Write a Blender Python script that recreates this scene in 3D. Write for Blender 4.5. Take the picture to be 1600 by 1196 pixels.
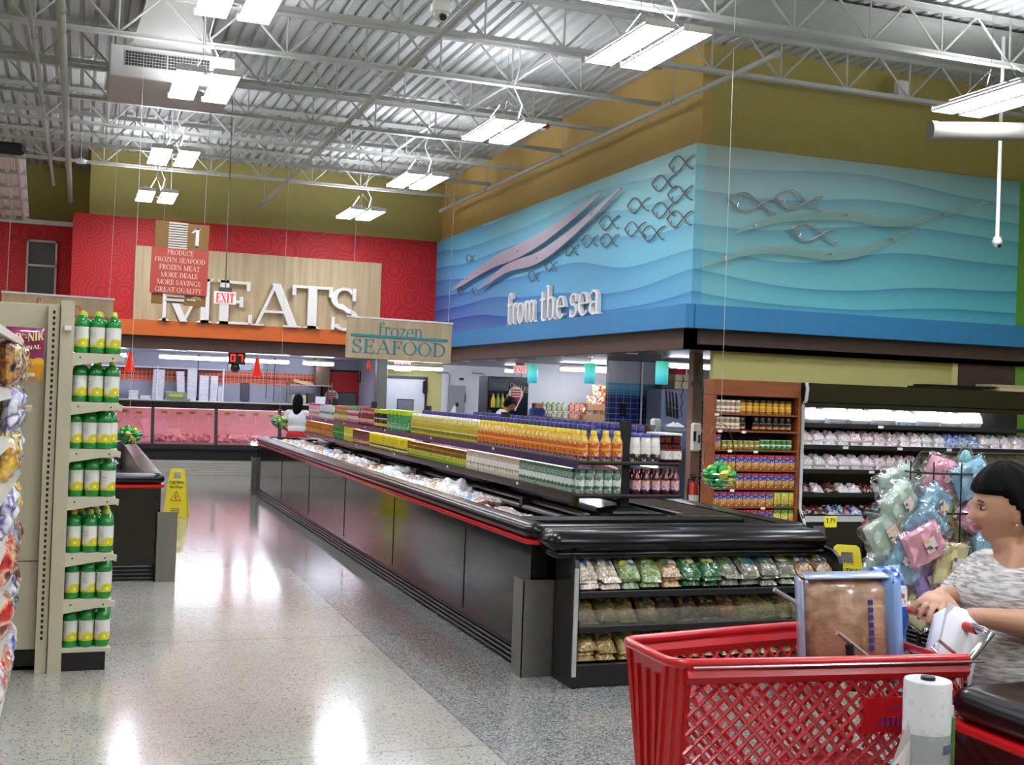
import bpy, math, random
from mathutils import Vector, Matrix, Euler
random.seed(7)
C = bpy.context.scene.collection
sc = bpy.context.scene
PI = math.pi
for o in list(bpy.data.objects): bpy.data.objects.remove(o)

# ---------------------------------------------------------------- camera
cam_d = bpy.data.cameras.new('camera'); cam = bpy.data.objects.new('camera', cam_d); C.objects.link(cam)
cam_d.sensor_fit = 'HORIZONTAL'; cam_d.sensor_width = 36.0; cam_d.lens = 36.0*1850/1600
cam_d.clip_start = .05; cam_d.clip_end = 200
_f = 1850.0
_d1 = Vector((124-800, 598-592, -_f)).normalized()
_h2 = Vector((5863-800, 598-(592+.036*(5863-124)), -_f))
_up = _h2.cross(_d1).normalized()
if _up.y < 0: _up = -_up
_X = _d1.cross(_up)
R3 = Matrix((_X, _d1, _up))
cam.matrix_world = Matrix.Translation((0, 0, 1.6)) @ R3.to_4x4()
sc.camera = cam
# ---------------------------------------------------------------- world and exposure
W = bpy.data.worlds.new('world'); sc.world = W; W.use_nodes = True
W.node_tree.nodes['Background'].inputs[0].default_value = (.80, .84, .9, 1)
W.node_tree.nodes['Background'].inputs[1].default_value = .35
sc.view_settings.view_transform = 'Standard'; sc.view_settings.look = 'None'
sc.view_settings.exposure = 0.55; sc.view_settings.gamma = 1.0
sc.view_settings.use_curve_mapping = False
LAMP_E = 26.0        # strength of the fluorescent lenses

# ---------------------------------------------------------------- materials
def lin(c):
    if isinstance(c, str):
        c = c.lstrip('#'); c = [int(c[i:i+2], 16)/255 for i in (0, 2, 4)]
    return tuple((x/12.92 if x <= .04045 else ((x+.055)/1.055)**2.4) for x in c) + (1.0,)
MC = {}
def newmat(name):
    m = bpy.data.materials.new(name); m.use_nodes = True
    nt = m.node_tree; b = nt.nodes['Principled BSDF']
    return m, nt, b
def M(name, col='808080', rough=.5, metal=0, var=.06, scale=8, coat=0, emit=None, es=1.0, spec=None, bump=0):
    if name in MC: return MC[name]
    m, nt, b = newmat(name)
    c = lin(col)
    n = nt.nodes.new('ShaderNodeTexNoise'); n.inputs['Scale'].default_value = scale; n.inputs['Detail'].default_value = 2
    tc = nt.nodes.new('ShaderNodeTexCoord'); nt.links.new(tc.outputs['Object'], n.inputs['Vector'])
    mx = nt.nodes.new('ShaderNodeMix'); mx.data_type = 'RGBA'
    mx.inputs[6].default_value = tuple(x*(1-var) for x in c[:3])+(1,)
    mx.inputs[7].default_value = tuple(min(1, x*(1+var)) for x in c[:3])+(1,)
    nt.links.new(n.outputs[0], mx.inputs[0]); nt.links.new(mx.outputs[2], b.inputs['Base Color'])
    b.inputs['Roughness'].default_value = rough; b.inputs['Metallic'].default_value = metal
    if coat: b.inputs['Coat Weight'].default_value = coat; b.inputs['Coat Roughness'].default_value = .08
    if spec is not None: b.inputs['Specular IOR Level'].default_value = spec
    if emit:
        b.inputs['Emission Color'].default_value = lin(emit); b.inputs['Emission Strength'].default_value = es
    if bump:
        bp = nt.nodes.new('ShaderNodeBump'); bp.inputs['Strength'].default_value = bump; bp.inputs['Distance'].default_value = .01
        nt.links.new(n.outputs[0], bp.inputs['Height']); nt.links.new(bp.outputs[0], b.inputs['Normal'])
    MC[name] = m; return m
def MIX(name, cols, scale=20, rough=.3, coat=.6, vor=False, bump=.4, stretch=(1, 1, 1), metal=0):
    """noise broken into several colours: printed film, piles seen through film"""
    if name in MC: return MC[name]
    m, nt, b = newmat(name)
    tc = nt.nodes.new('ShaderNodeTexCoord'); mp = nt.nodes.new('ShaderNodeMapping'); mp.inputs['Scale'].default_value = stretch
    nt.links.new(tc.outputs['Object'], mp.inputs[0])
    oi = nt.nodes.new('ShaderNodeObjectInfo')
    ad = nt.nodes.new('ShaderNodeVectorMath'); ad.operation = 'ADD'
    ml = nt.nodes.new('ShaderNodeMath'); ml.operation = 'MULTIPLY'; ml.inputs[1].default_value = 9
    nt.links.new(oi.outputs['Random'], ml.inputs[0]); nt.links.new(mp.outputs[0], ad.inputs[0]); nt.links.new(ml.outputs[0], ad.inputs[1])
    n = nt.nodes.new('ShaderNodeTexVoronoi' if vor else 'ShaderNodeTexNoise'); n.inputs['Scale'].default_value = scale
    nt.links.new(ad.outputs[0], n.inputs['Vector'])
    r = nt.nodes.new('ShaderNodeValToRGB'); e = r.color_ramp.elements
    lo, hi = (0, 1) if vor else (.34, .64)
    k = len(cols)
    for i, c in enumerate(cols):
        p = lo+(hi-lo)*i/max(1, k-1)
        if i < 2: el = e[i]; el.position = p
        else: el = e.new(p)
        el.color = lin(c)
    src = n.outputs['Color'] if vor else n.outputs[0]
    if vor:
        sp = nt.nodes.new('ShaderNodeSeparateColor'); nt.links.new(src, sp.inputs[0]); src = sp.outputs[0]
        r.color_ramp.interpolation = 'CONSTANT'
    nt.links.new(src, r.inputs[0]); nt.links.new(r.outputs[0], b.inputs['Base Color'])
    b.inputs['Roughness'].default_value = rough; b.inputs['Coat Weight'].default_value = coat; b.inputs['Coat Roughness'].default_value = .1
    b.inputs['Metallic'].default_value = metal
    if bump:
        bp = nt.nodes.new('ShaderNodeBump'); bp.inputs['Strength'].default_value = bump; bp.inputs['Distance'].default_value = .01
        n2 = nt.nodes.new('ShaderNodeTexNoise'); n2.inputs['Scale'].default_value = 45
        nt.links.new(ad.outputs[0], n2.inputs['Vector'])
        nt.links.new(n2.outputs[0], bp.inputs['Height']); nt.links.new(bp.outputs[0], b.inputs['Normal'])
    MC[name] = m; return m
def BAND(name, stops, rough=.35, coat=.3, axis=2, wob=.0, scale=30, mark=.6):
    """colours printed in bands up a package: stops = (height in metres, colour)"""
    if name in MC: return MC[name]
    m, nt, b = newmat(name)
    tc = nt.nodes.new('ShaderNodeTexCoord'); sp = nt.nodes.new('ShaderNodeSeparateXYZ'); nt.links.new(tc.outputs['Object'], sp.inputs[0])
    top = stops[-1][0]+.05
    n = nt.nodes.new('ShaderNodeTexNoise'); n.inputs['Scale'].default_value = scale; nt.links.new(tc.outputs['Object'], n.inputs[0])
    a1 = nt.nodes.new('ShaderNodeMath'); a1.operation = 'MULTIPLY_ADD'; a1.inputs[1].default_value = wob*2; a1.inputs[2].default_value = -wob
    nt.links.new(n.outputs[0], a1.inputs[0])
    a2 = nt.nodes.new('ShaderNodeMath'); a2.operation = 'ADD'; nt.links.new(a1.outputs[0], a2.inputs[0]); nt.links.new(sp.outputs[axis], a2.inputs[1])
    d = nt.nodes.new('ShaderNodeMath'); d.operation = 'DIVIDE'; d.inputs[1].default_value = top; nt.links.new(a2.outputs[0], d.inputs[0])
    r = nt.nodes.new('ShaderNodeValToRGB'); r.color_ramp.interpolation = 'CONSTANT'; e = r.color_ramp.elements
    for i, (z, c) in enumerate(stops):
        if i < 2: el = e[i]; el.position = z/top
        else: el = e.new(z/top)
        el.color = lin(c)
    nt.links.new(d.outputs[0], r.inputs[0])
    # small printed marks scattered over the package
    v = nt.nodes.new('ShaderNodeTexVoronoi'); v.inputs['Scale'].default_value = 85; nt.links.new(tc.outputs['Object'], v.inputs[0])
    sc_ = nt.nodes.new('ShaderNodeSeparateColor'); nt.links.new(v.outputs['Color'], sc_.inputs[0])
    g1 = nt.nodes.new('ShaderNodeMath'); g1.operation = 'GREATER_THAN'; g1.inputs[1].default_value = .80; nt.links.new(sc_.outputs[0], g1.inputs[0])
    g2 = nt.nodes.new('ShaderNodeMath'); g2.operation = 'MULTIPLY'; g2.inputs[1].default_value = mark; nt.links.new(g1.outputs[0], g2.inputs[0])
    mk_ = nt.nodes.new('ShaderNodeMix'); mk_.data_type = 'RGBA'; nt.links.new(g2.outputs[0], mk_.inputs[0]); nt.links.new(r.outputs[0], mk_.inputs[6])
    bw = nt.nodes.new('ShaderNodeValToRGB'); bw.color_ramp.interpolation = 'CONSTANT'; bw.color_ramp.elements[0].color = lin('2c2420'); bw.color_ramp.elements[1].color = lin('f0ece0'); bw.color_ramp.elements[1].position = .45
    nt.links.new(sc_.outputs[1], bw.inputs[0]); nt.links.new(bw.outputs[0], mk_.inputs[7]); nt.links.new(mk_.outputs[2], b.inputs['Base Color'])
    b.inputs['Roughness'].default_value = rough; b.inputs['Coat Weight'].default_value = coat
    MC[name] = m; return m
def GLASS(name, tint='ffffff', op=.12, rough=.02):
    if name in MC: return MC[name]
    m = bpy.data.materials.new(name); m.use_nodes = True; nt = m.node_tree; nt.nodes.clear()
    out = nt.nodes.new('ShaderNodeOutputMaterial'); t = nt.nodes.new('ShaderNodeBsdfTransparent'); g = nt.nodes.new('ShaderNodeBsdfGlossy')
    t.inputs[0].default_value = lin(tint); g.inputs['Roughness'].default_value = rough
    g.inputs[0].default_value = (.9, .9, .9, 1)
    n = nt.nodes.new('ShaderNodeTexNoise'); n.inputs['Scale'].default_value = 3
    f = nt.nodes.new('ShaderNodeLayerWeight'); f.inputs[0].default_value = .25
    a = nt.nodes.new('ShaderNodeMath'); a.operation = 'MULTIPLY_ADD'; a.inputs[1].default_value = .6
    nt.links.new(f.outputs['Fresnel'], a.inputs[0])
    b = nt.nodes.new('ShaderNodeMath'); b.operation = 'MULTIPLY'; b.inputs[1].default_value = op*2; nt.links.new(n.outputs[0], b.inputs[0]); nt.links.new(b.outputs[0], a.inputs[2])
    mx = nt.nodes.new('ShaderNodeMixShader'); nt.links.new(a.outputs[0], mx.inputs[0]); nt.links.new(t.outputs[0], mx.inputs[1]); nt.links.new(g.outputs[0], mx.inputs[2])
    nt.links.new(mx.outputs[0], out.inputs[0]); MC[name] = m; return m
def EMIT(name, col, s):
    if name in MC: return MC[name]
    m = bpy.data.materials.new(name); m.use_nodes = True; nt = m.node_tree; nt.nodes.clear()
    out = nt.nodes.new('ShaderNodeOutputMaterial'); e = nt.nodes.new('ShaderNodeEmission')
    e.inputs[0].default_value = lin(col); e.inputs[1].default_value = s; nt.links.new(e.outputs[0], out.inputs[0]); MC[name] = m; return m

# ---------------------------------------------------------------- mesh builder
class MB:
    def __init__(s): s.v = []; s.f = []; s.m = []
    def add(s, vs, fs, m=0):
        k = len(s.v); s.v += [tuple(v) for v in vs]; s.f += [tuple(i+k for i in f) for f in fs]; s.m += [m]*len(fs); return s
    def box(s, x0, x1, y0, y1, z0, z1, m=0):
        vs = [(x0,y0,z0),(x1,y0,z0),(x1,y1,z0),(x0,y1,z0),(x0,y0,z1),(x1,y0,z1),(x1,y1,z1),(x0,y1,z1)]
        return s.add(vs, [(3,2,1,0),(4,5,6,7),(0,1,5,4),(1,2,6,5),(2,3,7,6),(3,0,4,7)], m)
    def bbox(s, x0, x1, y0, y1, z0, z1, b=.01, m=0):
        """box with chamfered edges"""
        if x1 < x0: x0, x1 = x1, x0
        if y1 < y0: y0, y1 = y1, y0
        b = min(b, (x1-x0)*.45, (y1-y0)*.45, (z1-z0)*.45)
        def ring(z, k): 
            X0, X1, Y0, Y1 = x0+k, x1-k, y0+k, y1-k; c = b*(1 if k == 0 else .4)
            return [(X0+c,Y0,z),(X1-c,Y0,z),(X1,Y0+c,z),(X1,Y1-c,z),(X1-c,Y1,z),(X0+c,Y1,z),(X0,Y1-c,z),(X0,Y0+c,z)]
        rs = [ring(z0, b), ring(z0+b, 0), ring(z1-b, 0), ring(z1, b)]
        return s.rings(rs, m=m)
    def rings(s, rs, m=0, cap=True, closed=False, mats=None):
        n = len(rs[0]); vs = [p for r in rs for p in r]; fs = []; k0 = len(s.f)
        L = len(rs); ms = []
        for i in range(L if closed else L-1):
            a, b = i*n, ((i+1) % L)*n
            for j in range(n):
                fs.append((a+j, a+(j+1) % n, b+(j+1) % n, b+j)); ms.append(mats[i] if mats else m)
        if cap and not closed:
            fs.append(tuple(range(n-1, -1, -1))); fs.append(tuple((L-1)*n+j for j in range(n))); ms += [ms[0], ms[-1]]
        s.add(vs, fs, m); s.m[-len(fs):] = ms; return s
    def lathe(s, prof, seg=16, c=(0, 0, 0), m=0, mats=None, sx=1, sy=1):
        rs = [[(c[0]+sx*r*math.cos(2*PI*j/seg), c[1]+sy*r*math.sin(2*PI*j/seg), c[2]+z) for j in range(seg)] for r, z in prof]
        return s.rings(rs, m=m, mats=mats)
    def cyl(s, a, b, r1, r2=None, seg=8, m=0):
        r2 = r1 if r2 is None else r2
        a = Vector(a); b = Vector(b); d = (b-a); 
        if d.length < 1e-6: return s
        d.normalize(); u = d.cross(Vector((0, 0, 1)) if abs(d.z) < .9 else Vector((1, 0, 0))).normalized(); w = d.cross(u)
        rs = [[p+r*(math.cos(2*PI*j/seg)*u+math.sin(2*PI*j/seg)*w) for j in range(seg)] for p, r in ((a, r1), (b, r2))]
        return s.rings(rs, m=m)
    def tube(s, pts, r, seg=6, m=0, closed=False):
        pts = [Vector(p) for p in pts]; n = len(pts); rs = []; pu = None
        for i, p in enumerate(pts):
            a = pts[(i-1) % n] if (closed or i > 0) else p; b = pts[(i+1) % n] if (closed or i < n-1) else p
            d = (b-a).normalized()
            if pu is None: u = d.cross(Vector((0, 0, 1)) if abs(d.z) < .9 else Vector((1, 0, 0))).normalized()
            else: u = (pu-d*pu.dot(d)).normalized()
            pu = u; w = d.cross(u); rr = r[i] if isinstance(r, (list, tuple)) else r
            rs.append([p+rr*(math.cos(2*PI*j/seg)*u+math.sin(2*PI*j/seg)*w) for j in range(seg)])
        return s.rings(rs, m=m, closed=closed)
    def ell(s, c, r, seg=14, m=0, rot=None, p=1.0):
        c = Vector(c); r = (r, r, r) if isinstance(r, (int, float)) else r; N = seg//2; rs = []
        sg = lambda x: math.copysign(abs(x)**p, x)
        for i in range(N+1):
            t = -PI/2+PI*i/N; t = max(-PI/2+.02, min(PI/2-.02, t)); row = []
            for j in range(seg):
                a = 2*PI*j/seg
                q = Vector((r[0]*sg(math.cos(t))*sg(math.cos(a)), r[1]*sg(math.cos(t))*sg(math.sin(a)), r[2]*sg(math.sin(t))))
                if rot: q = rot @ q
                row.append(c+q)
            rs.append(row)
        return s.rings(rs, m=m)
    def cap(s, a, b, ra, rb, seg=12, m=0):
        """tapered capsule"""
        a = Vector(a); b = Vector(b); d = b-a; L = d.length; d.normalize()
        u = d.cross(Vector((0, 0, 1)) if abs(d.z) < .9 else Vector((1, 0, 0))).normalized(); w = d.cross(u); rs = []
        for k in range(5):
            t = -PI/2+.05+(PI/2-.05)*k/4; rs.append((a+d*ra*math.sin(t), ra*math.cos(t)))
        for k in range(5):
            t = (PI/2-.05)*k/4; rs.append((b+d*rb*math.sin(t), rb*math.cos(t)))
        return s.rings([[p+r*(math.cos(2*PI*j/seg)*u+math.sin(2*PI*j/seg)*w) for j in range(seg)] for p, r in rs], m=m)
    def prism(s, poly, y0, y1, m=0, plane='xz'):
        """extrude a polygon; plane xz extrudes along y, xy along z, yz along x"""
        f = {'xz': lambda p, t: (p[0], t, p[1]), 'xy': lambda p, t: (p[0], p[1], t), 'yz': lambda p, t: (t, p[0], p[1])}[plane]
        n = len(poly); vs = [f(p, y0) for p in poly]+[f(p, y1) for p in poly]
        return s.add(vs, [tuple(range(n)), tuple(range(2*n-1, n-1, -1))]+[(i, (i+1) % n, n+(i+1) % n, n+i) for i in range(n)], m)
    def build(s, name, mats, parent=None, loc=None, smooth=False, rot=None):
        me = bpy.data.meshes.new(name)
        off = Vector((0, 0, 0))
        if parent is not None and loc is None and 'origin' in MB.__dict__: off = Vector((0, 0, 0))
        me.from_pydata(s.v, [], s.f)
        mats = mats if isinstance(mats, (list, tuple)) else [mats]
        for mm in mats: me.materials.append(mm)
        if len(mats) > 1: me.polygons.foreach_set('material_index', s.m)
        if smooth: me.polygons.foreach_set('use_smooth', [True]*len(me.polygons))
        me.update()
        import bmesh as _b
        bm = _b.new(); bm.from_mesh(me); _b.ops.recalc_face_normals(bm, faces=bm.faces); bm.to_mesh(me); bm.free()
        if smooth and hasattr(me, 'set_sharp_from_angle'): me.set_sharp_from_angle(angle=math.radians(50))
        o = bpy.data.objects.new(name, me); C.objects.link(o)
        if parent is not None: o.parent = parent
        if loc: o.location = loc
        if rot: o.rotation_euler = rot
        return o
def centre(o):
    """move a world-coordinate mesh's origin to the middle of its base (top-level meshes)"""
    me = o.data; xs = [v.co for v in me.vertices]
    c = Vector(((min(v.x for v in xs)+max(v.x for v in xs))/2, (min(v.y for v in xs)+max(v.y for v in xs))/2, min(v.z for v in xs)))
    me.transform(Matrix.Translation(-c)); o.location = o.location+c; return o
def tag(o, label, cat, group=None, kind=None):
    o['label'] = label; o['category'] = cat
    if group: o['group'] = group
    if kind: o['kind'] = kind
    return o
def thing(name, label, cat, loc=(0, 0, 0), rz=0, group=None):
    o = bpy.data.objects.new(name, None); C.objects.link(o); o.empty_display_size = .1
    o.location = loc; o.rotation_euler = (0, 0, rz); return tag(o, label, cat, group)
def struct(name, mb, mats, **k):
    o = mb.build(name, mats, **k); o['kind'] = 'structure'; return o
KIDS = {}
def dup(o, loc=None, rot=None, label=None, group=None, parent=None):
    c = o.copy(); C.objects.link(c)
    if parent is not None: c.parent = parent
    if loc is not None: c.location = loc
    if rot is not None: c.rotation_euler = rot if isinstance(rot, (tuple, Euler)) else (0, 0, rot)
    if label: c['label'] = label
    if group: c['group'] = group
    for ch in kids(o):
        d = dup(ch, parent=c)
    return c
_kids_cache = {}
def kids(o):
    if o.name not in _kids_cache: _kids_cache[o.name] = [x for x in C.objects if x.parent == o]
    return _kids_cache[o.name]
class Stamp:
    """first use moves the original, later ones copy it with its parts"""
    def __init__(s, o): s.o = o; s.used = False
    def put(s, loc, rot=0, label=None, group=None, scale=None):
        rot = rot if isinstance(rot, (tuple, Euler)) else (0, 0, rot)
        if s.used: o = dup(s.o, loc, rot, label, group)
        else:
            o = s.o; s.used = True; o.location = loc; o.rotation_euler = rot
            if label: o['label'] = label
            if group: o['group'] = group
        if scale: o.scale = scale
        return o

# ---------------------------------------------------------------- lettering (own stroke shapes)
T, t_ = .17, .06
def SV(x, y0=0, y1=1, w=T, s=3): return ('v', x, y0, y1, w, s)
G = {
 'M': (1.16, [SV(.17, w=.07), ('l', .13, 1, .56, .0, .15), ('l', .56, 0, .98, 1, .06), SV(.98), ]),
 'E': (.80, [SV(.22), ('h', .2, .70, .965, .06), ('h', .2, .55, .52, .06), ('h', .2, .74, .03, .06), ('k', .68, .78, 1), ('k', .73, 0, .24), ('k', .55, .40, .64)]),
 'A': (.98, [('l', .14, 0, .5, 1, .06), ('l', .5, 1, .86, 0, .17), ('h', .25, .7, .34, .055), ('h', 0, .3, .02, .04), ('h', .66, 1.0, .02, .04)]),
 'T': (.84, [SV(.42, s=1), ('h', .06, .78, .965, .06), ('k', .07, .76, 1), ('k', .77, .76, 1)]),
 'S': (.68, [('a', .33, .745, .22, .235, 30, 270, .13, .07), ('a', .35, .25, .23, .235, -150, 90, .15, .07), ('l', .22, .62, .46, .40, .15), ('k', .53, .70, 1), ('k', .1, 0, .3)]),
 'P': (.74, [SV(.2), ('a', .38, .74, .26, .23, -90, 90, .16, .06), ('h', .2, .4, .97, .06), ('h', .2, .4, .51, .06)]),
 'R': (.88, [SV(.2), ('a', .38, .74, .26, .23, -90, 90, .16, .06), ('h', .2, .4, .97, .06), ('h', .2, .4, .51, .06), ('l', .4, .52, .76, 0, .16), ('h', .68, .9, .02, .04)]),
 'O': (.94, [('a', .46, .5, .37, .47, 0, 360, .17, .06)]),
 'Q': (.94, [('a', .46, .5, .37, .47, 0, 360, .17, .06), ('l', .46, .05, .84, -.24, .1)]),
 'D': (.92, [SV(.2), ('a', .38, .5, .40, .47, -90, 90, .17, .06), ('h', .2, .4, .97, .06), ('h', .2, .4, .03, .06)]),
 'U': (.9, [SV(.2, .25, 1, s=2), ('a', .46, .3, .26, .27, 180, 360, .12, .06), SV(.72, .25, 1, w=.06, s=2)]),
 'C': (.84, [('a', .46, .5, .37, .47, 40, 320, .17, .06), ('k', .75, .7, 1)]),
 'F': (.74, [SV(.22), ('h', .2, .66, .965, .06), ('h', .2, .52, .52, .06), ('k', .65, .76, 1), ('k', .52, .4, .64)]),
 'Z': (.76, [('h', .08, .68, .965, .06), ('l', .62, .96, .14, .04, .16), ('h', .06, .7, .03, .06), ('k', .1, .78, 1), ('k', .68, 0, .22)]),
 'N': (.96, [SV(.16, w=.06), ('l', .14, 1, .8, 0, .16), SV(.8, w=.06, s=2)]),
 'L': (.74, [SV(.22), ('h', .2, .68, .03, .06), ('k', .68, 0, .24)]),
 'V': (.92, [('l', .12, 1, .46, 0, .17), ('l', .46, 0, .8, 1, .06), ('h', 0, .28, .98, .04), ('h', .64, .92, .98, .04)]),
 'I': (.42, [SV(.21)]), 'G': (.94, [('a', .46, .5, .37, .47, 40, 330, .17, .06), SV(.76, 0, .42, w=.14, s=2), ('k', .76, .7, 1)]),
 'Y': (.86, [('l', .1, 1, .43, .45, .16), ('l', .43, .45, .76, 1, .06), SV(.43, 0, .48, s=1), ('h', 0, .26, .98, .04), ('h', .62, .88, .98, .04)]),
 'X': (.9, [('l', .12, 1, .76, 0, .16), ('l', .14, 0, .74, 1, .06), ('h', 0, .28, .02, .04), ('h', .6, .88, .02, .04), ('h', 0, .28, .98, .04), ('h', .6, .88, .98, .04)]),
 'K': (.9, [SV(.2), ('l', .28, .45, .7, 1, .06), ('l', .38, .58, .76, 0, .16)]),
 'H': (.96, [SV(.2), SV(.76), ('h', .2, .76, .52, .06)]), 'W': (1.2, [('l', .1, 1, .36, 0, .16), ('l', .36, 0, .6, 1, .06), ('l', .56, 1, .84, 0, .16), ('l', .84, 0, 1.1, 1, .06)]),
 '1': (.6, [SV(.34, w=.16), ('l', .10, .74, .30, .98, .12)]), '.': (.22, [('l', .1, 0, .1, .13, .12)]), '7': (.66, [('h', .06, .6, .93, .12), ('l', .22, 0, .54, .9, .14)]), '-': (.4, [('h', .05, .35, .45, .1)]),
 '9': (.7, [('a', .34, .7, .22, .27, 0, 360, .14, .06), ('a', .2, .45, .36, .42, -90, 10, .14, .06)]),
 '2': (.7, [('a', .34, .74, .22, .23, -30, 170, .14, .06), ('l', .5, .6, .1, .05, .1), ('h', .08, .62, .05, .1)]),
 'f': (.44, [SV(.18, 0, .82, w=.13, s=1), ('a', .33, .82, .15, .15, 60, 180, .1, .06), ('h', .04, .40, .62, .05), ('k', .42, .80, .97)]),
 'r': (.52, [SV(.18, 0, .66, w=.13, s=1), ('a', .36, .46, .15, .18, 60, 150, .1, .08), ('k', .43, .5, .66), ('h', .02, .18, .64, .04)]),
 'o': (.64, [('a', .31, .32, .24, .30, 0, 360, .14, .05)]),
 'm': (1.02, [SV(.17, 0, .66, w=.13, s=1), ('a', .31, .48, .16, .16, 0, 150, .1, .07), SV(.49, 0, .48, w=.13, s=1), ('a', .65, .48, .16, .16, 0, 150, .1, .07), SV(.82, 0, .48, w=.13, s=1), ('h', .02, .16, .64, .04)]),
 'n': (.72, [SV(.17, 0, .66, w=.13, s=1), ('a', .35, .48, .18, .16, 0, 150, .1, .07), SV(.54, 0, .48, w=.13, s=1), ('h', .02, .16, .64, .04)]),
 't': (.44, [SV(.2, .08, .84, w=.13, s=0), ('a', .31, .12, .12, .11, 180, 300, .1, .06), ('h', .04, .4, .62, .05)]),
 'h': (.74, [SV(.17, 0, 1, w=.13, s=1), ('a', .35, .48, .18, .16, 0, 150, .1, .07), SV(.54, 0, .48, w=.13, s=1), ('h', .02, .16, .98, .04)]),
 'e': (.60, [('a', .30, .32, .23, .30, 0, 320, .13, .05), ('h', .1, .52, .34, .05)]),
 's': (.52, [('a', .25, .48, .16, .15, 40, 270, .11, .06), ('a', .25, .18, .17, .16, -150, 90, .12, .06), ('k', .39, .42, .62), ('k', .09, 0, .2)]),
 'a': (.60, [('a', .26, .46, .17, .17, 0, 150, .1, .06), SV(.43, .04, .46, w=.13, s=0), ('a', .26, .18, .18, .16, 60, 320, .12, .05), ('h', .4, .58, .03, .05)]),
 'z': (.56, [('h', .06, .5, .60, .06), ('l', .45, .6, .1, .03, .12), ('h', .04, .52, .03, .06), ('k', .5, 0, .18)]),
 '!': (.3, [('l', .15, .3, .15, 1, .12), ('l', .15, 0, .15, .12, .12)]), ' ': (.42, []),
}
def text_w(s): return sum(G.get(c, G['O'])[0] for c in s)
def text(mb, s, x, z, h, y0, y1, wx=1.0, m=0, shear=0, fit=None, fat=1.0):
    """letters in the x-z plane, faces from y0 (front) to y1 (back)"""
    if fit: wx = fit/(text_w(s)*h)
    for c in s:
        adv, st = G.get(c, G['O'])
        def P(px, pz): return (x+(px*h)*wx, z+pz*h+shear*((x+(px*h)*wx)))
        def poly(ps, e): mb.prism([P(*p) for p in ps], y0+e, y1, m)
        for k, q in enumerate(st):
            e = .00002*k
            if q[0] == 'v':
                _, px, a, b, w, sf = q; w *= fat
                poly([(px-w/2, a), (px+w/2, a), (px+w/2, b), (px-w/2, b)], e)
                if sf & 1: poly([(px-w/2-.09, a), (px+w/2+.09, a), (px+w/2, a+.06), (px-w/2, a+.06)], e)
                if sf & 2: poly([(px-w/2, b-.06), (px+w/2, b-.06), (px+w/2+.09, b), (px-w/2-.09, b)], e)
            elif q[0] == 'l':
                _, a, b, c2, d, w = q; w *= fat; poly([(a-w/2, b), (a+w/2, b), (c2+w/2, d), (c2-w/2, d)], e)
            elif q[0] == 'h':
                _, a, b, yy, w = q; w *= fat; poly([(a, yy-w/2), (b, yy-w/2), (b, yy+w/2), (a, yy+w/2)], e)
            elif q[0] == 'k':
                _, px, a, b = q; w = .035; poly([(px-w, a), (px+w, a), (px+w, b), (px-w, b)], e)
            elif q[0] == 'a':
                _, cx, cy, rx, ry, a0, a1, wh, wv = q; n = max(4, int(abs(a1-a0)/18)); wh *= fat; wv *= fat
                pts = []
                for i in range(n+1):
                    a = math.radians(a0+(a1-a0)*i/n); w = wv+(wh-wv)*abs(math.cos(a)); cc, ss = math.cos(a), math.sin(a)
                    pts.append(((cx+(rx+w/2)*cc, cy+(ry+wv/2)*ss), (cx+(rx-w/2)*cc, cy+(ry-wv/2)*ss)))
                for i in range(n): poly([pts[i][0], pts[i+1][0], pts[i+1][1], pts[i][1]], e)
        x += adv*h*wx
    return x
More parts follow.
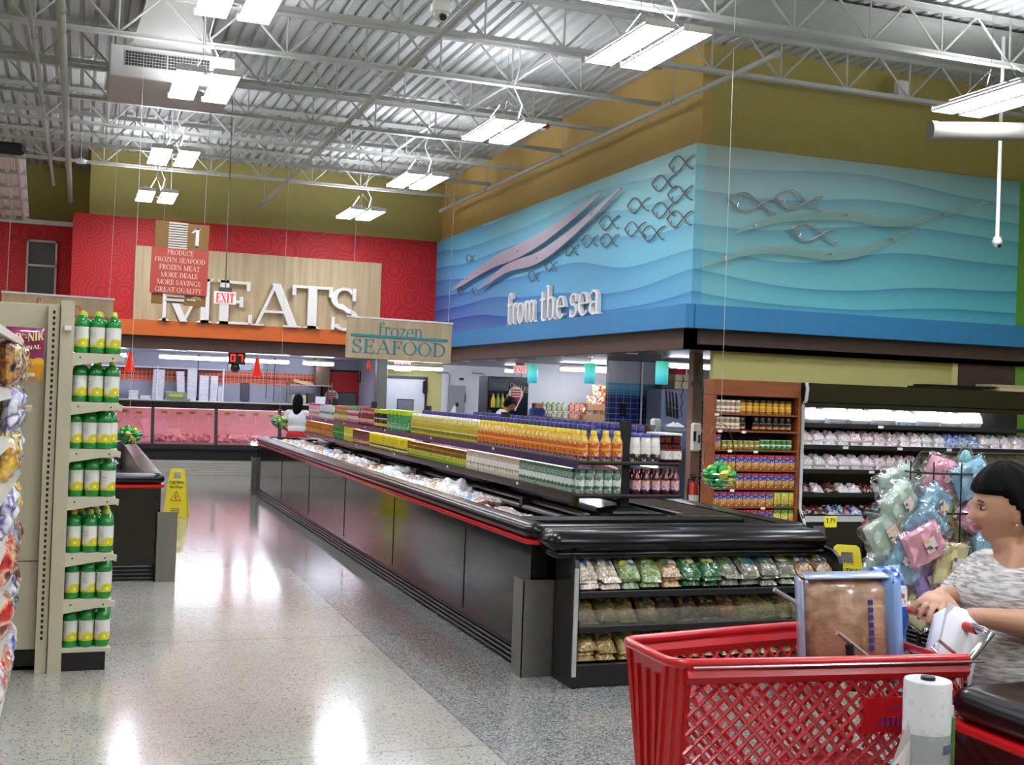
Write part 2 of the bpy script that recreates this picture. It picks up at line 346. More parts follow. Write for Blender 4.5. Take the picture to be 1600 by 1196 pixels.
# ================================================================ THE SETTING
def floor_mat():
    m, nt, b = newmat('terrazzo')
    N = nt.nodes.new; L = nt.links.new
    tc = N('ShaderNodeTexCoord'); sp = N('ShaderNodeSeparateXYZ'); L(tc.outputs['Object'], sp.inputs[0])
    def math_(op, a, v=None, w=None):
        n = N('ShaderNodeMath'); n.operation = op
        for i, q in enumerate((a, v, w)):
            if q is None: continue
            if isinstance(q, (int, float)): n.inputs[i].default_value = q
            else: L(q, n.inputs[i])
        return n.outputs[0]
    gx = math_('GREATER_THAN', sp.outputs[0], 1.80); gy = math_('GREATER_THAN', sp.outputs[1], 18.4)
    far = math_('MAXIMUM', gx, gy)
    def vor(scale, lo, hi):
        v = N('ShaderNodeTexVoronoi'); v.inputs['Scale'].default_value = scale; L(tc.outputs['Object'], v.inputs[0])
        s = N('ShaderNodeSeparateColor'); L(v.outputs['Color'], s.inputs[0]); return v, s
    v1, s1 = vor(75, 0, 1); v2, s2 = vor(130, 0, 1)
    # light field: sparse dark chips
    chip = math_('MULTIPLY', math_('GREATER_THAN', s1.outputs[0], .84), math_('LESS_THAN', v1.outputs['Distance'], .38))
    chip2 = math_('MULTIPLY', math_('GREATER_THAN', s2.outputs[1], .75), .35)
    mA = N('ShaderNodeMix'); mA.data_type = 'RGBA'; mA.inputs[6].default_value = lin('bcbab0'); mA.inputs[7].default_value = lin('5c5c5a'); L(math_('MAXIMUM', chip, chip2), mA.inputs[0])
    r = N('ShaderNodeValToRGB'); e = r.color_ramp.elements; e[0].color = lin('5f6161'); e[1].color = lin('b4b5b0'); e[0].position = .1; e[1].position = .9; L(s2.outputs[0], r.inputs[0])
    mB = N('ShaderNodeMix'); mB.data_type = 'RGBA'; L(far, mB.inputs[0]); L(mA.outputs[2], mB.inputs[6]); L(r.outputs[0], mB.inputs[7])
    ns = N('ShaderNodeTexNoise'); ns.inputs['Scale'].default_value = .7; ns.inputs['Detail'].default_value = 4; L(tc.outputs['Object'], ns.inputs[0])
    mC = N('ShaderNodeMix'); mC.data_type = 'RGBA'; mC.blend_type = 'MULTIPLY'; mC.inputs[0].default_value = .3
    rr = N('ShaderNodeValToRGB'); rr.color_ramp.elements[0].color = lin('b8b4a6'); rr.color_ramp.elements[1].color = (1, 1, 1, 1); rr.color_ramp.elements[0].position = .35; rr.color_ramp.elements[1].position = .65
    L(ns.outputs[0], rr.inputs[0]); L(mB.outputs[2], mC.inputs[6]); L(rr.outputs[0], mC.inputs[7])
    # joints every 2.6 m across and the divider strip between the two fields
    jy = math_('LESS_THAN', math_('ABSOLUTE', math_('SUBTRACT', math_('MODULO', math_('ADD', sp.outputs[1], 20.7-.1), 2.45), 1.2)), .006)
    jx = math_('LESS_THAN', math_('ABSOLUTE', math_('SUBTRACT', sp.outputs[0], 1.80)), .006)
    j = math_('MAXIMUM', jy, jx)
    mD = N('ShaderNodeMix'); mD.data_type = 'RGBA'; L(math_('MULTIPLY', j, .5), mD.inputs[0]); L(mC.outputs[2], mD.inputs[6]); mD.inputs[7].default_value = lin('6d6b62')
    L(mD.outputs[2], b.inputs['Base Color'])
    L(math_('MULTIPLY_ADD', ns.outputs[0], .12, .09), b.inputs['Roughness'])
    b.inputs['Specular IOR Level'].default_value = .75
    b.inputs['Coat Weight'].default_value = .5; b.inputs['Coat Roughness'].default_value = .12
    return m
mb = MB().box(-7, 14, -4, 25, -.1, 0); struct('floor', mb, floor_mat())

def red_mat():
    m, nt, b = newmat('red_swirl_paint'); N = nt.nodes.new; L = nt.links.new
    tc = N('ShaderNodeTexCoord'); mp = N('ShaderNodeMapping'); mp.inputs['Scale'].default_value = (1, 0, 1); L(tc.outputs['Object'], mp.inputs[0])
    v = N('ShaderNodeTexVoronoi'); v.inputs['Scale'].default_value = 1.9; L(mp.outputs[0], v.inputs[0])
    s = N('ShaderNodeMath'); s.operation = 'SINE'; k = N('ShaderNodeMath'); k.operation = 'MULTIPLY'; k.inputs[1].default_value = 58; L(v.outputs['Distance'], k.inputs[0]); L(k.outputs[0], s.inputs[0])
    g = N('ShaderNodeMath'); g.operation = 'MULTIPLY_ADD'; g.inputs[1].default_value = .8; g.inputs[2].default_value = .4; g.use_clamp = True; L(s.outputs[0], g.inputs[0])
    mx = N('ShaderNodeMix'); mx.data_type = 'RGBA'; mx.inputs[6].default_value = lin('c81f22'); mx.inputs[7].default_value = lin('b0151c'); L(g.outputs[0], mx.inputs[0]); L(mx.outputs[2], b.inputs['Base Color'])
    b.inputs['Roughness'].default_value = .6; return m
RED = red_mat()
OLIVE = M('olive_paint', 'b0a45e', .7); OCHRE = M('ochre_paint', 'c4a55e', .7); ORANGE = M('orange_paint', 'd4661c', .5); BROWN = M('brown_paint', '4e352c', .6)
BROWN2 = M('dark_brown_paint', '46362c', .65); CREAM = M('cream_paint', 'bdb874', .7); GREEN = M('green_paint', '5f9a30', .6)
WHITE = M('white_wall', 'dcdce0', .5); GREYW = M('grey_wall', '9ea0b4', .45); BLUEB = M('blue_band_paint', '2c80b4', .5)
STEEL = M('stainless_steel', 'a0a09c', .3, metal=.9); BLACK = M('black_gloss', '0a0a0b', .22, coat=.4); BLK2 = M('black_matt', '121212', .5)
CHROME = M('chrome', 'c8c8cc', .12, metal=1); CEILW = M('white_deck_paint', 'b9bcb8', .55); JOIST = M('joist_paint', 'b2b5ae', .5)
WHT = M('white_plastic', 'eeeeec', .35); DARK = M('dark_gap', '1a1a1a', .8)

def mural_mat(name, axis, u0, du, zlo, zhi, cols):
    """painted waves: soft bands whose upper edge is darker, colour runs from deep blue at the far foot to pale teal"""
    m, nt, b = newmat(name); N = nt.nodes.new; L = nt.links.new
    tc = N('ShaderNodeTexCoord'); sp = N('ShaderNodeSeparateXYZ'); L(tc.outputs['Object'], sp.inputs[0])
    def mt(op, a, v=None, w=None, cl=False):
        n = N('ShaderNodeMath'); n.operation = op; n.use_clamp = cl
        for i, q in enumerate((a, v, w)):
            if q is None: continue
            if isinstance(q, (int, float)): n.inputs[i].default_value = q
            else: L(q, n.inputs[i])
        return n.outputs[0]
    u = sp.outputs[axis]
    un = mt('MULTIPLY_ADD', u, 1/du, -u0/du)          # 0 at far end, 1 at the corner
    zn = mt('MULTIPLY_ADD', sp.outputs[2], 1/(zhi-zlo), -zlo/(zhi-zlo))
    cmb = N('ShaderNodeCombineXYZ'); L(mt('MULTIPLY', un, 1.3), cmb.inputs[0]); L(mt('MULTIPLY', zn, .9), cmb.inputs[2])
    n1 = N('ShaderNodeTexNoise'); n1.inputs['Scale'].default_value = 1.5; n1.inputs['Detail'].default_value = 1; L(cmb.outputs[0], n1.inputs[0])
    t = mt('ADD', mt('MULTIPLY', zn, 6.6), mt('MULTIPLY', n1.outputs[0], 2.6))
    fr = mt('FRACT', t)
    edge = mt('POWER', fr, 3.0)
    base = N('ShaderNodeValToRGB'); el = base.color_ramp.elements
    el[0].color = lin(cols[0]); el[1].color = lin(cols[-1]); el[0].position = 0; el[1].position = 1
    for i, c in enumerate(cols[1:-1]): q = el.new((i+1)/(len(cols)-1)); q.color = lin(c)
    L(mt('ADD', mt('MULTIPLY', zn, .55), mt('MULTIPLY', un, .45), cl=True), base.inputs[0])
    dk = N('ShaderNodeMix'); dk.data_type = 'RGBA'; dk.blend_type = 'MULTIPLY'; dk.inputs[7].default_value = lin('7fa8dc')
    L(mt('MULTIPLY', edge, mt('SUBTRACT', 1.05, mt('MULTIPLY', mt('ADD', zn, un), .38)), cl=True), dk.inputs[0]); L(base.outputs[0], dk.inputs[6])
    lt = N('ShaderNodeMix'); lt.data_type = 'RGBA'; lt.inputs[7].default_value = lin('a8d8e0'); L(mt('MULTIPLY', mt('SUBTRACT', 1, fr), .16), lt.inputs[0]); L(dk.outputs[2], lt.inputs[6])
    L(lt.outputs[2], b.inputs['Base Color']); b.inputs['Roughness'].default_value = .55
    return m
ZS, ZB, ZR, ZT, ZD = 2.17, 2.40, 2.66, 4.44, 5.62
def W_(name, x0, x1, y0, y1, z0, z1, mat): return struct(name, MB().box(x0, x1, y0, y1, z0, z1), mat)
# meat department front
W_('wall_meats_fascia', .05-.25, 6.34, 21.60, 21.70, ZS, ZB, BROWN)
W_('trim_orange_band', -.2, 6.2, 21.50, 21.70, ZB, ZR, ORANGE)
W_('wall_meats_red', -.2, 6.28, 21.60, 21.72, ZR, ZT, RED)
W_('wall_meats_upper', .05, 6.4, 21.72, 21.84, ZT, ZD, OLIVE)
W_('wall_meats_upper_return', .05, .15, 21.84, 23.9, ZT, ZD, OCHRE)
W_('wall_meats_red_return', -.2, -.1, 21.72, 23.1, ZR, ZT, RED)
W_('wall_left_red', -4, -.1, 23.1, 23.2, 0, 4.36, RED)
W_('trim_left_ledge', -4, -.1, 23.0, 23.9, 4.36, 4.44, WHITE)
W_('wall_left_upper', -4, .15, 23.9, 24.0, 4.4, ZD, OLIVE)
W_('ceiling_meat_room', -.2, 6.3, 21.7, 24.1, ZS, ZS+.06, M('grey_soffit', '8f8f9c', .35, coat=.4))
# meat room back wall with its red tile band
def tile_mat(name, rows, tx, tz, groutc='c9c9c9', gl=.03):
    m, nt, b = newmat(name); N = nt.nodes.new; L = nt.links.new
    tc = N('ShaderNodeTexCoord'); sp = N('ShaderNodeSeparateXYZ'); L(tc.outputs['Object'], sp.inputs[0])
    ad = N('ShaderNodeMath'); ad.operation = 'ADD'; L(sp.outputs[0], ad.inputs[0]); L(sp.outputs[1], ad.inputs[1])
    cb = N('ShaderNodeCombineXYZ'); L(ad.outputs[0], cb.inputs[0]); L(sp.outputs[2], cb.inputs[1])
    br = N('ShaderNodeTexBrick'); br.offset = 0; br.inputs['Scale'].default_value = 1; br.inputs['Brick Width'].default_value = tx; br.inputs['Row Height'].default_value = tz
    br.inputs['Mortar Size'].default_value = gl*tz; br.inputs['Mortar'].default_value = lin(groutc); L(cb.outputs[0], br.inputs[0])
    r = N('ShaderNodeValToRGB'); r.color_ramp.interpolation = 'CONSTANT'; e = r.color_ramp.elements
    z0, z1 = rows[0][0], rows[-1][0]+.5
    for i, (z, c) in enumerate(rows):
        el = e[i] if i < 2 else e.new((z-z0)/(z1-z0)); el.position = (z-z0)/(z1-z0); el.color = lin(c)
    mr = N('ShaderNodeMapRange'); mr.inputs[1].default_value = z0; mr.inputs[2].default_value = z1; L(sp.outputs[2], mr.inputs[0]); L(mr.outputs[0], r.inputs[0])
    L(r.outputs[0], br.inputs['Color1']); L(r.outputs[0], br.inputs['Color2']); L(br.outputs[0], b.inputs['Base Color']); b.inputs['Roughness'].default_value = .2
    return m
MT = tile_mat('meat_room_tile', [(0, '9a9cae'), (1.60, 'c85a34'), (1.69, '9c2218'), (1.75, 'c85a34'), (1.85, '9a9cae')], .08, .09)
MTW = M('meat_room_wall_paint', '9496a8', .35)
W_('wall_meat_room_back', -.2, 5.55, 24.0, 24.1, 0, ZS, MTW)
struct('trim_meat_room_tiles', MB().box(-.2, 5.52, 23.985, 24.0, 1.60, 1.86), MT)
W_('wall_hall_cream', 5.55, 7.19, 24.0, 24.1, 0, 2.6, CREAM)
W_('wall_hall_white', 7.19, 9.4, 24.0, 24.1, 0, 2.6, WHITE)
W_('wall_meat_room_side', 5.40, 5.55, 22.6, 24.0, 0, ZS, MTW)
# seafood department
sea1 = mural_mat('sea_mural_side', 1, 21.6, 11.55-21.6, ZR, ZT, ['2b3f92', '3060ac', '449ac8', '5cb4cc', '84c6ce', 'a0cac8'])
sea2 = mural_mat('sea_mural_front', 0, 14.5, 6.28-14.5, ZR, ZT, ['22a8c0', '3cb4c4', '5cbcc6', '74bec4', '90b8ba', 'a8b4ae'])
W_('wall_seafood_fascia_side', 6.28, 6.4, 11.6, 21.7, ZS, ZB, BROWN)
W_('trim_blue_band_side', 6.19, 6.3, 11.5, 21.6, ZB, ZR, BLUEB)
W_('wall_seafood_mural_side', 6.28, 6.4, 11.55, 21.6, ZR, ZT, sea1)
W_('wall_seafood_upper_side', 6.38, 6.5, 11.63, 21.8, ZT, ZD, OCHRE)
W_('wall_seafood_fascia_front', 6.28, 14, 11.6, 11.7, ZS, ZB, BROWN2)
W_('trim_blue_band_front', 6.3, 14, 11.48, 11.6, ZB, ZR, BLUEB)
W_('wall_seafood_mural_front', 6.4, 10.78, 11.55, 11.65, ZR, ZT, sea2)
W_('wall_seafood_upper_front', 6.5, 14, 11.63, 11.75, ZT, ZD, OLIVE)
W_('wall_right_green', 10.78, 14, 11.56, 11.65, ZR, ZT, GREEN)
W_('ceiling_seafood_soffit', 6.4, 12.5, 11.6, 24.1, ZS, ZS+.06, M('dark_soffit', '55504e', .4))
W_('wall_recess_cream', 6.67, 10.02, 11.71, 11.78, 0, ZS, CREAM)
W_('trim_recess_lit_edge', 9.94, 10.02, 11.66, 11.71, 0, ZS, M('cream_lit_edge', 'd0cb8c', .7))  # return strip in a lighter cream, its lit tone put into the paint
W_('wall_recess_pier', 10.02, 10.9, 11.66, 11.78, 0, ZS, BROWN2)
W_('wall_recess_green', 10.9, 14, 11.66, 11.78, 0, ZS, GREEN)
W_('wall_seafood_pillar', 6.86, 6.98, 12.5, 12.62, 0, ZS, M('pinkish_brown_paint', '8a6a5c', .6))
W_('wall_seafood_white', 7.5, 9.3, 20.0, 20.1, 0, ZS, WHITE)
BT = tile_mat('blue_tile', [(0, '1f3170'), (1.64, '3c86bc'), (1.72, '5aa6c8'), (1.83, 'b4b6c0'), (1.835, 'b4b6c0')], .12, .085, 'a8b4c4')
W_('wall_seafood_tiled', 7.6, 9.6, 16.5, 16.6, 0, ZS, BT)
W_('wall_seafood_room_end', 9.3, 9.4, 16.6, 24.0, 0, ZS, WHITE)
W_('wall_right_far', 13.9, 14.0, -4, 11.6, 0, ZD, OLIVE)
W_('wall_left_far', -7.1, -7.0, -4, 24, 0, ZD, OLIVE)
W_('wall_behind', -7, 14, -4.1, -4.0, 0, ZD, M('rear_wall_paint', 'a8a070', .7))
W_('wall_left_end', -7, -4, 23.1, 23.2, 0, ZD, OLIVE)
# steel column carrying the meats fascia
o = MB().bbox(5.24, 5.44, 21.72, 21.92, 0, ZS, .012).build('steel_column', STEEL); centre(o)
tag(o, 'square stainless steel column at the right end of the meat counter', 'column')
# window in the far red wall
def window_left():
    fr = MB(); a, b_, z0, z1 = -.98, -.46, 3.0, 4.08; y = 23.04
    for (p, q, r, s_) in ((a, a+.035, z0, z1), (b_-.035, b_, z0, z1), (a, b_, z1-.035, z1), (a, b_, z0, z0+.035), (a, b_, 3.60, 3.64)): fr.box(p, q, y, y+.06, r, s_)
    w = struct('window_1', fr, M('window_frame_cream', 'c9bfa8', .5))
    p = MB().box(a+.03, b_-.03, y+.03, y+.045, z0+.03, z1-.03).build('pane', M('grey_glass', '55595c', .08, coat=.5), w)
window_left()

# ceiling: trapezoid roof deck
def deck():
    mb = MB(); p = .1524; x = -7.1; ys = (-4.1, 24.1); prof = []
    while x < 14.1:
        prof += [(x, ZD-.045), (x+.09, ZD-.045), (x+.105, ZD), (x+.137, ZD)]; x += p
    n = len(prof); vs = [(a, ys[0], z) for a, z in prof]+[(a, ys[1], z) for a, z in prof]
    mb.add(vs, [(i, i+1, n+i+1, n+i) for i in range(n-1)])
    mb.box(-7.1, 14.1, -4.1, 24.1, ZD+.02, ZD+.06)
    return struct('ceiling', mb, CEILW)
deck()
W_('ceiling_smooth_panel', 5.9, 14, 9.75, 10.85, 5.49, 5.54, M('smooth_ceiling_paint', 'a9aba4', .6))

# open web joists
JY = [-3.3+1.53*i for i in range(16)]
JY = [20.15-1.528*i for i in range(14)]
def joist(y):
    x0, x1 = -6.9, (6.3 if y > 11.6 else 13.8)
    zt, zb = 5.53, 5.06
    mb = MB()
    for s in (-.03, .012):
        mb.box(x0, x1, y+s, y+s+.018, zt-.045, zt); mb.box(x0, x1, y+s, y+s+.018, zb, zb+.04)
    mb.box(x0, x1, y-.045, y+.045, zt, zt+.008); mb.box(x0, x1, y-.04, y+.04, zb-.006, zb)
    x = x0; k = 0
    mv = MB()
    while x+.84 < x1:
        mv.cyl((x, y, zt-.02), (x+.42, y, zb+.02), .013, seg=6); mv.cyl((x+.42, y, zb+.02), (x+.84, y, zt-.02), .013, seg=6)
        mv.cyl((x+.42, y, zb+.02), (x+.42, y, zt-.02), .011, seg=5); x += .84
    return mb, mv, x0, x1
names = ['nearest the camera', 'second', 'third', 'fourth', 'fifth', 'sixth', 'seventh', 'eighth', 'ninth', 'tenth', 'eleventh', 'twelfth', 'thirteenth', 'fourteenth']
ordn = ['farthest', 'second farthest', 'third farthest', 'fourth farthest', 'fifth farthest', 'sixth farthest', 'seventh farthest', 'eighth farthest']
for i, y in enumerate(JY):
    if y < 8.0: continue
    mb, mv, x0, x1 = joist(y)
    t = thing('roof_joist', 'white open-web steel roof joist, %s from the camera' % ordn[i], 'joist', (0, 0, 0), group='roof joists')
    mb.build('chord', JOIST, t); mv.build('web', JOIST, t)
# girder running away from the camera at the left, and pipes
def pipe(label, x, z, y0, y1, r, hang=()):
    mb = MB().cyl((x, y0, z), (x, y1, z), r, seg=10)
    for h in hang: mb.cyl((x, h, z+r), (x, h, ZD), .006, seg=5); mb.cyl((x, h-.02, z), (x, h+.02, z), r*1.35, seg=10)
    mb.cyl((x, y0-.02, z), (x, y0+.01, z), r*1.3, seg=10); mb.cyl((x, y1-.01, z), (x, y1+.02, z), r*1.3, seg=10)
    o = mb.build('ceiling_pipe', JOIST, smooth=True); tag(o, label, 'pipe')
pipe('white sprinkler pipe running over the freezer island towards the meats wall', 2.92, 4.8, 6, 21.5, .028, (8, 11.7, 14.8, 17.9, 21))
pipe('white sprinkler pipe hung along the ochre wall above the sea mural', 6.0, 4.86, 9.55, 20.5, .028, (11.6, 14.8, 17.9, 20.2))
pipe('thick white pipe running away at the far left under the roof', -.27, 4.8, 6, 22.8, .04, (11, 17))
pipe('thin white pipe left of the thick one under the roof', -.52, 4.8, 6, 21, .024, (12.0, 14.8))
# diagonal braces seen between the joists
for i, (a, b, lb) in enumerate([((5.0, 12.6, 5.5), (4.35, 14.05, 5.08), 'short diagonal brace between two joists above the middle right lamp'), ((4.7, 15.6, 5.5), (4.2, 17.1, 5.08), 'short diagonal brace behind the second right-hand lamp'), ((-1.2, 21, 5.4), (-.3, 20.2, 5.06), 'diagonal brace at the far left of the roof')]):
    o = MB().cyl(a, b, .018, seg=6).build('diagonal_brace', JOIST); centre(o); tag(o, lb, 'brace')

# fluorescent high-bay lamps
TUBE = EMIT('fluorescent_lens', 'f2f4ff', LAMP_E)
def make_lamp():
    t = thing('pendant_light', '', 'light', (0, 0, 0))
    for s in (-1, 1):
        h = MB(); cx = s*.17
        h.prism([(cx-.125, 0), (cx-.10, .05), (cx+.10, .05), (cx+.125, 0), (cx+.13, .0), (cx+.105, .057), (cx-.105, .057), (cx-.13, 0)], -.6, .6)
        h.box(cx-.13, cx+.13, -.605, -.59, 0, .055); h.box(cx-.13, cx+.13, .59, .605, 0, .055)
        h.box(cx-.05, cx+.05, -.5, .5, .055, .085)
        hh = h.build('reflector', WHT, t)
        MB().box(cx-.118, cx+.118, -.588, .588, .002, .03).build('lens', TUBE, hh)
        MB().box(cx-.045, cx+.045, -.48, .48, .0855, .088).build('added_uplight', EMIT('added_uplight_glow', 'f2f4ff', LAMP_E*1.5), hh)  # glowing strip added on top of the housing to brighten the roof deck
    b = MB(); b.box(-.27, .27, -.42, -.38, .057, .07); b.box(-.27, .27, .38, .42, .057, .07)
    for s in (-1, 1):
        for y in (-.4, .4): b.cyl((s*.14, y, .07), (0, y*.3, .34), .003, seg=4)
        b.cyl((0, s*.12, .34), (0, s*.12, 1.0), .003, seg=4)
    b.build('hanger', CHROME, t)
    c = MB(); c.tube([(.06, -.3, .07), (.10, -.34, .25), (.02, -.28, .45), (.07, -.32, .7), (.05, -.3, 1.0)], .009); c.build('power_cord', WHT, t)
    return t
lamp = Stamp(make_lamp())
rows = {1.05: 'left row', 4.38: 'middle row', 8.12: 'right row'}
nth = ['farthest', 'second farthest', 'third farthest', 'fourth farthest', 'fifth farthest', 'sixth farthest', 'seventh farthest']
for x, rn in rows.items():
    k = 0
    for y in (19.8, 16.2, 12.6, 9.0, 5.4, 1.8, -1.8):
        if x > 6 and y > 11: continue
        yy = y
        if x < 2: yy = {9.0: 9.2, 12.6: 12.18}.get(y, y)
        if y in (5.4, 1.8, -1.8): lab = 'twin high-bay lamp overhead, nearer than those in view, %s in the %s' % (nth[k], rn)
        else: lab = 'lit twin fluorescent lamp under the roof, %s in the %s' % (nth[k], rn)
        lamp.put((x, yy, 4.55), 0, lab, 'high-bay lamps'); k += 1
for y in (19.8, 16.2, 9.0, 1.8):
    lamp.put((-3.4, y, 4.55), 0, 'twin fluorescent high-bay lamp left of the view, %s' % {19.8: 'added to brighten the red wall', 16.2: 'second from the red wall', 9.0: 'the middle one', 1.8: 'the near one'}[y], 'high-bay lamps')  # the unseen lamp nearest the red wall is added to brighten its recess
for y in (5.4, 1.8, -1.8):
    lamp.put((11.5, y, 4.55), 0, 'twin fluorescent high-bay lamp right of the view, %s' % {5.4: 'far one', 1.8: 'middle one', -1.8: 'near one'}[y], 'high-bay lamps')
# unlit fixture row at the far left
t = thing('unlit_light_fixture', 'long unlit fluorescent fixture with bare tubes and cross bars at the upper left edge', 'light', (-1.0, 15.0, 4.2))
h = MB().box(-.30, .30, 0, 6.2, .05, .09); h.build('housing', WHT, t)
h = MB().bbox(-.31, .31, -.12, .0, -.02, .12, .04); h.build('end_cap', BLK2, t)
h = MB()
for s in (-.23, -.08, .08, .23): h.cyl((s, .05, .02), (s, 6.15, .02), .035, seg=8)
h.build('tube', M('unlit_tube', 'd9cfc8', .3), t)
for k in range(6): MB().box(-.31, .31, .1+1.2*k, .14+1.2*k, -.03, .02).build('cross_bar', JOIST, t)
t.rotation_euler = (0, 0, .03)

# air unit with grille
t = thing('air_handling_unit', 'big white air diffuser box with dark grille hung below the roof at upper left', 'air unit', (.80, 13.30, 4.72))
mb = MB(); mb.bbox(-.63, .63, -.5, .75, 0, .33, .01); mb.build('box', M('duct_white', 'b6b4ae', .5), t)
mb = MB(); fr = [(-.42, -.45, .33), (.4, -.45, .33), (.4, .5, .33), (-.42, .5, .33)]; tp = [(-.26, -.5, .95), (.2, -.5, .95), (.2, .1, .95), (-.26, .1, .95)]
mb.rings([fr, tp]); mb.build('tapered_duct', M('duct_white', 'b6b4ae', .5), t)
g = MB(); g.box(-.48, .36, -.505, -.50, .12, .27)
gr = g.build('grille', M('grille_dark', '20201e', .7), t)
g = MB()
for i in range(29): g.box(-.48+.03*i, -.476+.03*i, -.512, -.504, .12, .27)
for i in range(6): g.box(-.48, .36, -.512, -.504, .12+.03*i, .124+.03*i)
g.box(-.07, -.055, -.515, -.5, .12, .27)
g.build('grille_bars', M('grille_bar_grey', '9a9a94', .5), gr)
# trunk duct at top left
o = MB().bbox(-.6, .9, 8.3, 10.6, 5.12, 5.42, .02).build('air_duct', M('duct_white', 'b6b4ae', .5)); centre(o); tag(o, 'wide flat grey-white duct crossing the top left corner of the roof', 'duct')
# round duct at right
t = MB().cyl((7.78, 9.5, 4.33), (9.4, 9.1, 4.42), .09, seg=16).cyl((7.74, 9.51, 4.33), (7.8, 9.495, 4.33), .1, seg=16).build('round_duct', M('round_duct_shaded_grey', '84837c', .5), smooth=True)  # grey darkened so that the duct's shade sits in its colour
centre(t); tag(t, 'round grey duct hung behind the right-hand lamp near the ochre wall', 'duct')
# small roof fittings
t = MB().bbox(-.07, .07, -.05, .05, 0, .22, .01).build('wall_speaker', WHT, loc=(8.7, 11.2, 5.12)); tag(t, 'small white box speaker fixed above the joist before the olive wall', 'speaker')
t = thing('red_fire_strobe', 'round red and white fire strobe under a joist above the mural wall', 'fire alarm', (5.43, 14.05, 5.0))
MB().lathe([(.001, .06), (.07, .06), (.085, .02), (.06, 0), (.001, 0)], 16).build('base', M('alarm_red', 'b3202a', .4), t, smooth=True)
MB().lathe([(.001, -.035), (.03, -.03), (.04, 0), (.001, 0.001)], 12).build('lens', WHT, t)
t = thing('smoke_detector', 'small white round detector hanging at the far end of the left pipe', 'detector', (-.1, 19.6, 4.95))
MB().lathe([(.001, .08), (.03, .08), (.09, .05), (.07, 0), (.001, 0)], 14).build('housing', WHT, t, smooth=True); MB().cyl((0, 0, .08), (0, 0, .66), .005).build('stem', WHT, t)
t = thing('hanging_heater', 'small white cylinder hanging above the two farthest left lamps', 'fitting', (1.35, 21.0, 4.68))
MB().cyl((0, 0, 0), (0, 0, .2), .06, seg=12).build('can', WHT, t, smooth=True); MB().cyl((0, 0, .2), (0, 0, .9), .006).build('stem', WHT, t)
# dome cameras
def dome(loc, sc_, zt, label, post):
    t = thing('dome_camera', label, 'security camera', loc)
    MB().lathe([(.001, .10), (.055, .10), (.062, .06), (.075, .055), (.078, .02), (.07, 0), (.001, 0)], 20).build('housing', WHT, t, smooth=True).scale = (sc_,)*3
    d = MB().ell((0, 0, 0), (.058, .058, .062), 16).build('dome', M('camera_white', 'd0d2cc', .2, coat=.5), t, smooth=True); d.scale = (sc_,)*3
    e = MB().cyl((0, -.035, -.03), (.0, -.062, -.045), .026, seg=14).build('lens', M('lens_black', '050508', .08, coat=1), d, smooth=True)
    MB().cyl((0, 0, .10*sc_), (0, 0, zt-loc[2]), post, seg=10).build('pole', WHT, t, smooth=True)
dome((2.29, 8.0, 4.26), 1.0, 5.6, 'white dome security camera at the top middle of the roof', .012)
dome((8.87, 9.8, 3.34), .68, 5.49, 'white dome security camera on a long pole before the sea mural', .02)

# ================================================================ LETTERS, FISH AND SIGNS ON THE WALLS
LETW = M('letter_white', 'ece9e2', .4)
WOOD = None
def wood_mat(name, c1, c2, ax=(14, 14, .7)):
    m, nt, b = newmat(name); N = nt.nodes.new; L = nt.links.new
    tc = N('ShaderNodeTexCoord'); mp = N('ShaderNodeMapping'); mp.inputs['Scale'].default_value = ax; L(tc.outputs['Object'], mp.inputs[0])
    n = N('ShaderNodeTexNoise'); n.inputs['Scale'].default_value = 1.0; n.inputs['Detail'].default_value = 5; L(mp.outputs[0], n.inputs[0])
    r = N('ShaderNodeValToRGB'); r.color_ramp.elements[0].color = lin(c1); r.color_ramp.elements[1].color = lin(c2); r.color_ramp.elements[0].position = .3; r.color_ramp.elements[1].position = .7
    L(n.outputs[0], r.inputs[0]); L(r.outputs[0], b.inputs['Base Color']); b.inputs['Roughness'].default_value = .5; return m
MAPLE = wood_mat('maple_board', 'b39b74', 'cdb792')
SHW = wood_mat('shelf_wood', '7a3f1c', '955228', (3, 3, 12))
o = MB().bbox(.83, 5.21, 21.55, 21.598, 2.66, 3.95, .006).build('wood_sign_panel', MAPLE); centre(o); tag(o, 'large pale maple board behind the big letters on the red wall', 'sign board')
xs = {'M': (1.2, .98), 'E': (2.16, .72), 'A': (2.80, .90), 'T': (3.52, .80), 'S': (4.22, .60)}
for c, (x, w) in xs.items():
    mb = MB(); h = .77; wx = w/(G[c][0]*h)
    text(mb, c, x, 2.665, h, 21.43, 21.50, wx=wx, fat=1.0)
    o = mb.build('sign_letter', LETW); centre(o); o.location.y -= 0; tag(o, 'big white raised serif letter %s on the maple board' % c, 'letter')
# from the sea, on the side wall facing -x: build in x-z, turn -90 degrees
mb_words = [('from', 17.38, 1.26), ('the', 15.98, .96), ('sea', 14.88, 1.02)]
for wd, y0, wlen in mb_words:
    mb = MB(); text(mb, wd, 0, 0, .50, -.055, 0, fit=wlen, fat=.95)
    o = mb.build('sign_word', LETW, loc=(6.27, y0, 2.67), rot=(0, 0, -PI/2)); tag(o, 'white raised word "%s" standing on the blue band below the mural' % wd, 'sign')
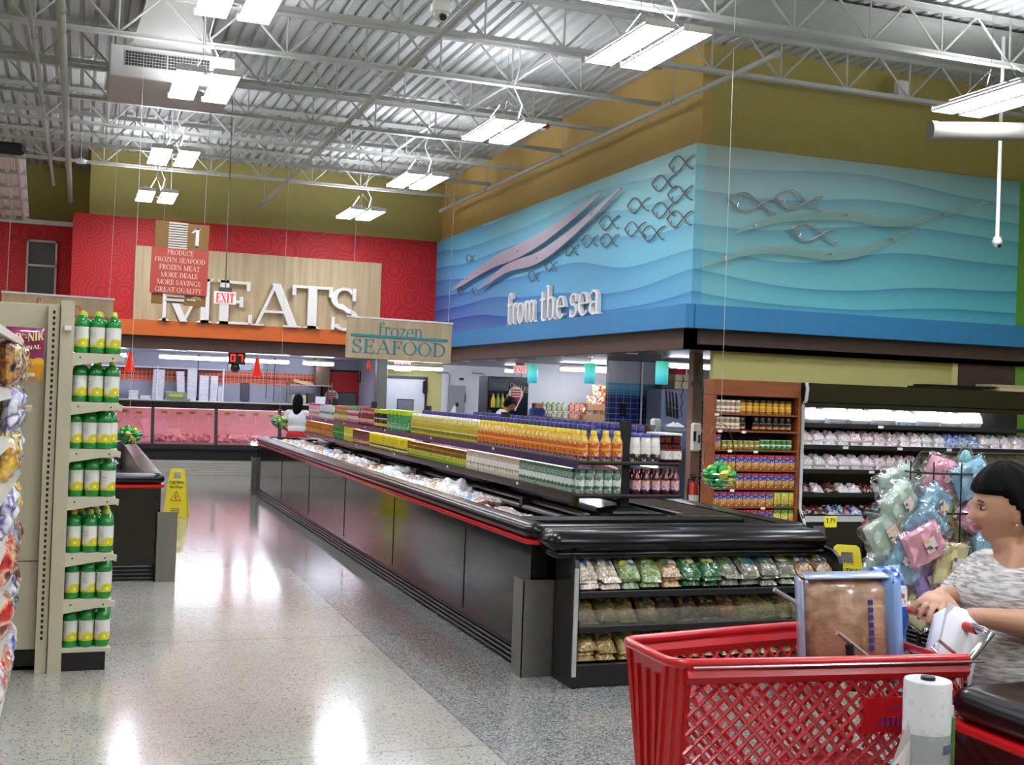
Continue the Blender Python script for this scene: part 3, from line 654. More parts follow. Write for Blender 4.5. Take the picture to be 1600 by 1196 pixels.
# fish outlines
FM = M('brushed_fish_metal', '8e8a86', .35, metal=.7); FM2 = M('bright_fish_metal', 'c8c8c6', .25, metal=.7)
def fish_mb(L_=.42, H_=.17, r=.009):
    mb = MB(); n = 18
    def side(s):
        pts = []
        for i in range(n+1):
            t = i/n; x = -L_*.5+L_*t
            z = s*H_*.5*math.sin(min(1, t/.66)*PI)*(1 if t < .66 else 0) if t < .66 else -s*H_*.42*math.sin((t-.66)/.34*PI/2)
            pts.append((x, 0, z))
        return pts
    mb.tube(side(1), r, 6); mb.tube(side(-1), r, 6)
    mb.tube([(-L_*.31, 0, -H_*.36), (-L_*.30, 0, -H_*.18), (-L_*.285, 0, -H_*.12)], r*.8, 5)
    return mb
fs = fish_mb(.50, .19, .009).build('fish_outline', FM, smooth=True); tag(fs, 'x', 'fish ornament')
st = Stamp(fs)
side = [(11.66, 4.26, .95), (12.27, 4.11, .95), (11.72, 3.92, .95), (12.92, 3.94, .95), (12.24, 3.79, .95), (11.77, 3.64, .95), (13.75, 3.83, .95), (12.99, 3.66, .9), (12.5, 3.55, .95), (14.34, 3.66, .85), (13.73, 3.60, .9), (14.98, 3.61, .85), (15.69, 3.45, .8), (16.37, 3.36, .8), (19.45, 3.92, .8), (19.9, 3.40, .75), (19.1, 3.33, .75)]
desc = ['at the very top by the corner', 'second from the corner in the top row', 'by the corner, second down', 'third in the top row', 'in the middle of the shoal', 'by the corner, third down', 'top of the left part of the shoal', 'lower middle of the shoal', 'lowest near the corner', 'left of the shoal, above its lower row', 'left part of the lower row', 'farther left alone in the lower row', 'above the word sea', 'above the word the', 'alone near the far red wall', 'lowest left by the glass ribbons', 'below the left glass ribbon']
for (y, z, k), d in zip(side, desc):
    if y-.30*k < 11.56: y = 11.56+.31*k
    st.put((6.255, y, z), (.0, .10, -PI/2), 'metal fish outline on the side mural, %s' % d, 'metal fish on the side mural', scale=(k*1.25, 1, k*1.0))
fs2 = fish_mb(.50, .18, .011).build('fish_outline', FM2, smooth=True); tag(fs2, 'x', 'fish ornament'); st2 = Stamp(fs2)
for (x, z), d in zip([(6.98, 3.83), (7.58, 3.91), (7.80, 3.56)], ['nearest the corner', 'upper right of the three', 'lowest of the three']):
    st2.put((x, 11.50, z), (0, .04, 0), 'bright metal fish outline on the front mural, %s' % d, 'metal fish on the front mural', scale=(1.25, 1, 1.1))
# glass ribbons

def ALPHA(name, col, a, rough=.4):
    m = M(name, col, rough); m.node_tree.nodes['Principled BSDF'].inputs['Alpha'].default_value = a; return m
RG = ALPHA('frosted_ribbon_glass', '9cc0b4', .35); RP = ALPHA('frosted_pinkish_panel', 'b8a8b4', .68)
def ribbon(pts, w, name_mat, label, side_):
    mb = MB(); n = 24; L2 = []
    P = [Vector(p) for p in pts]
    def cr(t):
        k = min(int(t*(len(P)-1)), len(P)-2); u = t*(len(P)-1)-k
        p0 = P[max(k-1, 0)]; p1 = P[k]; p2 = P[k+1]; p3 = P[min(k+2, len(P)-1)]
        return .5*((2*p1)+(p2-p0)*u+(2*p0-5*p1+4*p2-p3)*u*u+(3*p1-p0-3*p2+p3)*u**3)
    top = []; bot = []
    for i in range(n+1):
        t = i/n; p = cr(t); ww = w*math.sin(PI*min(.98, max(.02, t)))**.7
        top.append((p.x, p.y+ww/2)); bot.append((p.x, p.y-ww/2))
    mb.rings([[(bot[i][0], -.008, bot[i][1]), (top[i][0], -.008, top[i][1]), (top[i][0], .008, top[i][1]), (bot[i][0], .008, bot[i][1])] for i in range(n+1)])
    mb2 = MB()
    for t in (.12, .5, .86): p = cr(t); mb2.cyl((p.x, -.015, p.y), (p.x, .06, p.y), .014, seg=8)
    th = thing('glass_ribbon', label, 'wall ornament')
    mb.build('ribbon', name_mat, th); mb2.build('standoff', CHROME, th)
    if side_: th.location = (6.2, 0, 0); th.rotation_euler = (0, 0, -PI/2)
    else: th.location = (0, 11.47, 0)
    return th
sgn = lambda l: [(-y, z) for y, z in l]
def ribs(l): return sgn(l)
a = ribbon(ribs([(20.3, 3.42), (18.2, 3.70), (16.9, 3.78), (15.6, 3.92), (13.9, 4.22)]), .21, RP, 'long frosted wavy ribbon on the side mural, the upper left one', True)
b = ribbon(ribs([(18.8, 3.33), (17.4, 3.56), (16.1, 3.60), (14.9, 3.80), (13.3, 4.20)]), .17, RP, 'long frosted wavy ribbon on the side mural, the lower right one', True)
for q in (a, b):
    q.location = (6.2, 0, 0)
ribbon([(6.75, 3.48), (7.4, 3.70), (8.2, 3.80), (9.0, 3.78), (10.2, 4.12)], .13, RG, 'long greenish glass ribbon high on the front mural', False)
ribbon([(6.32, 3.07), (7.1, 3.32), (8.0, 3.33), (8.5, 3.42), (9.2, 3.74)], .13, RG, 'long greenish glass ribbon low on the front mural', False)

# hanging frozen signs
def hanging_sign(x0, x1, y, z0, z1, words, mat, label):
    t = thing('hanging_sign', label, 'sign', ((x0+x1)/2, y, z0)); w = (x1-x0)/2; H = z1-z0
    MB().bbox(-w, w, 0, .03, 0, H, .003).build('board', MAPLE, t)
    MB().box(-w-.01, w+.01, -.012, .042, H-.005, H+.018).build('top_rail', WHT, t)
    l = MB(); text(l, words[0], -w*.42, H*.56, H*.38, -.010, 0, fit=w*.86, fat=.8); text(l, words[1], -w*.90, H*.14, H*.34, -.010, 0, fit=w*1.80, fat=.8)
    l.box(-w*.92, w*.92, -.012, 0, H*.535, H*.60); l.build('lettering', mat, t)
    s = MB()
    for k in (-1, 1): s.cyl((k*w*.92, .015, H), (k*w*.92, .015, ZD-z0), .003, seg=4)
    s.build('wire', M('wire_grey', 'b0b0a8', .4), t)
    t.rotation_euler = (0, .012, 0)
TEAL = M('teal_letter', '2a8c9e', .5); ORL = M('orange_letter', 'd2501c', .5)
hanging_sign(3.30, 4.76, 15.5, 2.00, 2.54, ('frozen', 'SEAFOOD'), TEAL, 'maple hanging sign reading frozen SEAFOOD over the long freezer island')
hanging_sign(-.92, .36, 15.5, 2.05, 2.60, ('frozen', 'MEATS'), ORL, 'maple hanging sign with orange lettering behind the lime juice shelves')
hanging_sign(-2.3, -1.02, 15.0, 2.08, 2.62, ('frozen', 'MEATS'), ORL, 'maple hanging sign cut off by the left edge')
# aisle sign
t = thing('aisle_sign', 'hanging aisle sign with number 1 and a red list of goods', 'sign', (1.02, 14.0, 2.5))
BR = M('sign_brown', '8a6424', .5); RS = M('sign_red', 'c04a3c', .5)
b = MB(); b.bbox(-.29, -.12, 0, .02, .62, .93, .003); b.bbox(.06, .31, 0, .02, .60, .92, .003); b.bbox(-.29, -.17, .0, .02, -.02, .15, .003); b.bbox(.06, .31, 0, .02, -.02, .15, .003)
b.box(-.12, .06, .01, .02, .0, .93); b.build('brown_panel', BR, t)
l = MB()
for i in range(11): l.box(-.14, .07, -.012, .008, .62+.028*i, .638+.028*i)
for i in range(2): l.box(-.14, .07, -.012, .008, .02+.05*i, .05+.05*i)
l.build('louver', M('louver_white', 'd8d4c8', .5), t)
r = MB().bbox(-.315, .315, -.03, -.014, .10, .62, .003).build('list_panel', RS, t)
for i, s in enumerate(['PRODUCE', 'FROZEN SEAFOOD', 'FROZEN MEAT', 'MORE DEALS', 'MORE SAVINGS', 'GREAT QUALITY']):
    l = MB(); w = min(.60, text_w(s)*.058*.84); text(l, s, -w/2, .545-.085*i, .056, -.034, -.03, fit=w, fat=.9)
    l.build('text_line', M('sign_cream', 'ecd9c8', .5), r)
l = MB(); text(l, '1', .10, .66, .21, -.008, 0, wx=1.1); l.build('number', LETW, t)
l = MB(); pts = [(.20+.05*math.cos(a), -.01, .05+.04*math.sin(a)) for a in [PI*k/10 for k in range(11)]]; l.tube(pts, .004, 5); pts = [(.20+.03*math.cos(a), -.01, .05+.025*math.sin(a)) for a in [PI*k/10 for k in range(11)]]; l.tube(pts, .004, 5); l.box(.10, .2, -.01, 0, .04, .055); l.build('emblem', M('sign_cream', 'ecd9c8', .5), t)
s = MB(); s.cyl((-.2, .01, .93), (-.2, .01, 3.1), .003, seg=4); s.cyl((.25, .01, .92), (.25, .01, 3.1), .003, seg=4); s.build('wire', M('wire_grey', 'b0b0a8', .4), t)
t.rotation_euler = (0, .015, 0)
# exit signs
def exit_sign(loc, w, label, stem=0, side_=False):
    t = thing('exit_sign', label, 'exit sign', loc); h = w*.58
    MB().bbox(-w/2, w/2, 0, .05, 0, h, .006).build('housing', M('exit_housing', 'e8e0dc', .4, emit='ffe0dc', es=.22), t)
    l = MB(); text(l, 'EXIT', -w*.43, h*.12, h*.76, -.006, 0, fit=w*.86, fat=1.25); l.build('lettering', M('exit_red', 'e81818', .4, emit='ff1010', es=.6), t)
    if stem: s = MB(); s.cyl((0, .025, h+.06), (0, .025, stem), .008, seg=6); s.box(-w*.3, w*.3, 0, .05, h, h+.06); s.build('mount', M('dark_stem', '50504c', .5), t)
    if side_: t.rotation_euler = (0, 0, -PI/2)
exit_sign((1.88, 17.0, 2.72), .30, 'lit red EXIT sign hanging in front of the letter E', 5.62-2.72)
exit_sign((6.22, 23.6, 1.99), .34, 'lit red EXIT sign above the white door at the end of the hall')
exit_sign((7.40, 19.85, 1.98), .24, 'red exit sign hung from the seafood ceiling beside the farthest pendant', .19)
# ================================================================ HELPERS FOR THINGS BUILT IN PLACE
def wb(mb, name, mats, t, smooth=False, loc=None):
    """link a part whose vertices are in world coordinates under thing t (unrotated)"""
    L0 = Vector(t.location) if not t.get('_w') else Vector((0, 0, 0))
    mb.v = [(v[0]-L0.x, v[1]-L0.y, v[2]-L0.z) for v in mb.v]
    o = mb.build(name, mats, t, smooth=smooth)
    return o
def wsub(mb, name, mats, p, smooth=False):
    """same for a sub-part: p's parent carries the location"""
    L0 = Vector(p.parent.location)
    mb.v = [(v[0]-L0.x, v[1]-L0.y, v[2]-L0.z) for v in mb.v]
    return mb.build(name, mats, p, smooth=smooth)
def rnd(a, b): return random.uniform(a, b)
def pillow(w, d, h, seg=10, wr=.15, seed=0, flat=.5):
    """soft bag lying flat: rectangular seams at the rim, puffed middle with wrinkles"""
    R_ = random.Random(seed); mb = MB(); n = seg; top = []; bot = []
    ph = [R_.uniform(0, 6.28) for _ in range(6)]
    def hz(u, v):
        e = max(0, (1-abs(u)**3.0)*(1-abs(v)**3.0))**flat
        return e*(1+wr*(math.sin(7*u+ph[0]+3*v)+math.sin(9*v+ph[1])+.6*math.sin(13*u*v+ph[2]+8*u)))
    for i in range(n+1):
        for j in range(n+1):
            u = -1+2*i/n; v = -1+2*j/n; k = 1-.04*(1-hz(u, v))
            top.append((u*w/2*k, v*d/2*k, h*.38+h*.62*hz(u, v))); bot.append((u*w/2*k, v*d/2*k, h*.38-h*.38*min(1, hz(u, v)*1.2)))
    N = (n+1)**2; fs = []
    for i in range(n):
        for j in range(n):
            a = i*(n+1)+j; fs.append((a, a+n+1, a+n+2, a+1)); fs.append((N+a, N+a+1, N+a+n+2, N+a+n+1))
    for i in range(n):
        for (a, b) in ((i, i+1), (n*(n+1)+i+1, n*(n+1)+i), ((i+1)*(n+1), i*(n+1)), (i*(n+1)+n, (i+1)*(n+1)+n)): fs.append((a, b, N+b, N+a))
    mb.add(top+bot, fs); return mb
def bottle(name, label, cat, H, R, body, cap, lab, group=None, capH=.16, sq=False, capR=.55, neck=.62, lr=(.12, .55), seg=12, parts=True):
    """a bottle: body is the thing, cap and printed label are its parts"""
    pr = [(.001, 0), (R*.9, 0), (R, H*.03), (R, H*neck), (R*.93, H*(neck+.06)), (R*capR*.95, H*(1-capH)), (R*capR*.9, H*(1-capH*.9)), (.001, H*(1-capH*.9))]
    mb = MB()
    if sq:
        mb.bbox(-R, R, -R, R, 0, H*neck, R*.25); mb.bbox(-R*.9, R*.9, -R*.9, R*.9, H*neck-.001, H*(1-capH), R*.3)
    else: mb.lathe(pr, seg)
    o = mb.build(name, body, smooth=not sq); tag(o, label, cat, group)
    if parts:
        c = MB()
        if sq: c.bbox(-R*capR, R*capR, -R*capR, R*capR, H*(1-capH), H, R*.1)
        else: c.lathe([(.001, H*(1-capH)), (R*capR*1.08, H*(1-capH)), (R*capR*1.02, H*.985), (R*capR*.9, H), (.001, H)], seg)
        c.build('cap', cap, o, smooth=not sq)
        if lab:
            l = MB(); r2 = R*1.015
            if sq: l.bbox(-r2, r2, -r2, r2, H*lr[0], H*lr[1], R*.25)
            else: l.lathe([(R*.9, H*lr[0]), (r2, H*lr[0]+.0005), (r2, H*lr[1]), (R*.9, H*lr[1]+.0005)], seg)
            l.build('label', lab, o, smooth=not sq)
    return o

# ================================================================ LONG FREEZER ISLAND
BUMP = M('bumper_black', '0c0a0b', .24, spec=.35); CASEP = M('case_panel_black', '0b0c0d', .09, coat=.3, var=.15, scale=1.5)
REDT = M('red_trim', 'c8161c', .25, coat=.5, emit='c8161c', es=.0); LINER = M('basin_liner', '4a4644', .4); KICK = M('kick_black', '101010', .4)
def island(name, label, x0, x1, y0, y1, near=True, divs=True, spine=True):
    t = thing(name, label, 'freezer', ((x0+x1)/2, y0, 0))
    b = MB()   # body shell: inset plinth and panels
    b.box(x0+.06, x1-.06, y0+.05, y1-.05, 0, .14)
    for (a, c, d, e) in ((x0+.03, x0+.14, y0+.03, y1-.03), (x1-.14, x1-.03, y0+.03, y1-.03), (x0+.14, x1-.14, y0+.03, y0+.14), (x0+.14, x1-.14, y1-.14, y1-.03)):
        b.box(a, c, d, e, .13, .76)
    b.box(x0+.14, x1-.14, y0+.14, y1-.14, .13, .5)
    body = wb(b, 'body', CASEP, t)
    k = MB()
    for i in range(4):
        z = .012+.03*i
        k.bbox(x0+.035, x0+.06, y0+.06, y1-.06, z, z+.02, .006); k.bbox(x1-.06, x1-.035, y0+.06, y1-.06, z, z+.02, .006)
        k.bbox(x0+.06, x1-.06, y0+.025, y0+.05, z, z+.02, .006); k.bbox(x0+.06, x1-.06, y1-.05, y1-.025, z, z+.02, .006)
    wb(k, 'kick_grille', KICK, t)
    # seams between panels
    y = y0+1.25
    while y < y1-.3:
        for xa in (x0+.026, x1-.031): s = MB(); s.box(xa, xa+.005, y, y+.012, .16, .72); wsub(s, 'panel_joint', KICK, body)
        y += 1.9
    # bumper: bullnose loop swept round the rectangle
    prof = []
    for i in range(10):
        a = PI*.5+PI*i/9; prof.append((.055*math.cos(a), .045*math.sin(a)))   # outward bulge at -x
    prof += [(.10, -.03), (.10, .035)]
    def loop(inset, z):
        r = .09-min(.08, max(0, inset)); pts = []
        for (cx, cy, a0) in ((x1-inset-r, y1-inset-r, 0), (x0+inset+r, y1-inset-r, 90), (x0+inset+r, y0+inset+r, 180), (x1-inset-r, y0+inset+r, 270)):
            for k2 in range(6): a = math.radians(a0+18*k2); pts.append((cx+r*math.cos(a), cy+r*math.sin(a), z))
        return pts
    bm_ = MB(); bm_.rings([loop(.055+px, .815+pz) for px, pz in prof], cap=False, closed=True)
    wb(bm_, 'bumper', BUMP, t, smooth=True)
    r_ = MB(); lp = [(.0, .742), (-.012, .75), (-.012, .765), (.0, .772), (.03, .772), (.03, .742)]
    r_.rings([loop(.012+a, z) for a, z in lp], cap=False, closed=True); wb(r_, 'red_trim', REDT, t, smooth=True)
    # liner walls and inner rim
    l = MB()
    for (a, c, d, e) in ((x0+.14, x0+.16, y0+.14, y1-.14), (x1-.16, x1-.14, y0+.14, y1-.14), (x0+.16, x1-.16, y0+.14, y0+.16), (x0+.16, x1-.16, y1-.16, y1-.14)): l.box(a, c, d, e, .5, .84)
    l.box(x0+.14, x1-.14, y0+.14, y1-.14, .5, .52)
    wb(l, 'liner', LINER, t)
    if spine:
        xc = (x0+x1)/2; s = MB(); s.prism([(xc-.30, .52), (xc+.30, .52), (xc+.30, .80), (xc+.22, .86), (xc-.22, .86), (xc-.30, .80)], y0+.6, y1-.16)
        wb(s, 'spine', M('spine_brown_black', '241d1b', .3, coat=.3), t)
        s = MB()
        for sg in (-1, 1):
            for (dx, z) in ((.40, .80), (.335, .835)): s.bbox(xc+sg*dx-.03, xc+sg*dx+.03, y0+.6, y1-.16, z, z+.028, .008)
        wb(s, 'lid_rail', M('rail_brown', '4c413e', .3, coat=.3), t)
        y = y0+1.5; s = MB()
        while y < y1-.6: s.box(xc-.43, xc-.28, y, y+.06, .80, .88); y += 1.4
        wb(s, 'rail_bracket', KICK, t)
    # cross rims at the near end
    if near:
        s = MB(); s.bbox(x0+.14, x1-.14, y0+.56, y0+.64, .62, .845, .02); s.bbox(x0+.14, x1-.14, y0+.30, y0+.34, .79, .82, .008)
        wb(s, 'cross_divider', M('divider_black', '181616', .25, coat=.4), t)
    return t
isl = island('freezer_island', 'long black freezer island with red stripe running down the middle of the store', 2.43, 4.33, 6.28, 17.4)
islL = island('freezer_island', 'black freezer island behind the lime juice shelves at left', -1.2, .68, 9.88, 15.3, near=False, spine=False)
islR = island('freezer_island', 'black red-trimmed freezer case behind the candy floss rack at right', 5.36, 8.6, 4.9, 7.25, near=False, spine=False)
islN = island('freezer_island', 'black case with rounded bumper and red stripe in the bottom right corner', 2.22, 4.1, .2, 2.62, near=False, spine=False)
# silvery foil corner protector seen at the near left island corner is part of the bumper
for t_, (x, y) in ((isl, (2.50, 6.35)), (isl, (2.50, 17.3)), (islL, (.61, 9.95))):
    w = MB().bbox(x-.05, x+.05, y-.05, y+.05, .785, .864, .03); w2 = wb(w, 'corner_foil', M('corner_foil', '2a2626', .12, metal=.8, bump=.8, scale=60), t_, smooth=True)
# island inner goods lie in the basin
def guard(x0, y0, dx, dy, h, label):
    """folded steel plate: an L of two thin leaves"""
    mb = MB(); mb.box(min(x0, x0+dx), max(x0, x0+dx), y0, y0+.006, 0, h); mb.box(x0, x0+.006, y0, y0+dy, 0, h)
    o = mb.build('corner_guard', M('guard_steel', '8d8b84', .32, metal=.75, var=.12, scale=20)); centre(o); tag(o, label, 'corner guard')
guard(2.40, 6.26, .19, .16, .55, 'brushed steel corner guard at the near corner of the long island')
guard(.62, 9.83, .16, .16, .56, 'brushed steel corner guard at the corner of the left island')
guard(2.40, 17.42, .16, .12, .55, 'steel corner guard at the far corner of the long island')

# -------- packages in the basins
FZ = [MIX('frozen_pack_%d' % i, c, 14) for i, c in enumerate([['e8e4de', 'b9b2aa', 'f4f2ee', 'd9b9ae'], ['c9a382', 'e8dccc', '9a6f58', 'f0ece6'], ['dfe8f2', '8fb4d8', 'ffffff', 'b8b4b0'], ['d8c090', 'b88850', 'f0e8d0', '7a5a44'], ['f0d8d4', 'c47868', 'ffffff', 'e8e0dc']])]
fzn = ['white and grey', 'brown and cream', 'white and blue', 'tan', 'white and pink']
FP = []
for i in range(5):
    for k in range(2):
        o = pillow(.26, .19, .07, 10, .22, seed=i*3+k).build('frozen_package', FZ[i], smooth=True)
        tag(o, '', 'frozen package'); FP.append(Stamp(o))
zones = [(6.35+.25, 6.8, .735, 'the near end well'), (7.0, 9.2, .70, 'the front part of the left well'), (9.2, 13.0, .745, 'the middle of the left well'), (13.0, 17.1, .745, 'the far part of the left well')]
y = 7.08; 
while y < 17.1:
    zn = 'the left well, nearer half' if y < 11 else 'the left well, farther half'
    for x in (2.68, 2.86):
        q = random.randrange(10); i = q//2
        hz = .705 if y < 8.2 else .745
        if rnd(0, 1) < .08: continue
        FP[q].put((x+rnd(-.03, .03), y+rnd(-.04, .04), hz+rnd(-.02, .04)), (rnd(-.22, .22), rnd(-.25, .25), rnd(-.8, .8)+PI/2*random.randrange(2)),
                  '%s frozen package lying in %s of the island' % (fzn[i], zn), '%s frozen packages in %s' % (fzn[i], zn))
    y += .20
y = 7.08
while y < 16.9:
    for x in (2.70, 2.88):
        q = random.randrange(10); i = q//2
        if rnd(0, 1) < .5: continue
    y += .3
for x in (3.9, 4.08):
    y = 7.1
    while y < 14:
        q = random.randrange(10); i = q//2
        FP[q].put((x, y, .60), (rnd(-.1, .1), rnd(-.1, .1), rnd(-.5, .5)), '%s frozen package lying in the right well of the long island' % fzn[i], '%s frozen packages in the right well' % fzn[i]); y += .27
for k, x in enumerate([2.68, 2.98, 3.3, 3.6, 3.95]):
    q = (k*3) % 10; FP[q].put((x, 6.62, .60), (0, 0, rnd(-.3, .3)), '%s frozen package in the near end well, %s from the left' % (fzn[q//2], ['first', 'second', 'third', 'fourth', 'fifth'][k]), None)
big = pillow(.5, .34, .11, 14, .25, 5).build('frozen_bag', MIX('clear_white_bag', ['f6f6f6', 'c8c8c8', 'ffffff', 'a8c8dc'], 9), smooth=True)
tag(big, 'big crumpled white and clear bag on the middle of the left well', 'frozen bag'); big.location = (2.84, 9.05, .765); big.rotation_euler = (.05, -.08, 1.2)
for k, (x, y, z, r, l) in enumerate([(2.86, 10.9, .775, .8, 'folded white bag with red print, halfway down the left well'), (2.80, 12.3, .775, 1.7, 'crumpled white bag beyond the red-printed one in the left well'), (2.62, 6.85, .73, .4, 'white bag corner poking up at the near left corner of the island')]):
    dup(big, (x, y, z), (0, .05, r), l).scale = (.8, .8, .8) if k < 2 else (.4, .4, .5)
# left island goods
for k in range(16):
    q = random.randrange(10); x = rnd(.05, .42) if k % 2 else rnd(-.5, .0)
    FP[q].put((x, 10.3+.3*k, .62+rnd(0, .04)), (rnd(-.1, .1), rnd(-.1, .1), rnd(-.6, .6)), '%s frozen package lying in the left island' % fzn[q//2], '%s frozen packages in the left island' % fzn[q//2])

# -------- shelf rack on the island
rk = thing('island_shelf_rack', 'black two-tier shelf rack standing along the spine of the long island', 'shelf rack', (3.35, 6.95, .86))
p = MB()
ys_ = [6.99, 9.3, 11.65, 14.0, 16.35]
sh = MB(); sh.bbox(2.99, 3.71, 6.90, 16.45, 1.168, 1.19, .006); wb(sh, 'shelf', BLK2, rk)
sh = MB(); sh.bbox(2.97, 3.73, 6.90, 16.45, .955, .98, .006); wb(sh, 'shelf', BLK2, rk)
for y in ys_:
    p = MB(); p.box(3.32, 3.38, y-.03, y+.03, .86, 1.45); p.rings([[(3.35+a*s_, y+b*s_, z) for a, b in ((-1, -1), (1, -1), (1, 1), (-1, 1))] for s_, z in ((.13, .862), (.12, .875), (.04, .90))]); wb(p, 'post', BLK2, rk)
for z in (1.168, .955):
    p = MB(); p.box(2.975, 2.99, 6.9, 16.45, z-.022, z+.026) if z > 1 else p.box(2.955, 2.97, 6.9, 16.45, z-.02, z+.026)
    wb(p, 'price_rail', M('rail_navy', '2b2a5e', .3, coat=.4) if z > 1 else M('rail_dark', '2a2426', .3, coat=.4), rk)
for x in (3.04, 3.66):
    p = MB(); p.box(x-.018, x+.018, 7.15, 16.3, 1.140, 1.166); wb(p, 'light_strip', EMIT('warm_strip', 'ffe4c0', 9.0), rk)
# price tag clips
clip = MB().bbox(-.004, .0, -.02, .02, 0, .02, .003).build('price_tag', M('tag_white', 'f4f4f0', .4)); tag(clip, 'small white price tag on the upper rail of the island rack', 'price tag', 'rack price tags'); cs = Stamp(clip)
for y in (8.5, 10.2, 11.9, 12.8, 13.9, 15.0, 16.0): cs.put((2.974, y, 1.172), 0, 'small white price tag on the upper rail of the island rack', 'upper rack price tags')
for y in (7.9, 9.6, 11.4, 13.1, 14.4, 15.6): cs.put((2.954, y, .958), 0, 'small white price tag clipped on the lower rail of the island rack', 'lower rack price tags')

# -------- bottles on the rack
def mk(n, lab, cat, H, R, body, cap, stops, **k):
    bmat = M(n+'_body', body, .15, coat=.6); cmat = M(n+'_cap', cap, .35)
    lmat = BAND(n+'_label', stops, wob=.006) if stops else None
    return bottle(n, lab, cat, H, R, bmat, cmat, lmat, **k)
def row(o, xs_, ys2, z, label, group, jitter=.003, rz=None):
    s_ = o if isinstance(o, Stamp) else Stamp(o)
    for x in xs_:
        for y in ys2: s_.put((x+rnd(-jitter, jitter), y, z), rnd(0, .3) if rz is None else rz, label, group)
    return s_
def fr(a, b, st):
    r = []; 
    while a < b-1e-6: r.append(round(a, 4)); a += st
    return r
UZ, LZ = 1.191, .981
ojm = mk('juice_bottle', 'x', 'bottle', .195, .036, 'd8b040', 'e6cc2a', [(0, '3a2f86'), (.03, 'e07818'), (.07, 'f0b060'), (.082, 'd86a1c'), (.115, 'e8b83c')], lr=(.06, .62), capH=.13)
a = row(ojm, [3.035], fr(7.05, 9.0, .083), UZ, 'orange juice bottle with yellow cap, long front row of the upper island shelf', 'orange bottles along the upper shelf')
row(a, [3.035, 3.115, 3.195, 3.275], [6.955], UZ, 'orange juice bottle with yellow cap on the near end of the upper island shelf', 'orange bottles on the end of the upper shelf')
oil = mk('oil_bottle', 'x', 'bottle', .195, .034, 'b8a830', 'f2f0e0', [(0, 'c8b838'), (.03, '8a8a20'), (.06, 'e8dca0'), (.07, 'c4b030'), (.115, 'd8cc70')], lr=(.06, .6), capH=.12)
row(oil, [3.035], fr(9.05, 11.05, .078), UZ, 'yellow oil bottle with white cap in the front row of the upper island shelf', 'yellow oil bottles along the upper shelf')
blue = mk('blue_capped_bottle', 'x', 'bottle', .225, .036, '4a4e9a', '26246e', [(0, '3b3a88'), (.05, 'd0d0e4'), (.08, '3b3a88')], capH=.2, capR=.8)
b_ = row(blue, [3.14], fr(7.05, 11.05, .082), UZ, 'blue-capped bottle behind the orange and yellow rows on the island rack', 'blue-capped bottles in the second row')
row(b_, [3.64], fr(7.35, 11.0, .12), UZ, 'blue-capped bottle on the far right side of the upper island shelf', 'blue-capped bottles on the right side')
wb_ = mk('white_bottle', 'x', 'bottle', .18, .036, 'e4e2d8', '2a2a86', [(0, '222222'), (.05, 'e8e6dc')], capR=.9, capH=.1, lr=(.02, .5))
row(wb_, [3.41, 3.485, 3.555], [6.96], UZ, 'white bottle with blue cap beside the post on the end of the upper island shelf', 'white bottles on the end of the upper shelf')
rb = mk('cranberry_bottle', 'x', 'bottle', .19, .036, '4a1216', 'e8e4e4', [(0, '5a1418'), (.02, 'e4dcd8'), (.075, '6a1a1e')], capR=.95, capH=.08, sq=True, lr=(.05, .5))
row(rb, [3.63, 3.70], [6.96, 7.05, 7.14], UZ, 'square dark red drink bottle at the right end of the upper island shelf', 'dark red square bottles')
# middle assortments
def seg(n, lab, H, R, body, cap, stops, y0, y1, z, x=3.035, **k):
    o = mk(n, 'x', 'bottle' if 'bottle' in n else 'jar', H, R, body, cap, stops, **k)
    row(o, [x], fr(y0, y1, R*2.12), z, lab, lab.split(' on the ')[0]+' group')
seg('green_tub', 'green tub with lime lid on the upper island shelf', .21, .075, '3f9a5c', 'a8c41c', [(0, '7ab890'), (.06, '3f9a5c'), (.12, 'c0d8b0')], 11.13, 11.8, UZ, capR=.98, capH=.22, neck=.76)
seg('black_jar', 'black and white checked jar with lime lid on the upper island shelf', .20, .055, '1c1c1c', 'b4c81c', [(0, 'c83a1c'), (.025, 'e8c02c'), (.055, '141414'), (.1, 'e8e8e8')], 11.95, 12.45, UZ, capR=.95, capH=.2, neck=.76)
seg('wine_red_bottle', 'dark red bottle with pale label on the upper island shelf', .20, .036, '7a1c22', 'a83038', [(0, '8a3034'), (.04, 'd8a8a0'), (.08, '7a1c22')], 12.5, 13.3, UZ)
seg('pink_label_bottle', 'pinkish bottle with green cap on the upper island shelf', .19, .036, 'b0606a', '3f9a3c', [(0, 'c87880'), (.05, 'e8c8c8'), (.09, 'a04850')], 13.35, 13.9, UZ)
seg('olive_bottle', 'olive brown bottle with red cap on the upper island shelf', .19, .036, '9a8838', 'c05838', [(0, 'a89038'), (.04, 'd8c890'), (.09, '8a7428')], 13.95, 14.7, UZ, capR=.9)
seg('blue_label_jar', 'white jar with blue label on the upper island shelf', .18, .045, 'd8dcd8', '9ab8c8', [(0, 'e4e4dc'), (.07, '5088a8'), (.11, 'c8d8dc')], 14.78, 15.55, UZ, capR=.95, neck=.8, capH=.08)
seg('pink_lid_jar', 'pale pink jar with pink lid on the upper island shelf', .19, .045, 'd8b0b8', 'c03c68', [(0, 'e0c0c4'), (.05, 'c88890'), (.09, 'ecdcdc')], 15.65, 16.4, UZ, capR=.98, neck=.8, capH=.14)
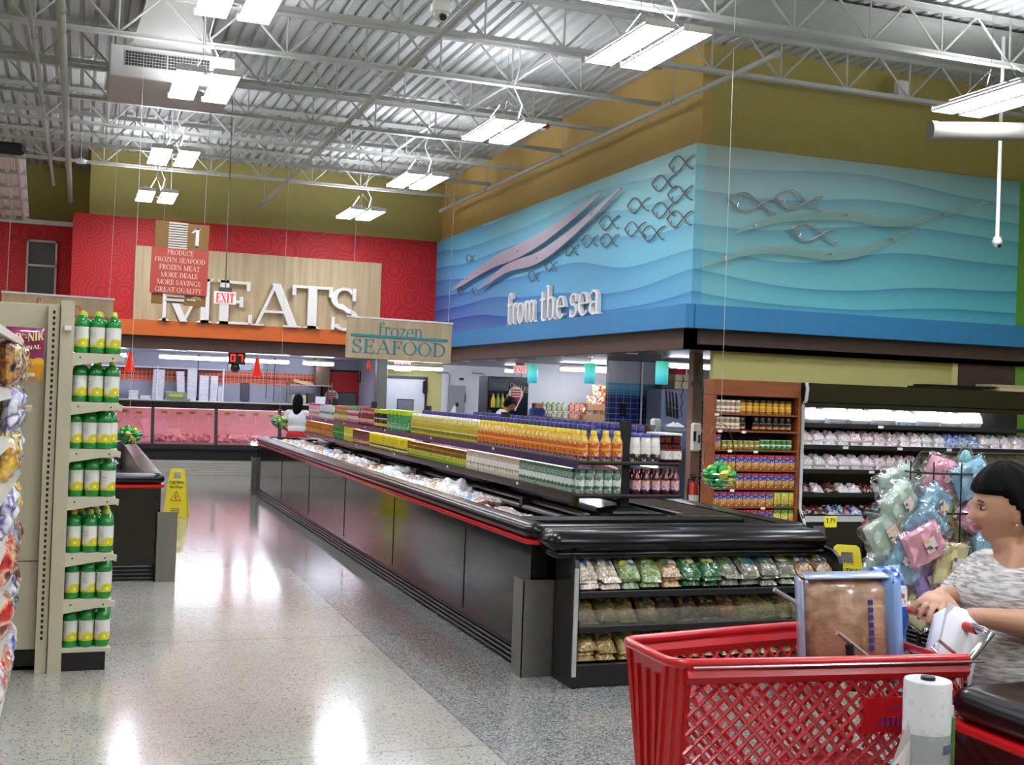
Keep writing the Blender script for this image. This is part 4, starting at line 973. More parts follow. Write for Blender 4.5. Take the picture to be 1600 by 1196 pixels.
# lower shelf, near to far
sp = mk('spice_bottle', 'x', 'jar', .155, .031, '8a9a84', '1c5a48', [(0, 'a0a890'), (.03, '3f7a60'), (.05, 'd8e0d8'), (.09, '5a8a78')], lr=(.05, .72), capR=.9, capH=.14, neck=.8)
s5 = row(sp, [3.005], fr(7.02, 7.95, .065), LZ, 'green-capped white spice jar in the front row of the lower island shelf', 'green-capped jars along the lower shelf')
row(s5, [3.02, 3.085, 3.15, 3.215, 3.28], [6.945], LZ, 'green-capped white spice jar on the near end of the lower island shelf', 'green-capped jars on the end of the lower shelf')
seg('pink_spice_jar', 'white spice jar with pinkish cap on the lower island shelf', .155, .031, 'c8c0b0', 'b89890', [(0, 'c8c4a8'), (.035, 'e4dcd0'), (.06, '8a7870'), (.07, 'e8e4dc')], 7.98, 9.2, LZ, x=3.005, capR=.9, capH=.16, neck=.8, lr=(.05, .72))
seg('green_seasoning_jar', 'green seasoning jar with rusty red cap on the lower island shelf', .14, .031, '8a9a28', '8a3a1c', [(0, '7a9a2c'), (.03, 'b8c030'), (.07, '7a5a1c'), (.09, '8a3c1c')], 9.22, 11.0, LZ, x=3.005, capR=.92, capH=.2, neck=.76, lr=(.05, .7))
seg('yellow_tub', 'bright yellow tub with white foot on the lower island shelf', .15, .045, 'e0c81c', 'e4d41c', [(0, 'e8e0c0'), (.03, '4a4a20'), (.045, 'd8c01c'), (.1, 'e8d020')], 11.05, 12.65, LZ, x=3.015, capR=.96, capH=.14, neck=.8)
seg('purple_label_jar', 'brown jar with purple label on the lower island shelf', .15, .036, '7a4838', '5a2840', [(0, 'c8a040'), (.05, '7a3a6a'), (.09, 'b09070')], 12.7, 13.4, LZ, x=3.005, capR=.9, neck=.8)
seg('lemon_tub', 'lemon yellow tub near the green tubs on the lower island shelf', .17, .05, 'd8cc30', 'dcd430', [(0, 'd0c030'), (.07, 'e8e088')], 13.45, 13.95, LZ, x=3.02, capR=.98, neck=.82)
seg('green_round_tub', 'stacked dark green tub on the lower island shelf', .17, .05, '2c8a38', '3c9a40', [(0, '2c8a38'), (.05, '1c5a28'), (.07, '3c9a40'), (.12, '1c5a28')], 14.0, 14.55, LZ, x=3.02, capR=.98, neck=.82)
seg('orange_jar', 'orange and brown jar at the far end on the lower island shelf', .155, .036, 'c07830', 'a85828', [(0, 'a88838'), (.04, 'd88838'), (.07, '8a5a28'), (.1, 'd8a048')], 14.6, 16.4, LZ, x=3.005, capR=.9, neck=.8)
sb = mk('syrup_bottle', 'x', 'bottle', .165, .029, '5a161c', '7a1a20', [(0, '5a161c'), (.03, 'c8b8d8'), (.05, 'e0a8a0'), (.09, '6a2a80')], capR=.45, capH=.14, neck=.6)
row(sb, [3.42, 3.49, 3.56, 3.63, 3.70], [6.945, 7.01], LZ, 'dark red syrup bottle on the right end of the lower island shelf', 'syrup bottles on the lower end shelf')
o = MB().lathe([(.001, 0), (.035, 0), (.036, .06), (.033, .062), (.001, .062)], 14).build('tin_can', M('tin_gold', 'a89848', .3, metal=.4), smooth=True); tag(o, 'small golden tin standing on the rail under the near end of the rack', 'can'); o.location = (3.16, 7.35, .863)

# ================================================================ END DISPLAY WITH BAGS OF BEANS
e = thing('end_display_shelf', 'black three-tier end display full of bagged beans at the head of the long island', 'shelf', (3.45, 5.95, 0))
b = MB()
b.prism([(6.24, 0), (5.95, 0), (5.95, .66), (5.975, .70), (6.03, .73), (6.24, .76)], 2.585, 2.61, plane='yz'); wb(b, 'side_panel', M('display_black', '141416', .35, coat=.2), e)
b = MB(); b.prism([(6.24, 0), (5.95, 0), (5.95, .66), (5.975, .70), (6.03, .73), (6.24, .76)], 4.29, 4.315, plane='yz'); wb(b, 'side_panel', M('display_black', '141416', .35, coat=.2), e)
b = MB(); b.box(2.61, 4.29, 6.2, 6.23, 0, .74); wb(b, 'back_panel', BLK2, e)
b = MB(); b.bbox(2.61, 4.29, 5.97, 6.2, 0, .13, .008); wb(b, 'base', BLK2, e)
b = MB(); b.box(2.578, 2.60, 5.938, 5.952, .07, .66); wb(b, 'edge_guard', M('edge_guard_grey', 'b4b4ae', .35), e)
b = MB(); b.bbox(2.47, 4.27, 6.0, 6.30, .728, .848, .045); b.bbox(2.50, 4.24, 6.03, 6.3, .70, .74, .01); wb(b, 'hood', BUMP, e, smooth=True)
for z in (.335, .525):
    b = MB(); b.box(2.61, 4.29, 5.96, 6.2, z-.012, z); b.bbox(2.61, 4.29, 5.945, 5.962, z-.03, z+.008, .004); wb(b, 'shelf', BLK2, e)
b = MB(); b.prism([(5.97, .525), (6.2, .525), (6.2, .74), (6.08, .715), (5.99, .60)], 3.49, 3.498, plane='yz'); wb(b, 'divider', BLK2, e)
b = MB(); b.box(2.615, 4.28, 5.948, 5.951, .343, .43); wb(b, 'clear_guard', GLASS('acrylic', 'e8eaea', .12, .05), e)
BEANS = {'green_pea': ['7d9a5a', 'a8bc84', '567a3c', 'c8d4a8'], 'white_bean': ['c9b8a0', 'efe6d8', '9a8270', 'd8ccb8'], 'dark_green': ['2f6a3c', '4d8a58', '1f4a2c', '88b08c'], 'grey_lentil': ['7a7a68', 'a09e8c', '5c5c4c', 'b8b8a8'], 'tan_bean': ['b08a5c', 'd0b088', '8a6238', 'e0c8a0'], 'brown_bean': ['6a4a3c', '8a6a58', '4a3228', 'a88c78'], 'red_bean': ['b85838', 'd88858', '8a3c28', 'e8b090'], 'yellow_bean': ['b8a860', 'd8c888', '8a7c3c', 'e8dcb0'], 'gold_mix': ['a08440', 'c8a860', '6e5828', 'd8c088']}
BM = {k: MIX('beans_'+k, v, 55, rough=.25, coat=.9, bump=.5) for k, v in BEANS.items()}
LB = MIX('bean_bag_label', ['e8d040', 'e8e4d8', '3c78a8', '58964a', 'd8c83c'], 22, vor=True, coat=.8, bump=0)
BB = {}
for k in BEANS:
    o = pillow(.125, .20, .05, 10, .2, seed=len(k)).build('bean_bag', BM[k], smooth=True); tag(o, 'x', 'bag of beans')
    l = MB(); l.add([(-.045, .03, .049), (.045, .03, .049), (.04, .085, .038), (-.04, .085, .038)], [(0, 1, 2, 3)]); l.add([(-.045, -.03, .052), (.045, -.03, .052), (.045, .03, .052), (-.045, .03, .052)], [(0, 1, 2, 3)])
    l2 = MB(); n = 6
    vs = []; 
    for i in range(n+1):
        for j in range(n+1):
            u = -1+2*i/n; v = -1+2*j/n; vs.append((u*.045, .03+v*.045, .056-.006*abs(u)**2-.018*max(0, v)**2))
    l2.add(vs, [(i*(n+1)+j, (i+1)*(n+1)+j, (i+1)*(n+1)+j+1, i*(n+1)+j+1) for i in range(n) for j in range(n)])
    l2.build('label', LB, o); BB[k] = Stamp(o)
def kn(k): return k.replace('_', ' ')
lay = {.527: (['white_bean', 'white_bean', 'green_pea', 'green_pea', 'tan_bean', 'dark_green', 'dark_green', 'grey_lentil', 'grey_lentil', 'grey_lentil', 'grey_lentil', 'tan_bean', 'tan_bean'], 3, 'top'),
       .337: (['tan_bean', 'tan_bean', 'tan_bean', 'tan_bean', 'brown_bean', 'brown_bean', 'brown_bean', 'red_bean', 'yellow_bean', 'yellow_bean', 'yellow_bean', 'tan_bean', 'tan_bean'], 2, 'middle'),
       .132: (['gold_mix', 'gold_mix', 'gold_mix', 'gold_mix', 'brown_bean', 'gold_mix', 'tan_bean', 'yellow_bean', 'yellow_bean', 'yellow_bean', 'gold_mix', 'tan_bean', 'tan_bean'], 3, 'bottom')}
for z, (ks, n, nm) in lay.items():
    for c, k in enumerate(ks):
        x = 2.68+c*.129
        for j in range(n):
            topm = j == n-1
            lb = '%s bag on the %s display shelf, %s' % (kn(k), nm, 'topmost of its pile' if topm else 'under others in its pile')
            BB[k].put((x+rnd(-.008, .008), 6.075+rnd(-.01, .01)+(.0 if topm else .0), z+.036*j+(.025 if topm else .01)), (rnd(.10, .2)+(.34 if topm else 0), rnd(-.05, .05), rnd(-.12, .12)), lb, '%s bags %s on the %s display shelf' % (kn(k), 'on top' if topm else 'underneath', nm))

# ================================================================ LEFT END CAP WITH LIME JUICE, IVORY PANEL, SNACK SHELVES
IV = M('ivory_steel', 'bdb89c', .4, var=.03); IV2 = M('ivory_steel_light', 'c9c5ac', .4, var=.03)
t = thing('endcap_shelving', 'ivory end shelving unit with seven shelves of lime juice at left', 'shelf unit', (.0, 6.9, 0))
b = MB(); b.box(-.170, -.112, 6.88, 6.93, 0, 2.0)
up = wb(b, 'slotted_upright', IV, t)
s = MB()
for i in range(58): s.box(-.147, -.134, 6.8785, 6.881, .18+.031*i, .197+.031*i)
sl = wsub(s, 'slots', DARK, up)
b = MB(); b.box(-.106, -.036, 6.86, 6.93, 0, 2.02); wb(b, 'end_upright', IV, t)
b = MB(); b.box(-.12, -.10, 6.935, 8.1, .1, 2.0); wb(b, 'back_panel', IV, t)
b = MB(); b.box(-.07, .19, 6.9, 8.05, 0, .10); wb(b, 'base', KICK, t)
SZ = [1.742, 1.472, 1.213, .949, .640, .385, .118]
for z in SZ:
    b = MB(); b.box(-.10, .212, 6.93, 8.05, z-.012, z)
    shf = wb(b, 'shelf', IV2, t)
    b = MB(); b.prism([(-.053, z-.002), (.202, z-.002), (.232, z-.012), (.229, z-.045), (.212, z-.038), (.127, z-.045), (-.053, z-.075)] if z > .2 else [(-.053, z), (.217, z), (.217, z-.03), (-.053, z-.03)], 6.905, 6.93)
    br = wsub(b, 'bracket', IV2, shf)
    if z > .2:
        b = MB()
        for xx in (.0, .17): b.cyl((xx, 6.9045, z-.025), (xx, 6.906, z-.025), .005, seg=8)
        wsub(b, 'bolt_hole', DARK, shf)
b = MB().box(-.085, -.05, 6.84, 6.86, 1.86, 1.885); wb(b, 'clip', WHT, t)
LBL = BAND('lime_label', [(0, '2f8a3c'), (.012, 'c8c41c'), (.03, 'e4e6d8'), (.2, 'f0f0e8')], rough=.4, wob=.012, scale=40)
def lime_label_mat():
    m, nt, b = newmat('lime_label_art'); N = nt.nodes.new; L = nt.links.new
    tc = N('ShaderNodeTexCoord'); sp = N('ShaderNodeSeparateXYZ'); L(tc.outputs['Object'], sp.inputs[0])
    def mt(op, a, v=None):
        n = N('ShaderNodeMath'); n.operation = op
        for i, q in enumerate((a, v)):
            if q is None: continue
            if isinstance(q, (int, float)): n.inputs[i].default_value = q
            else: L(q, n.inputs[i])
        return n.outputs[0]
    # lemon slices: yellow blob at lower right of the face that looks at -y
    dx = mt('SUBTRACT', sp.outputs[0], .016); dz = mt('SUBTRACT', sp.outputs[2], .054)
    d = mt('SQRT', mt('ADD', mt('MULTIPLY', dx, dx), mt('MULTIPLY', mt('MULTIPLY', dz, dz), 1.3)))
    ns = N('ShaderNodeTexNoise'); ns.inputs['Scale'].default_value = 90; L(tc.outputs['Object'], ns.inputs[0])
    blob = mt('LESS_THAN', mt('ADD', d, mt('MULTIPLY', ns.outputs[0], .03)), .048)
    low = mt('LESS_THAN', sp.outputs[2], .046)
    m1 = N('ShaderNodeMix'); m1.data_type = 'RGBA'; m1.inputs[6].default_value = lin('e2e4dc'); m1.inputs[7].default_value = lin('d2c81e'); L(mt('MAXIMUM', blob, low), m1.inputs[0])
    core = mt('LESS_THAN', mt('ADD', d, mt('MULTIPLY', ns.outputs[0], .006)), .010)
    m2 = N('ShaderNodeMix'); m2.data_type = 'RGBA'; L(core, m2.inputs[0]); L(m1.outputs[2], m2.inputs[6]); m2.inputs[7].default_value = lin('f0e88a')
    txt = mt('MULTIPLY', mt('GREATER_THAN', mt('SINE', mt('MULTIPLY', sp.outputs[2], 900)), .5), mt('MULTIPLY', mt('GREATER_THAN', sp.outputs[2], .085), mt('LESS_THAN', sp.outputs[2], .12)))
    side_ = mt('LESS_THAN', sp.outputs[0], -.018)
    m3 = N('ShaderNodeMix'); m3.data_type = 'RGBA'; L(mt('MULTIPLY', mt('MULTIPLY', txt, side_), .6), m3.inputs[0]); L(m2.outputs[2], m3.inputs[6]); m3.inputs[7].default_value = lin('6a7aa0')
    L(m3.outputs[2], b.inputs['Base Color']); b.inputs['Roughness'].default_value = .35; b.inputs['Coat Weight'].default_value = .4
    return m
LIMEL = lime_label_mat(); LIMEB = M('lime_bottle_green', '0c8a34', .12, coat=.7, var=.03); LIMEC = M('lime_cap_yellow', 'b8c42c', .35)
lj = MB().lathe([(.001, 0), (.036, 0), (.0405, .006), (.0405, .03), (.039, .034), (.039, .145), (.041, .15), (.041, .162), (.036, .185), (.022, .203), (.014, .207), (.013, .214), (.001, .214)], 20).build('lime_juice_bottle', LIMEB, smooth=True)
tag(lj, 'x', 'bottle')
MB().lathe([(.001, .209), (.0165, .209), (.0165, .226), (.013, .229), (.012, .236), (.001, .236)], 14).build('cap', LIMEC, lj, smooth=True)
MB().lathe([(.037, .034), (.0398, .035), (.0398, .145), (.037, .146)], 24).build('label', LIMEL, lj, smooth=True)
ls = Stamp(lj); on = ['top', 'second', 'third', 'fourth', 'fifth', 'sixth', 'bottom']
for si, z in enumerate(SZ):
    for r_ in range(4 if si not in (0, 1) else 2):
        for c in range(3):
            x = [.035, .120, .203][c]-(.006*si if si > 2 else 0)*0; y = 6.985+.088*r_
            if si == 2 and r_ == 0: x = [.0+.02, .10, .175][c]
            if r_ > 0: x += .012*(r_ % 2)+(.02 if si > 1 else 0)
            if x > .215: x = .208
            x -= .033
            pos = ['left', 'middle', 'right'][c]
            if r_ == 0: lb = 'green lime juice bottle, front row %s, on the %s endcap shelf' % (pos, on[si]); g = None
            else: lb = 'green lime juice bottle behind the front row on the %s endcap shelf' % on[si]; g = 'rear lime juice bottles, %s shelf' % on[si]
            ls.put((x, y, z+.001), rnd(-.25, .35), lb, g)
# ivory end panel left of the endcap
t = thing('gondola_end_panel', 'ivory sheet steel end panel of the aisle shelving behind the snacks', 'shelf panel', (-.7, 6.96, 0))
b = MB(); b.bbox(-1.9, -.17, 6.93, 6.97, .60, 2.0, .004); wb(b, 'upper_panel', IV, t)
b = MB(); b.bbox(-1.9, -.17, 6.93, 6.97, .12, .595, .004); wb(b, 'lower_panel', IV, t)
b = MB(); b.box(-1.9, -.17, 6.98, 7.02, 0, .12); b.box(-1.9, -.17, 6.98, 8.1, 0, .02); wb(b, 'kick', KICK, t)
# snack gondola
t = thing('snack_shelving', 'ivory shelving run with sloped shelves of snack bags at the left edge', 'shelf unit', (-.6, 5.6, 0))
b = MB(); b.box(-.80, -.76, 4.6, 6.8, 0, 2.05); wb(b, 'back_panel', IV, t)
b = MB(); b.box(-.76, -.30, 4.6, 6.8, 0, .12); wb(b, 'base', IV2, t)
SN = [1.80, 1.55, 1.34, 1.13, .88, .66, .42, .13]
for z in SN:
    x1 = -.285
    b = MB(); b.box(-.76, x1-.02, 4.6, 6.78, z-.015, z); shf = wb(b, 'shelf', IV2, t)
    b = MB(); b.prism([(x1-.02, z), (x1, z-.006), (x1+.012, z-.045), (x1-.004, z-.045)], 4.6, 6.8); wsub(b, 'price_rail', M('rail_cream_white', 'd8d8cc', .3, coat=.3), shf)
b = MB(); b.bbox(-.30, -.25, 6.60, 6.80, 1.72, 1.75, .006); b.bbox(-.29, -.22, 6.55, 6.85, 1.60, 1.62, .004); b.bbox(-.29, -.23, 6.6, 6.85, 1.42, 1.45, .004); wb(b, 'bracket_arm', IV2, t)
SNK = [('clear bag of yellow corn snacks', ['e8b030', 'f4d060', 'c88820', 'f8f0d0']), ('white bag with purple print', ['f0f0f4', 'c8c8dc', '5a4a9a', 'ffffff']), ('purple foil snack bag', ['5a2a5a', '8a4a3a', 'c89050', '2a1a3a']), ('red foil snack bag', ['b81c20', 'e04038', 'f0c8a0', '701014']), ('black and silver snack bag', ['1c1c24', '8a8a94', '3a3a48', 'd8d8e0']), ('blue and white snack bag', ['3c5ab0', 'e8e8f0', '88a0d8', 'ffffff']), ('gold foil snack bag', ['b88828', 'e8c878', '704a1c', 'f8f0e0']), ('white bag with red corner', ['f4f0f0', 'e0e0e4', 'c83838', 'ffffff'])]
SNS = []
for i, (n_, c) in enumerate(SNK):
    p_ = pillow(.17, .21, .075, 12, .12, seed=i+20); p_.v = [(v[2]-.03, v[0], v[1]+.105) for v in p_.v]
    for s_ in (0, .205):   # crimped seams
        p_.box(-.004, .004, -.083, .083, s_-.002, s_+.012)
    o = p_.build('snack_bag', MIX('snack_film_%d' % i, c, 13, rough=.18, coat=1), smooth=True); tag(o, 'x', 'snack bag'); SNS.append(Stamp(o))
plan = {1.80: None, 1.55: [2, 6, 2, 6], 1.34: [1, 2, 1, 6], 1.13: [0, 1, 6, 0], .88: [1, 0, 1, 5], .66: [3, 4, 5, 3], .42: [3, 4, 1, 3], .13: [7, 5, 7, 3]}
for z in SN:
    q = plan[z]
    if not q: continue
    for k, y in enumerate([6.66, 6.42, 6.18, 5.94, 5.7]):
        i = q[k % 4]
        SNS[i].put((-.305+rnd(-.01, .012), y, z+.002), (0, rnd(-.08, .12), rnd(-.2, .2)), '%s, %s from the far end of the %s snack shelf' % (SNK[i][0], ['first', 'second', 'third', 'fourth', 'fifth'][k], {1.55: 'second', 1.34: 'third', 1.13: 'fourth', .88: 'fifth', .66: 'sixth', .42: 'seventh', .13: 'lowest'}[z]))
# purple canister / box of shoestring snacks
t = thing('snack_bag_large', 'magenta and gold crispy snack bag with slanted lettering on the top snack shelf', 'snack bag', (-.275, 6.72, 1.575))
p_ = pillow(.20, .29, .06, 12, .05, seed=4); p_.v = [(v[0], v[2]-.03, v[1]+.145) for v in p_.v]
p_.build('bag', BAND('magenta_snack_film', [(0, 'c88a1c'), (.09, 'e0a828'), (.12, '8a1c5a'), (.28, '9a2468')], rough=.25, coat=.8, wob=.02, scale=25, mark=.0), t, smooth=True)
l = MB(); text(l, 'PIK-NIK', -.085, .21, .045, -.044, -.036, fit=.17, fat=1.4, shear=.15); text(l, 'ORIGINAL', -.08, .165, .022, -.044, -.036, fit=.15, fat=1.2, shear=.15); l.build('lettering', M('snack_lettering', 'f0d8a0', .4), t)
t.rotation_euler = (0, 0, .25)
# ================================================================ MEAT COUNTER
PINKG = M('pink_interior', 'ecc4cc', .4); PGL = GLASS('meat_case_glass', 'f4e4ea', .10, .03)
def meat_case(x0, x1, label):
    t = thing('meat_display_case', label, 'display case', ((x0+x1)/2, 21.0, 0))
    b = MB(); b.box(x0, x1, 20.98, 22.1, .27, .54); b.box(x0, x1, 20.9, 21.0, .46, .53); wb(b, 'base', BLK2, t)
    b = MB(); b.box(x0, x1, 20.99, 22.1, 0, .27)
    for i in range(6): b.box(x0, x1, 20.975, 20.99, .03+.038*i, .05+.038*i)
    wb(b, 'kick_grille', M('kick_grey_ribbed', 'c4c0b4', .4), t)
    b = MB(); b.box(x0, x1, 21.04, 22.05, .54, .57); b.box(x0, x1, 21.9, 22.1, .54, 1.18); wb(b, 'interior', PINKG, t)
    b = MB(); b.bbox(x0, x1, 21.2, 22.2, 1.18, 1.26, .01); b.box(x0, x1, 21.15, 21.22, 1.15, 1.19); wb(b, 'top', BLACK, t)
    b = MB(); b.bbox(x0, x1, 21.25, 22.2, 1.262, 1.275, .003); wb(b, 'worktop', M('worktop_grey', 'a4a09c', .3, metal=.4), t)
    b = MB(); b.box(x0, x1, 21.24, 21.30, 1.145, 1.175); wb(b, 'pink_lamp', EMIT('pink_lamp', 'ffd0d8', 10), t)
    b = MB(); b.prism([(21.02, .545), (21.028, .545), (21.19, 1.16), (21.182, 1.16)], x0+.03, x1-.03, plane='yz'); wb(b, 'front_glass', PGL, t)
    b = MB()
    b.prism([(21.0, .5), (21.06, .5), (21.23, 1.2), (21.17, 1.2)], x0-.025, x0+.03, plane='yz'); wb(b, 'post', BLK2, t)
    return t
bays = [(-1.1, .04, 'leftmost, behind the lime juice'), (.04, 1.20, 'second from the left'), (1.20, 2.26, 'third from the left'), (2.26, 3.36, 'fourth from the left'), (3.36, 4.5, 'fifth, behind the shopper in red'), (4.5, 5.2, 'rightmost, behind the island shelves')]
MEAT = [MIX('meat_%d' % i, c, 16, rough=.3, coat=.5) for i, c in enumerate([['b84048', 'e89898', 'f8dcd8', '8a2028'], ['d87868', 'f8d8cc', 'b04840', 'f0b0a4'], ['a02c34', 'c85858', 'f4c8c4', '701820']])]
MP = []
for i in range(3):
    p_ = MB().ell((0, 0, .035), (.085, .06, .04), 12)
    R_ = random.Random(i); p_.v = [(x*(1+.25*math.sin(30*y+i)+.1*R_.random()), y*(1+.2*math.sin(40*x)), z*(1+.35*math.sin(25*x+20*y+i))) for x, y, z in p_.v]
    o = p_.build('meat_cut', MEAT[i], smooth=True); tag(o, 'x', 'meat'); MP.append(Stamp(o))
TY = M('tag_yellow', 'd8d01c', .5); 
pt = MB().bbox(-.06, .06, -.004, .004, -.03, .03, .003).build('price_card', TY); tag(pt, 'x', 'price card')
l = MB(); l.box(-.035, .035, -.0055, -.004, -.008, .012); l.build('print', M('tag_green_print', '6a7a1c', .5), pt)
l = MB(); l.box(-.004, .004, -.003, .003, -.16, -.03); l.prism([(-.02, -.17), (.02, -.17), (.008, -.13), (-.008, -.13)], -.004, .004); l.prism([(-.02, -.05), (.02, -.05), (.008, -.09), (-.008, -.09)], -.004, .004); l.build('hook', WHT, pt)
PT = Stamp(pt)
for bi, (a, b, nm) in enumerate(bays):
    meat_case(a, b, 'black meat counter case with pink-lit glass front, %s' % nm)
    n = int((b-a)/.105)
    for k in range(n):
        for r_ in range(2):
            i = (k//3+bi) % 3
            MP[i].put((a+.10+.105*k*(b-a-.15)/(b-a), 21.20+.17*r_+rnd(-.02, .02), .572+(.04 if r_ else 0)+(.05 if (k % 4 == 2) else 0)), rnd(0, 3),
                      'pink raw meat cut inside the meat counter case, %s' % nm.split(',')[0], 'meat cuts, case %s' % nm.split(',')[0])
    for k in range(4 if b-a > .8 else 2):
        PT.put((a+.18+.25*k+rnd(-.03, .03), 21.22, 1.08-.02*(k % 2)), 0, 'yellow price card hanging inside the meat counter case, %s' % nm.split(',')[0], 'price cards, case %s' % nm.split(',')[0])
# ---- things on and behind the meat counter
t = thing('foam_tray_rack', 'long white wall rack stacked with white foam trays in the meat room', 'rack', (1.65, 23.75, 1.2))
WR = M('rack_white', 'c8cad4', .4)
for z in (1.22, 1.86): b = MB(); b.box(.2, 2.66, 23.60, 23.95, z, z+.02); wb(b, 'shelf', WR, t)
for x in (.22, 1.4, 2.64): b = MB(); b.box(x-.012, x+.012, 23.62, 23.65, 1.18, 1.90); wb(b, 'upright', WR, t)
FO = M('foam_white', 'f0f0f6', .6)
def tray_stack(n, w, label, x, z0, lean=0):
    mb = MB()
    for i in range(n): z = .022*i; mb.rings([[(sx*(w/2-k), sy*(.10-k), z+zz) for sx, sy in ((-1, -1), (1, -1), (1, 1), (-1, 1))] for k, zz in ((.02, 0), (0, .014), (0, .019))])
    o = mb.build('foam_tray_stack', FO, loc=(x, 23.75, z0)); o.rotation_euler = (0, lean, 0); tag(o, label, 'foam tray stack')
for x, n, w, le, lb in [(.62, 14, .17, 0, 'first stack of white foam trays from the left on the meat room rack'), (.98, 8, .18, 0, 'low stack of foam trays second from the left on the rack'), (1.20, 4, .2, 0, 'lowest foam tray stack, a small heap left of the tall leaning ones'), (1.42, 27, .22, .03, 'tall foam tray stack leaning right above the scale'), (1.66, 8, .18, 0, 'short foam tray stack between the tall ones'), (1.86, 26, .15, -.06, 'tall narrow foam tray stack leaning left'), (2.06, 29, .2, 0, 'tallest foam tray stack on the rack'), (2.28, 23, .19, 0, 'tall foam tray stack right of the tallest'), (2.46, 23, .15, .02, 'slim foam tray stack second from the rack right end')]:
    tray_stack(n, w, lb, x, 1.242, le)
tray_stack(14, .12, 'rightmost foam tray stack, shorter, at the end of the rack', 2.60, 1.242)
# hanging white lamps of the meat room
tb = EMIT('meat_room_tube', 'eaf0ff', 22.0)
mr = thing('wrap_light', 'x', 'light', (0, 0, 0))
b = MB(); b.bbox(-.6, .6, -.09, .09, .02, .06, .01); b.build('housing', WHT, mr); b = MB(); b.bbox(-.6, .6, -.08, .08, -.035, .02, .03); b.build('diffuser', tb, mr, smooth=True)
b = MB(); b.cyl((-.45, 0, .06), (-.45, 0, .10), .005); b.cyl((.45, 0, .06), (.45, 0, .10), .005); b.build('hanger', CHROME, mr)
ws = Stamp(mr)
for (x, y, rz, lb) in [(1.95, 22.5, 0, 'long lit white ceiling lamp over the left part of the meat room'), (3.15, 22.7, 0, 'lit white ceiling lamp right of the 07 display'), (4.35, 22.9, .2, 'short-looking lit lamp at the right of the meat room'), (6.35, 23.2, 0, 'lit ceiling lamp over the EXIT sign in the hall'), (.2, 22.8, 0, 'lit lamp over the far left of the meat room')]:
    o = ws.put((x, y, 2.06), rz, lb)
    if x in (4.35,): o.scale = (.5, 1, 1)
for (x, y) in ((8.6, 22.3), (8.4, 18.9), (8.4, 17.6), (8.1, 14.3)): ws.put((x, y, 2.07), 0, 'unseen fill lamp added inside the seafood back room, %s' % ('rear one' if y > 20 else 'second one' if y > 18 else 'third one' if y > 16 else 'front one'))  # unseen lamps added to brighten the seafood walls and tiles
# red cone pendants
RC = M('red_cone', 'c8200c', .35, emit='ff3010', es=.35)
cn = thing('cone_pendant', 'x', 'pendant lamp', (0, 0, 0))
MB().lathe([(.085, 0), (.088, .004), (.03, .34), (.001, .35), (.001, .34), (.026, .335), (.08, .003)], 18).build('shade', RC, cn, smooth=True); MB().cyl((0, 0, .34), (0, 0, .42), .005).build('stem', BLK2, cn)
cp = Stamp(cn)
for x, lb in [(.83, 'left one, beside the lime juice shelves'), (3.05, 'right one, next to the 07 display'), (5.30, 'small one by the steel column')]:
    o = cp.put((x, 22.0, 1.76), 0, 'red cone pendant lamp under the meats fascia, %s' % lb)
    if x > 5: o.scale = (.5, .5, .5); o.location = (5.10, 21.85, 1.96)
# 07 display
t = thing('queue_display', 'black now-serving display with glowing red digits 07', 'number display', (2.66, 21.80, 1.96))
b = MB().bbox(-.15, .15, 0, .08, 0, .22, .01); b.build('housing', BLACK, t)
def seg7(mb, d, x, z, w, h, y):
    S = {'0': 'abcdef', '7': 'abc'}[d]; k = .018; pos = {'a': (x, x+w, z+h-k, z+h), 'd': (x, x+w, z, z+k), 'g': (x, x+w, z+h/2-k/2, z+h/2+k/2), 'b': (x+w-k, x+w, z+h/2, z+h), 'c': (x+w-k, x+w, z, z+h/2), 'f': (x, x+k, z+h/2, z+h), 'e': (x, x+k, z, z+h/2)}
    for s_ in S: a = pos[s_]; mb.bbox(a[0], a[1], y-.004, y, a[2], a[3], .003)
l = MB(); seg7(l, '0', -.115, .05, .085, .13, 0); seg7(l, '7', .02, .05, .085, .13, 0); l.build('digit', EMIT('digit_red', 'ff2018', 4.0), t)
b = MB(); b.ell((-.02, .05, -.06), (.09, .06, .09), 14); b.build('speaker_dome', BLACK, t, smooth=True); b = MB(); b.box(-.02, .02, .03, .05, .2, .215); b.build('bracket', BLK2, t)
def simple(name, cat, label, loc, mb, mat, smooth=False, rot=None):
    o = mb.build(name, mat, loc=loc, smooth=smooth, rot=rot); return tag(o, label, cat)
# scale, cables, wall sink, meat room shelving
t = thing('counter_scale', 'low scale with green screen on the meat counter top at left', 'scale', (1.65, 21.6, 1.276))
MB().bbox(-.2, .2, -.1, .1, 0, .035, .01).build('base', M('scale_grey', '8a8a84', .4), t); b = MB(); b.bbox(-.22, .15, .02, .06, .035, .15, .01); hd = b.build('head', M('scale_grey', '8a8a84', .4), t); MB().box(-.16, .08, .014, .02, .06, .12).build('screen', M('screen_green', '9aa83c', .3, emit='8a9a30', es=.3), hd)
simple('power_cable', 'cable', 'black cable hanging with a plug above the meat counter at left', (2.02, 22.2, 1.28), MB().cyl((0, 0, .02), (0, 0, .85), .008).cyl((0, 0, 0), (0, 0, .05), .018), BLK2)
simple('power_cable', 'cable', 'black cable hanging near the middle of the meat room', (3.42, 22.3, 1.28), MB().cyl((0, 0, .02), (0, 0, .85), .007), BLK2)
simple('hanging_hook_rail', 'rail', 'thin dark frame hanging behind the right-hand red cone', (3.35, 22.8, 1.35), MB().cyl((0, 0, 0), (0, 0, .72), .007).cyl((-.3, 0, .55), (.15, 0, .55), .007), BLK2)
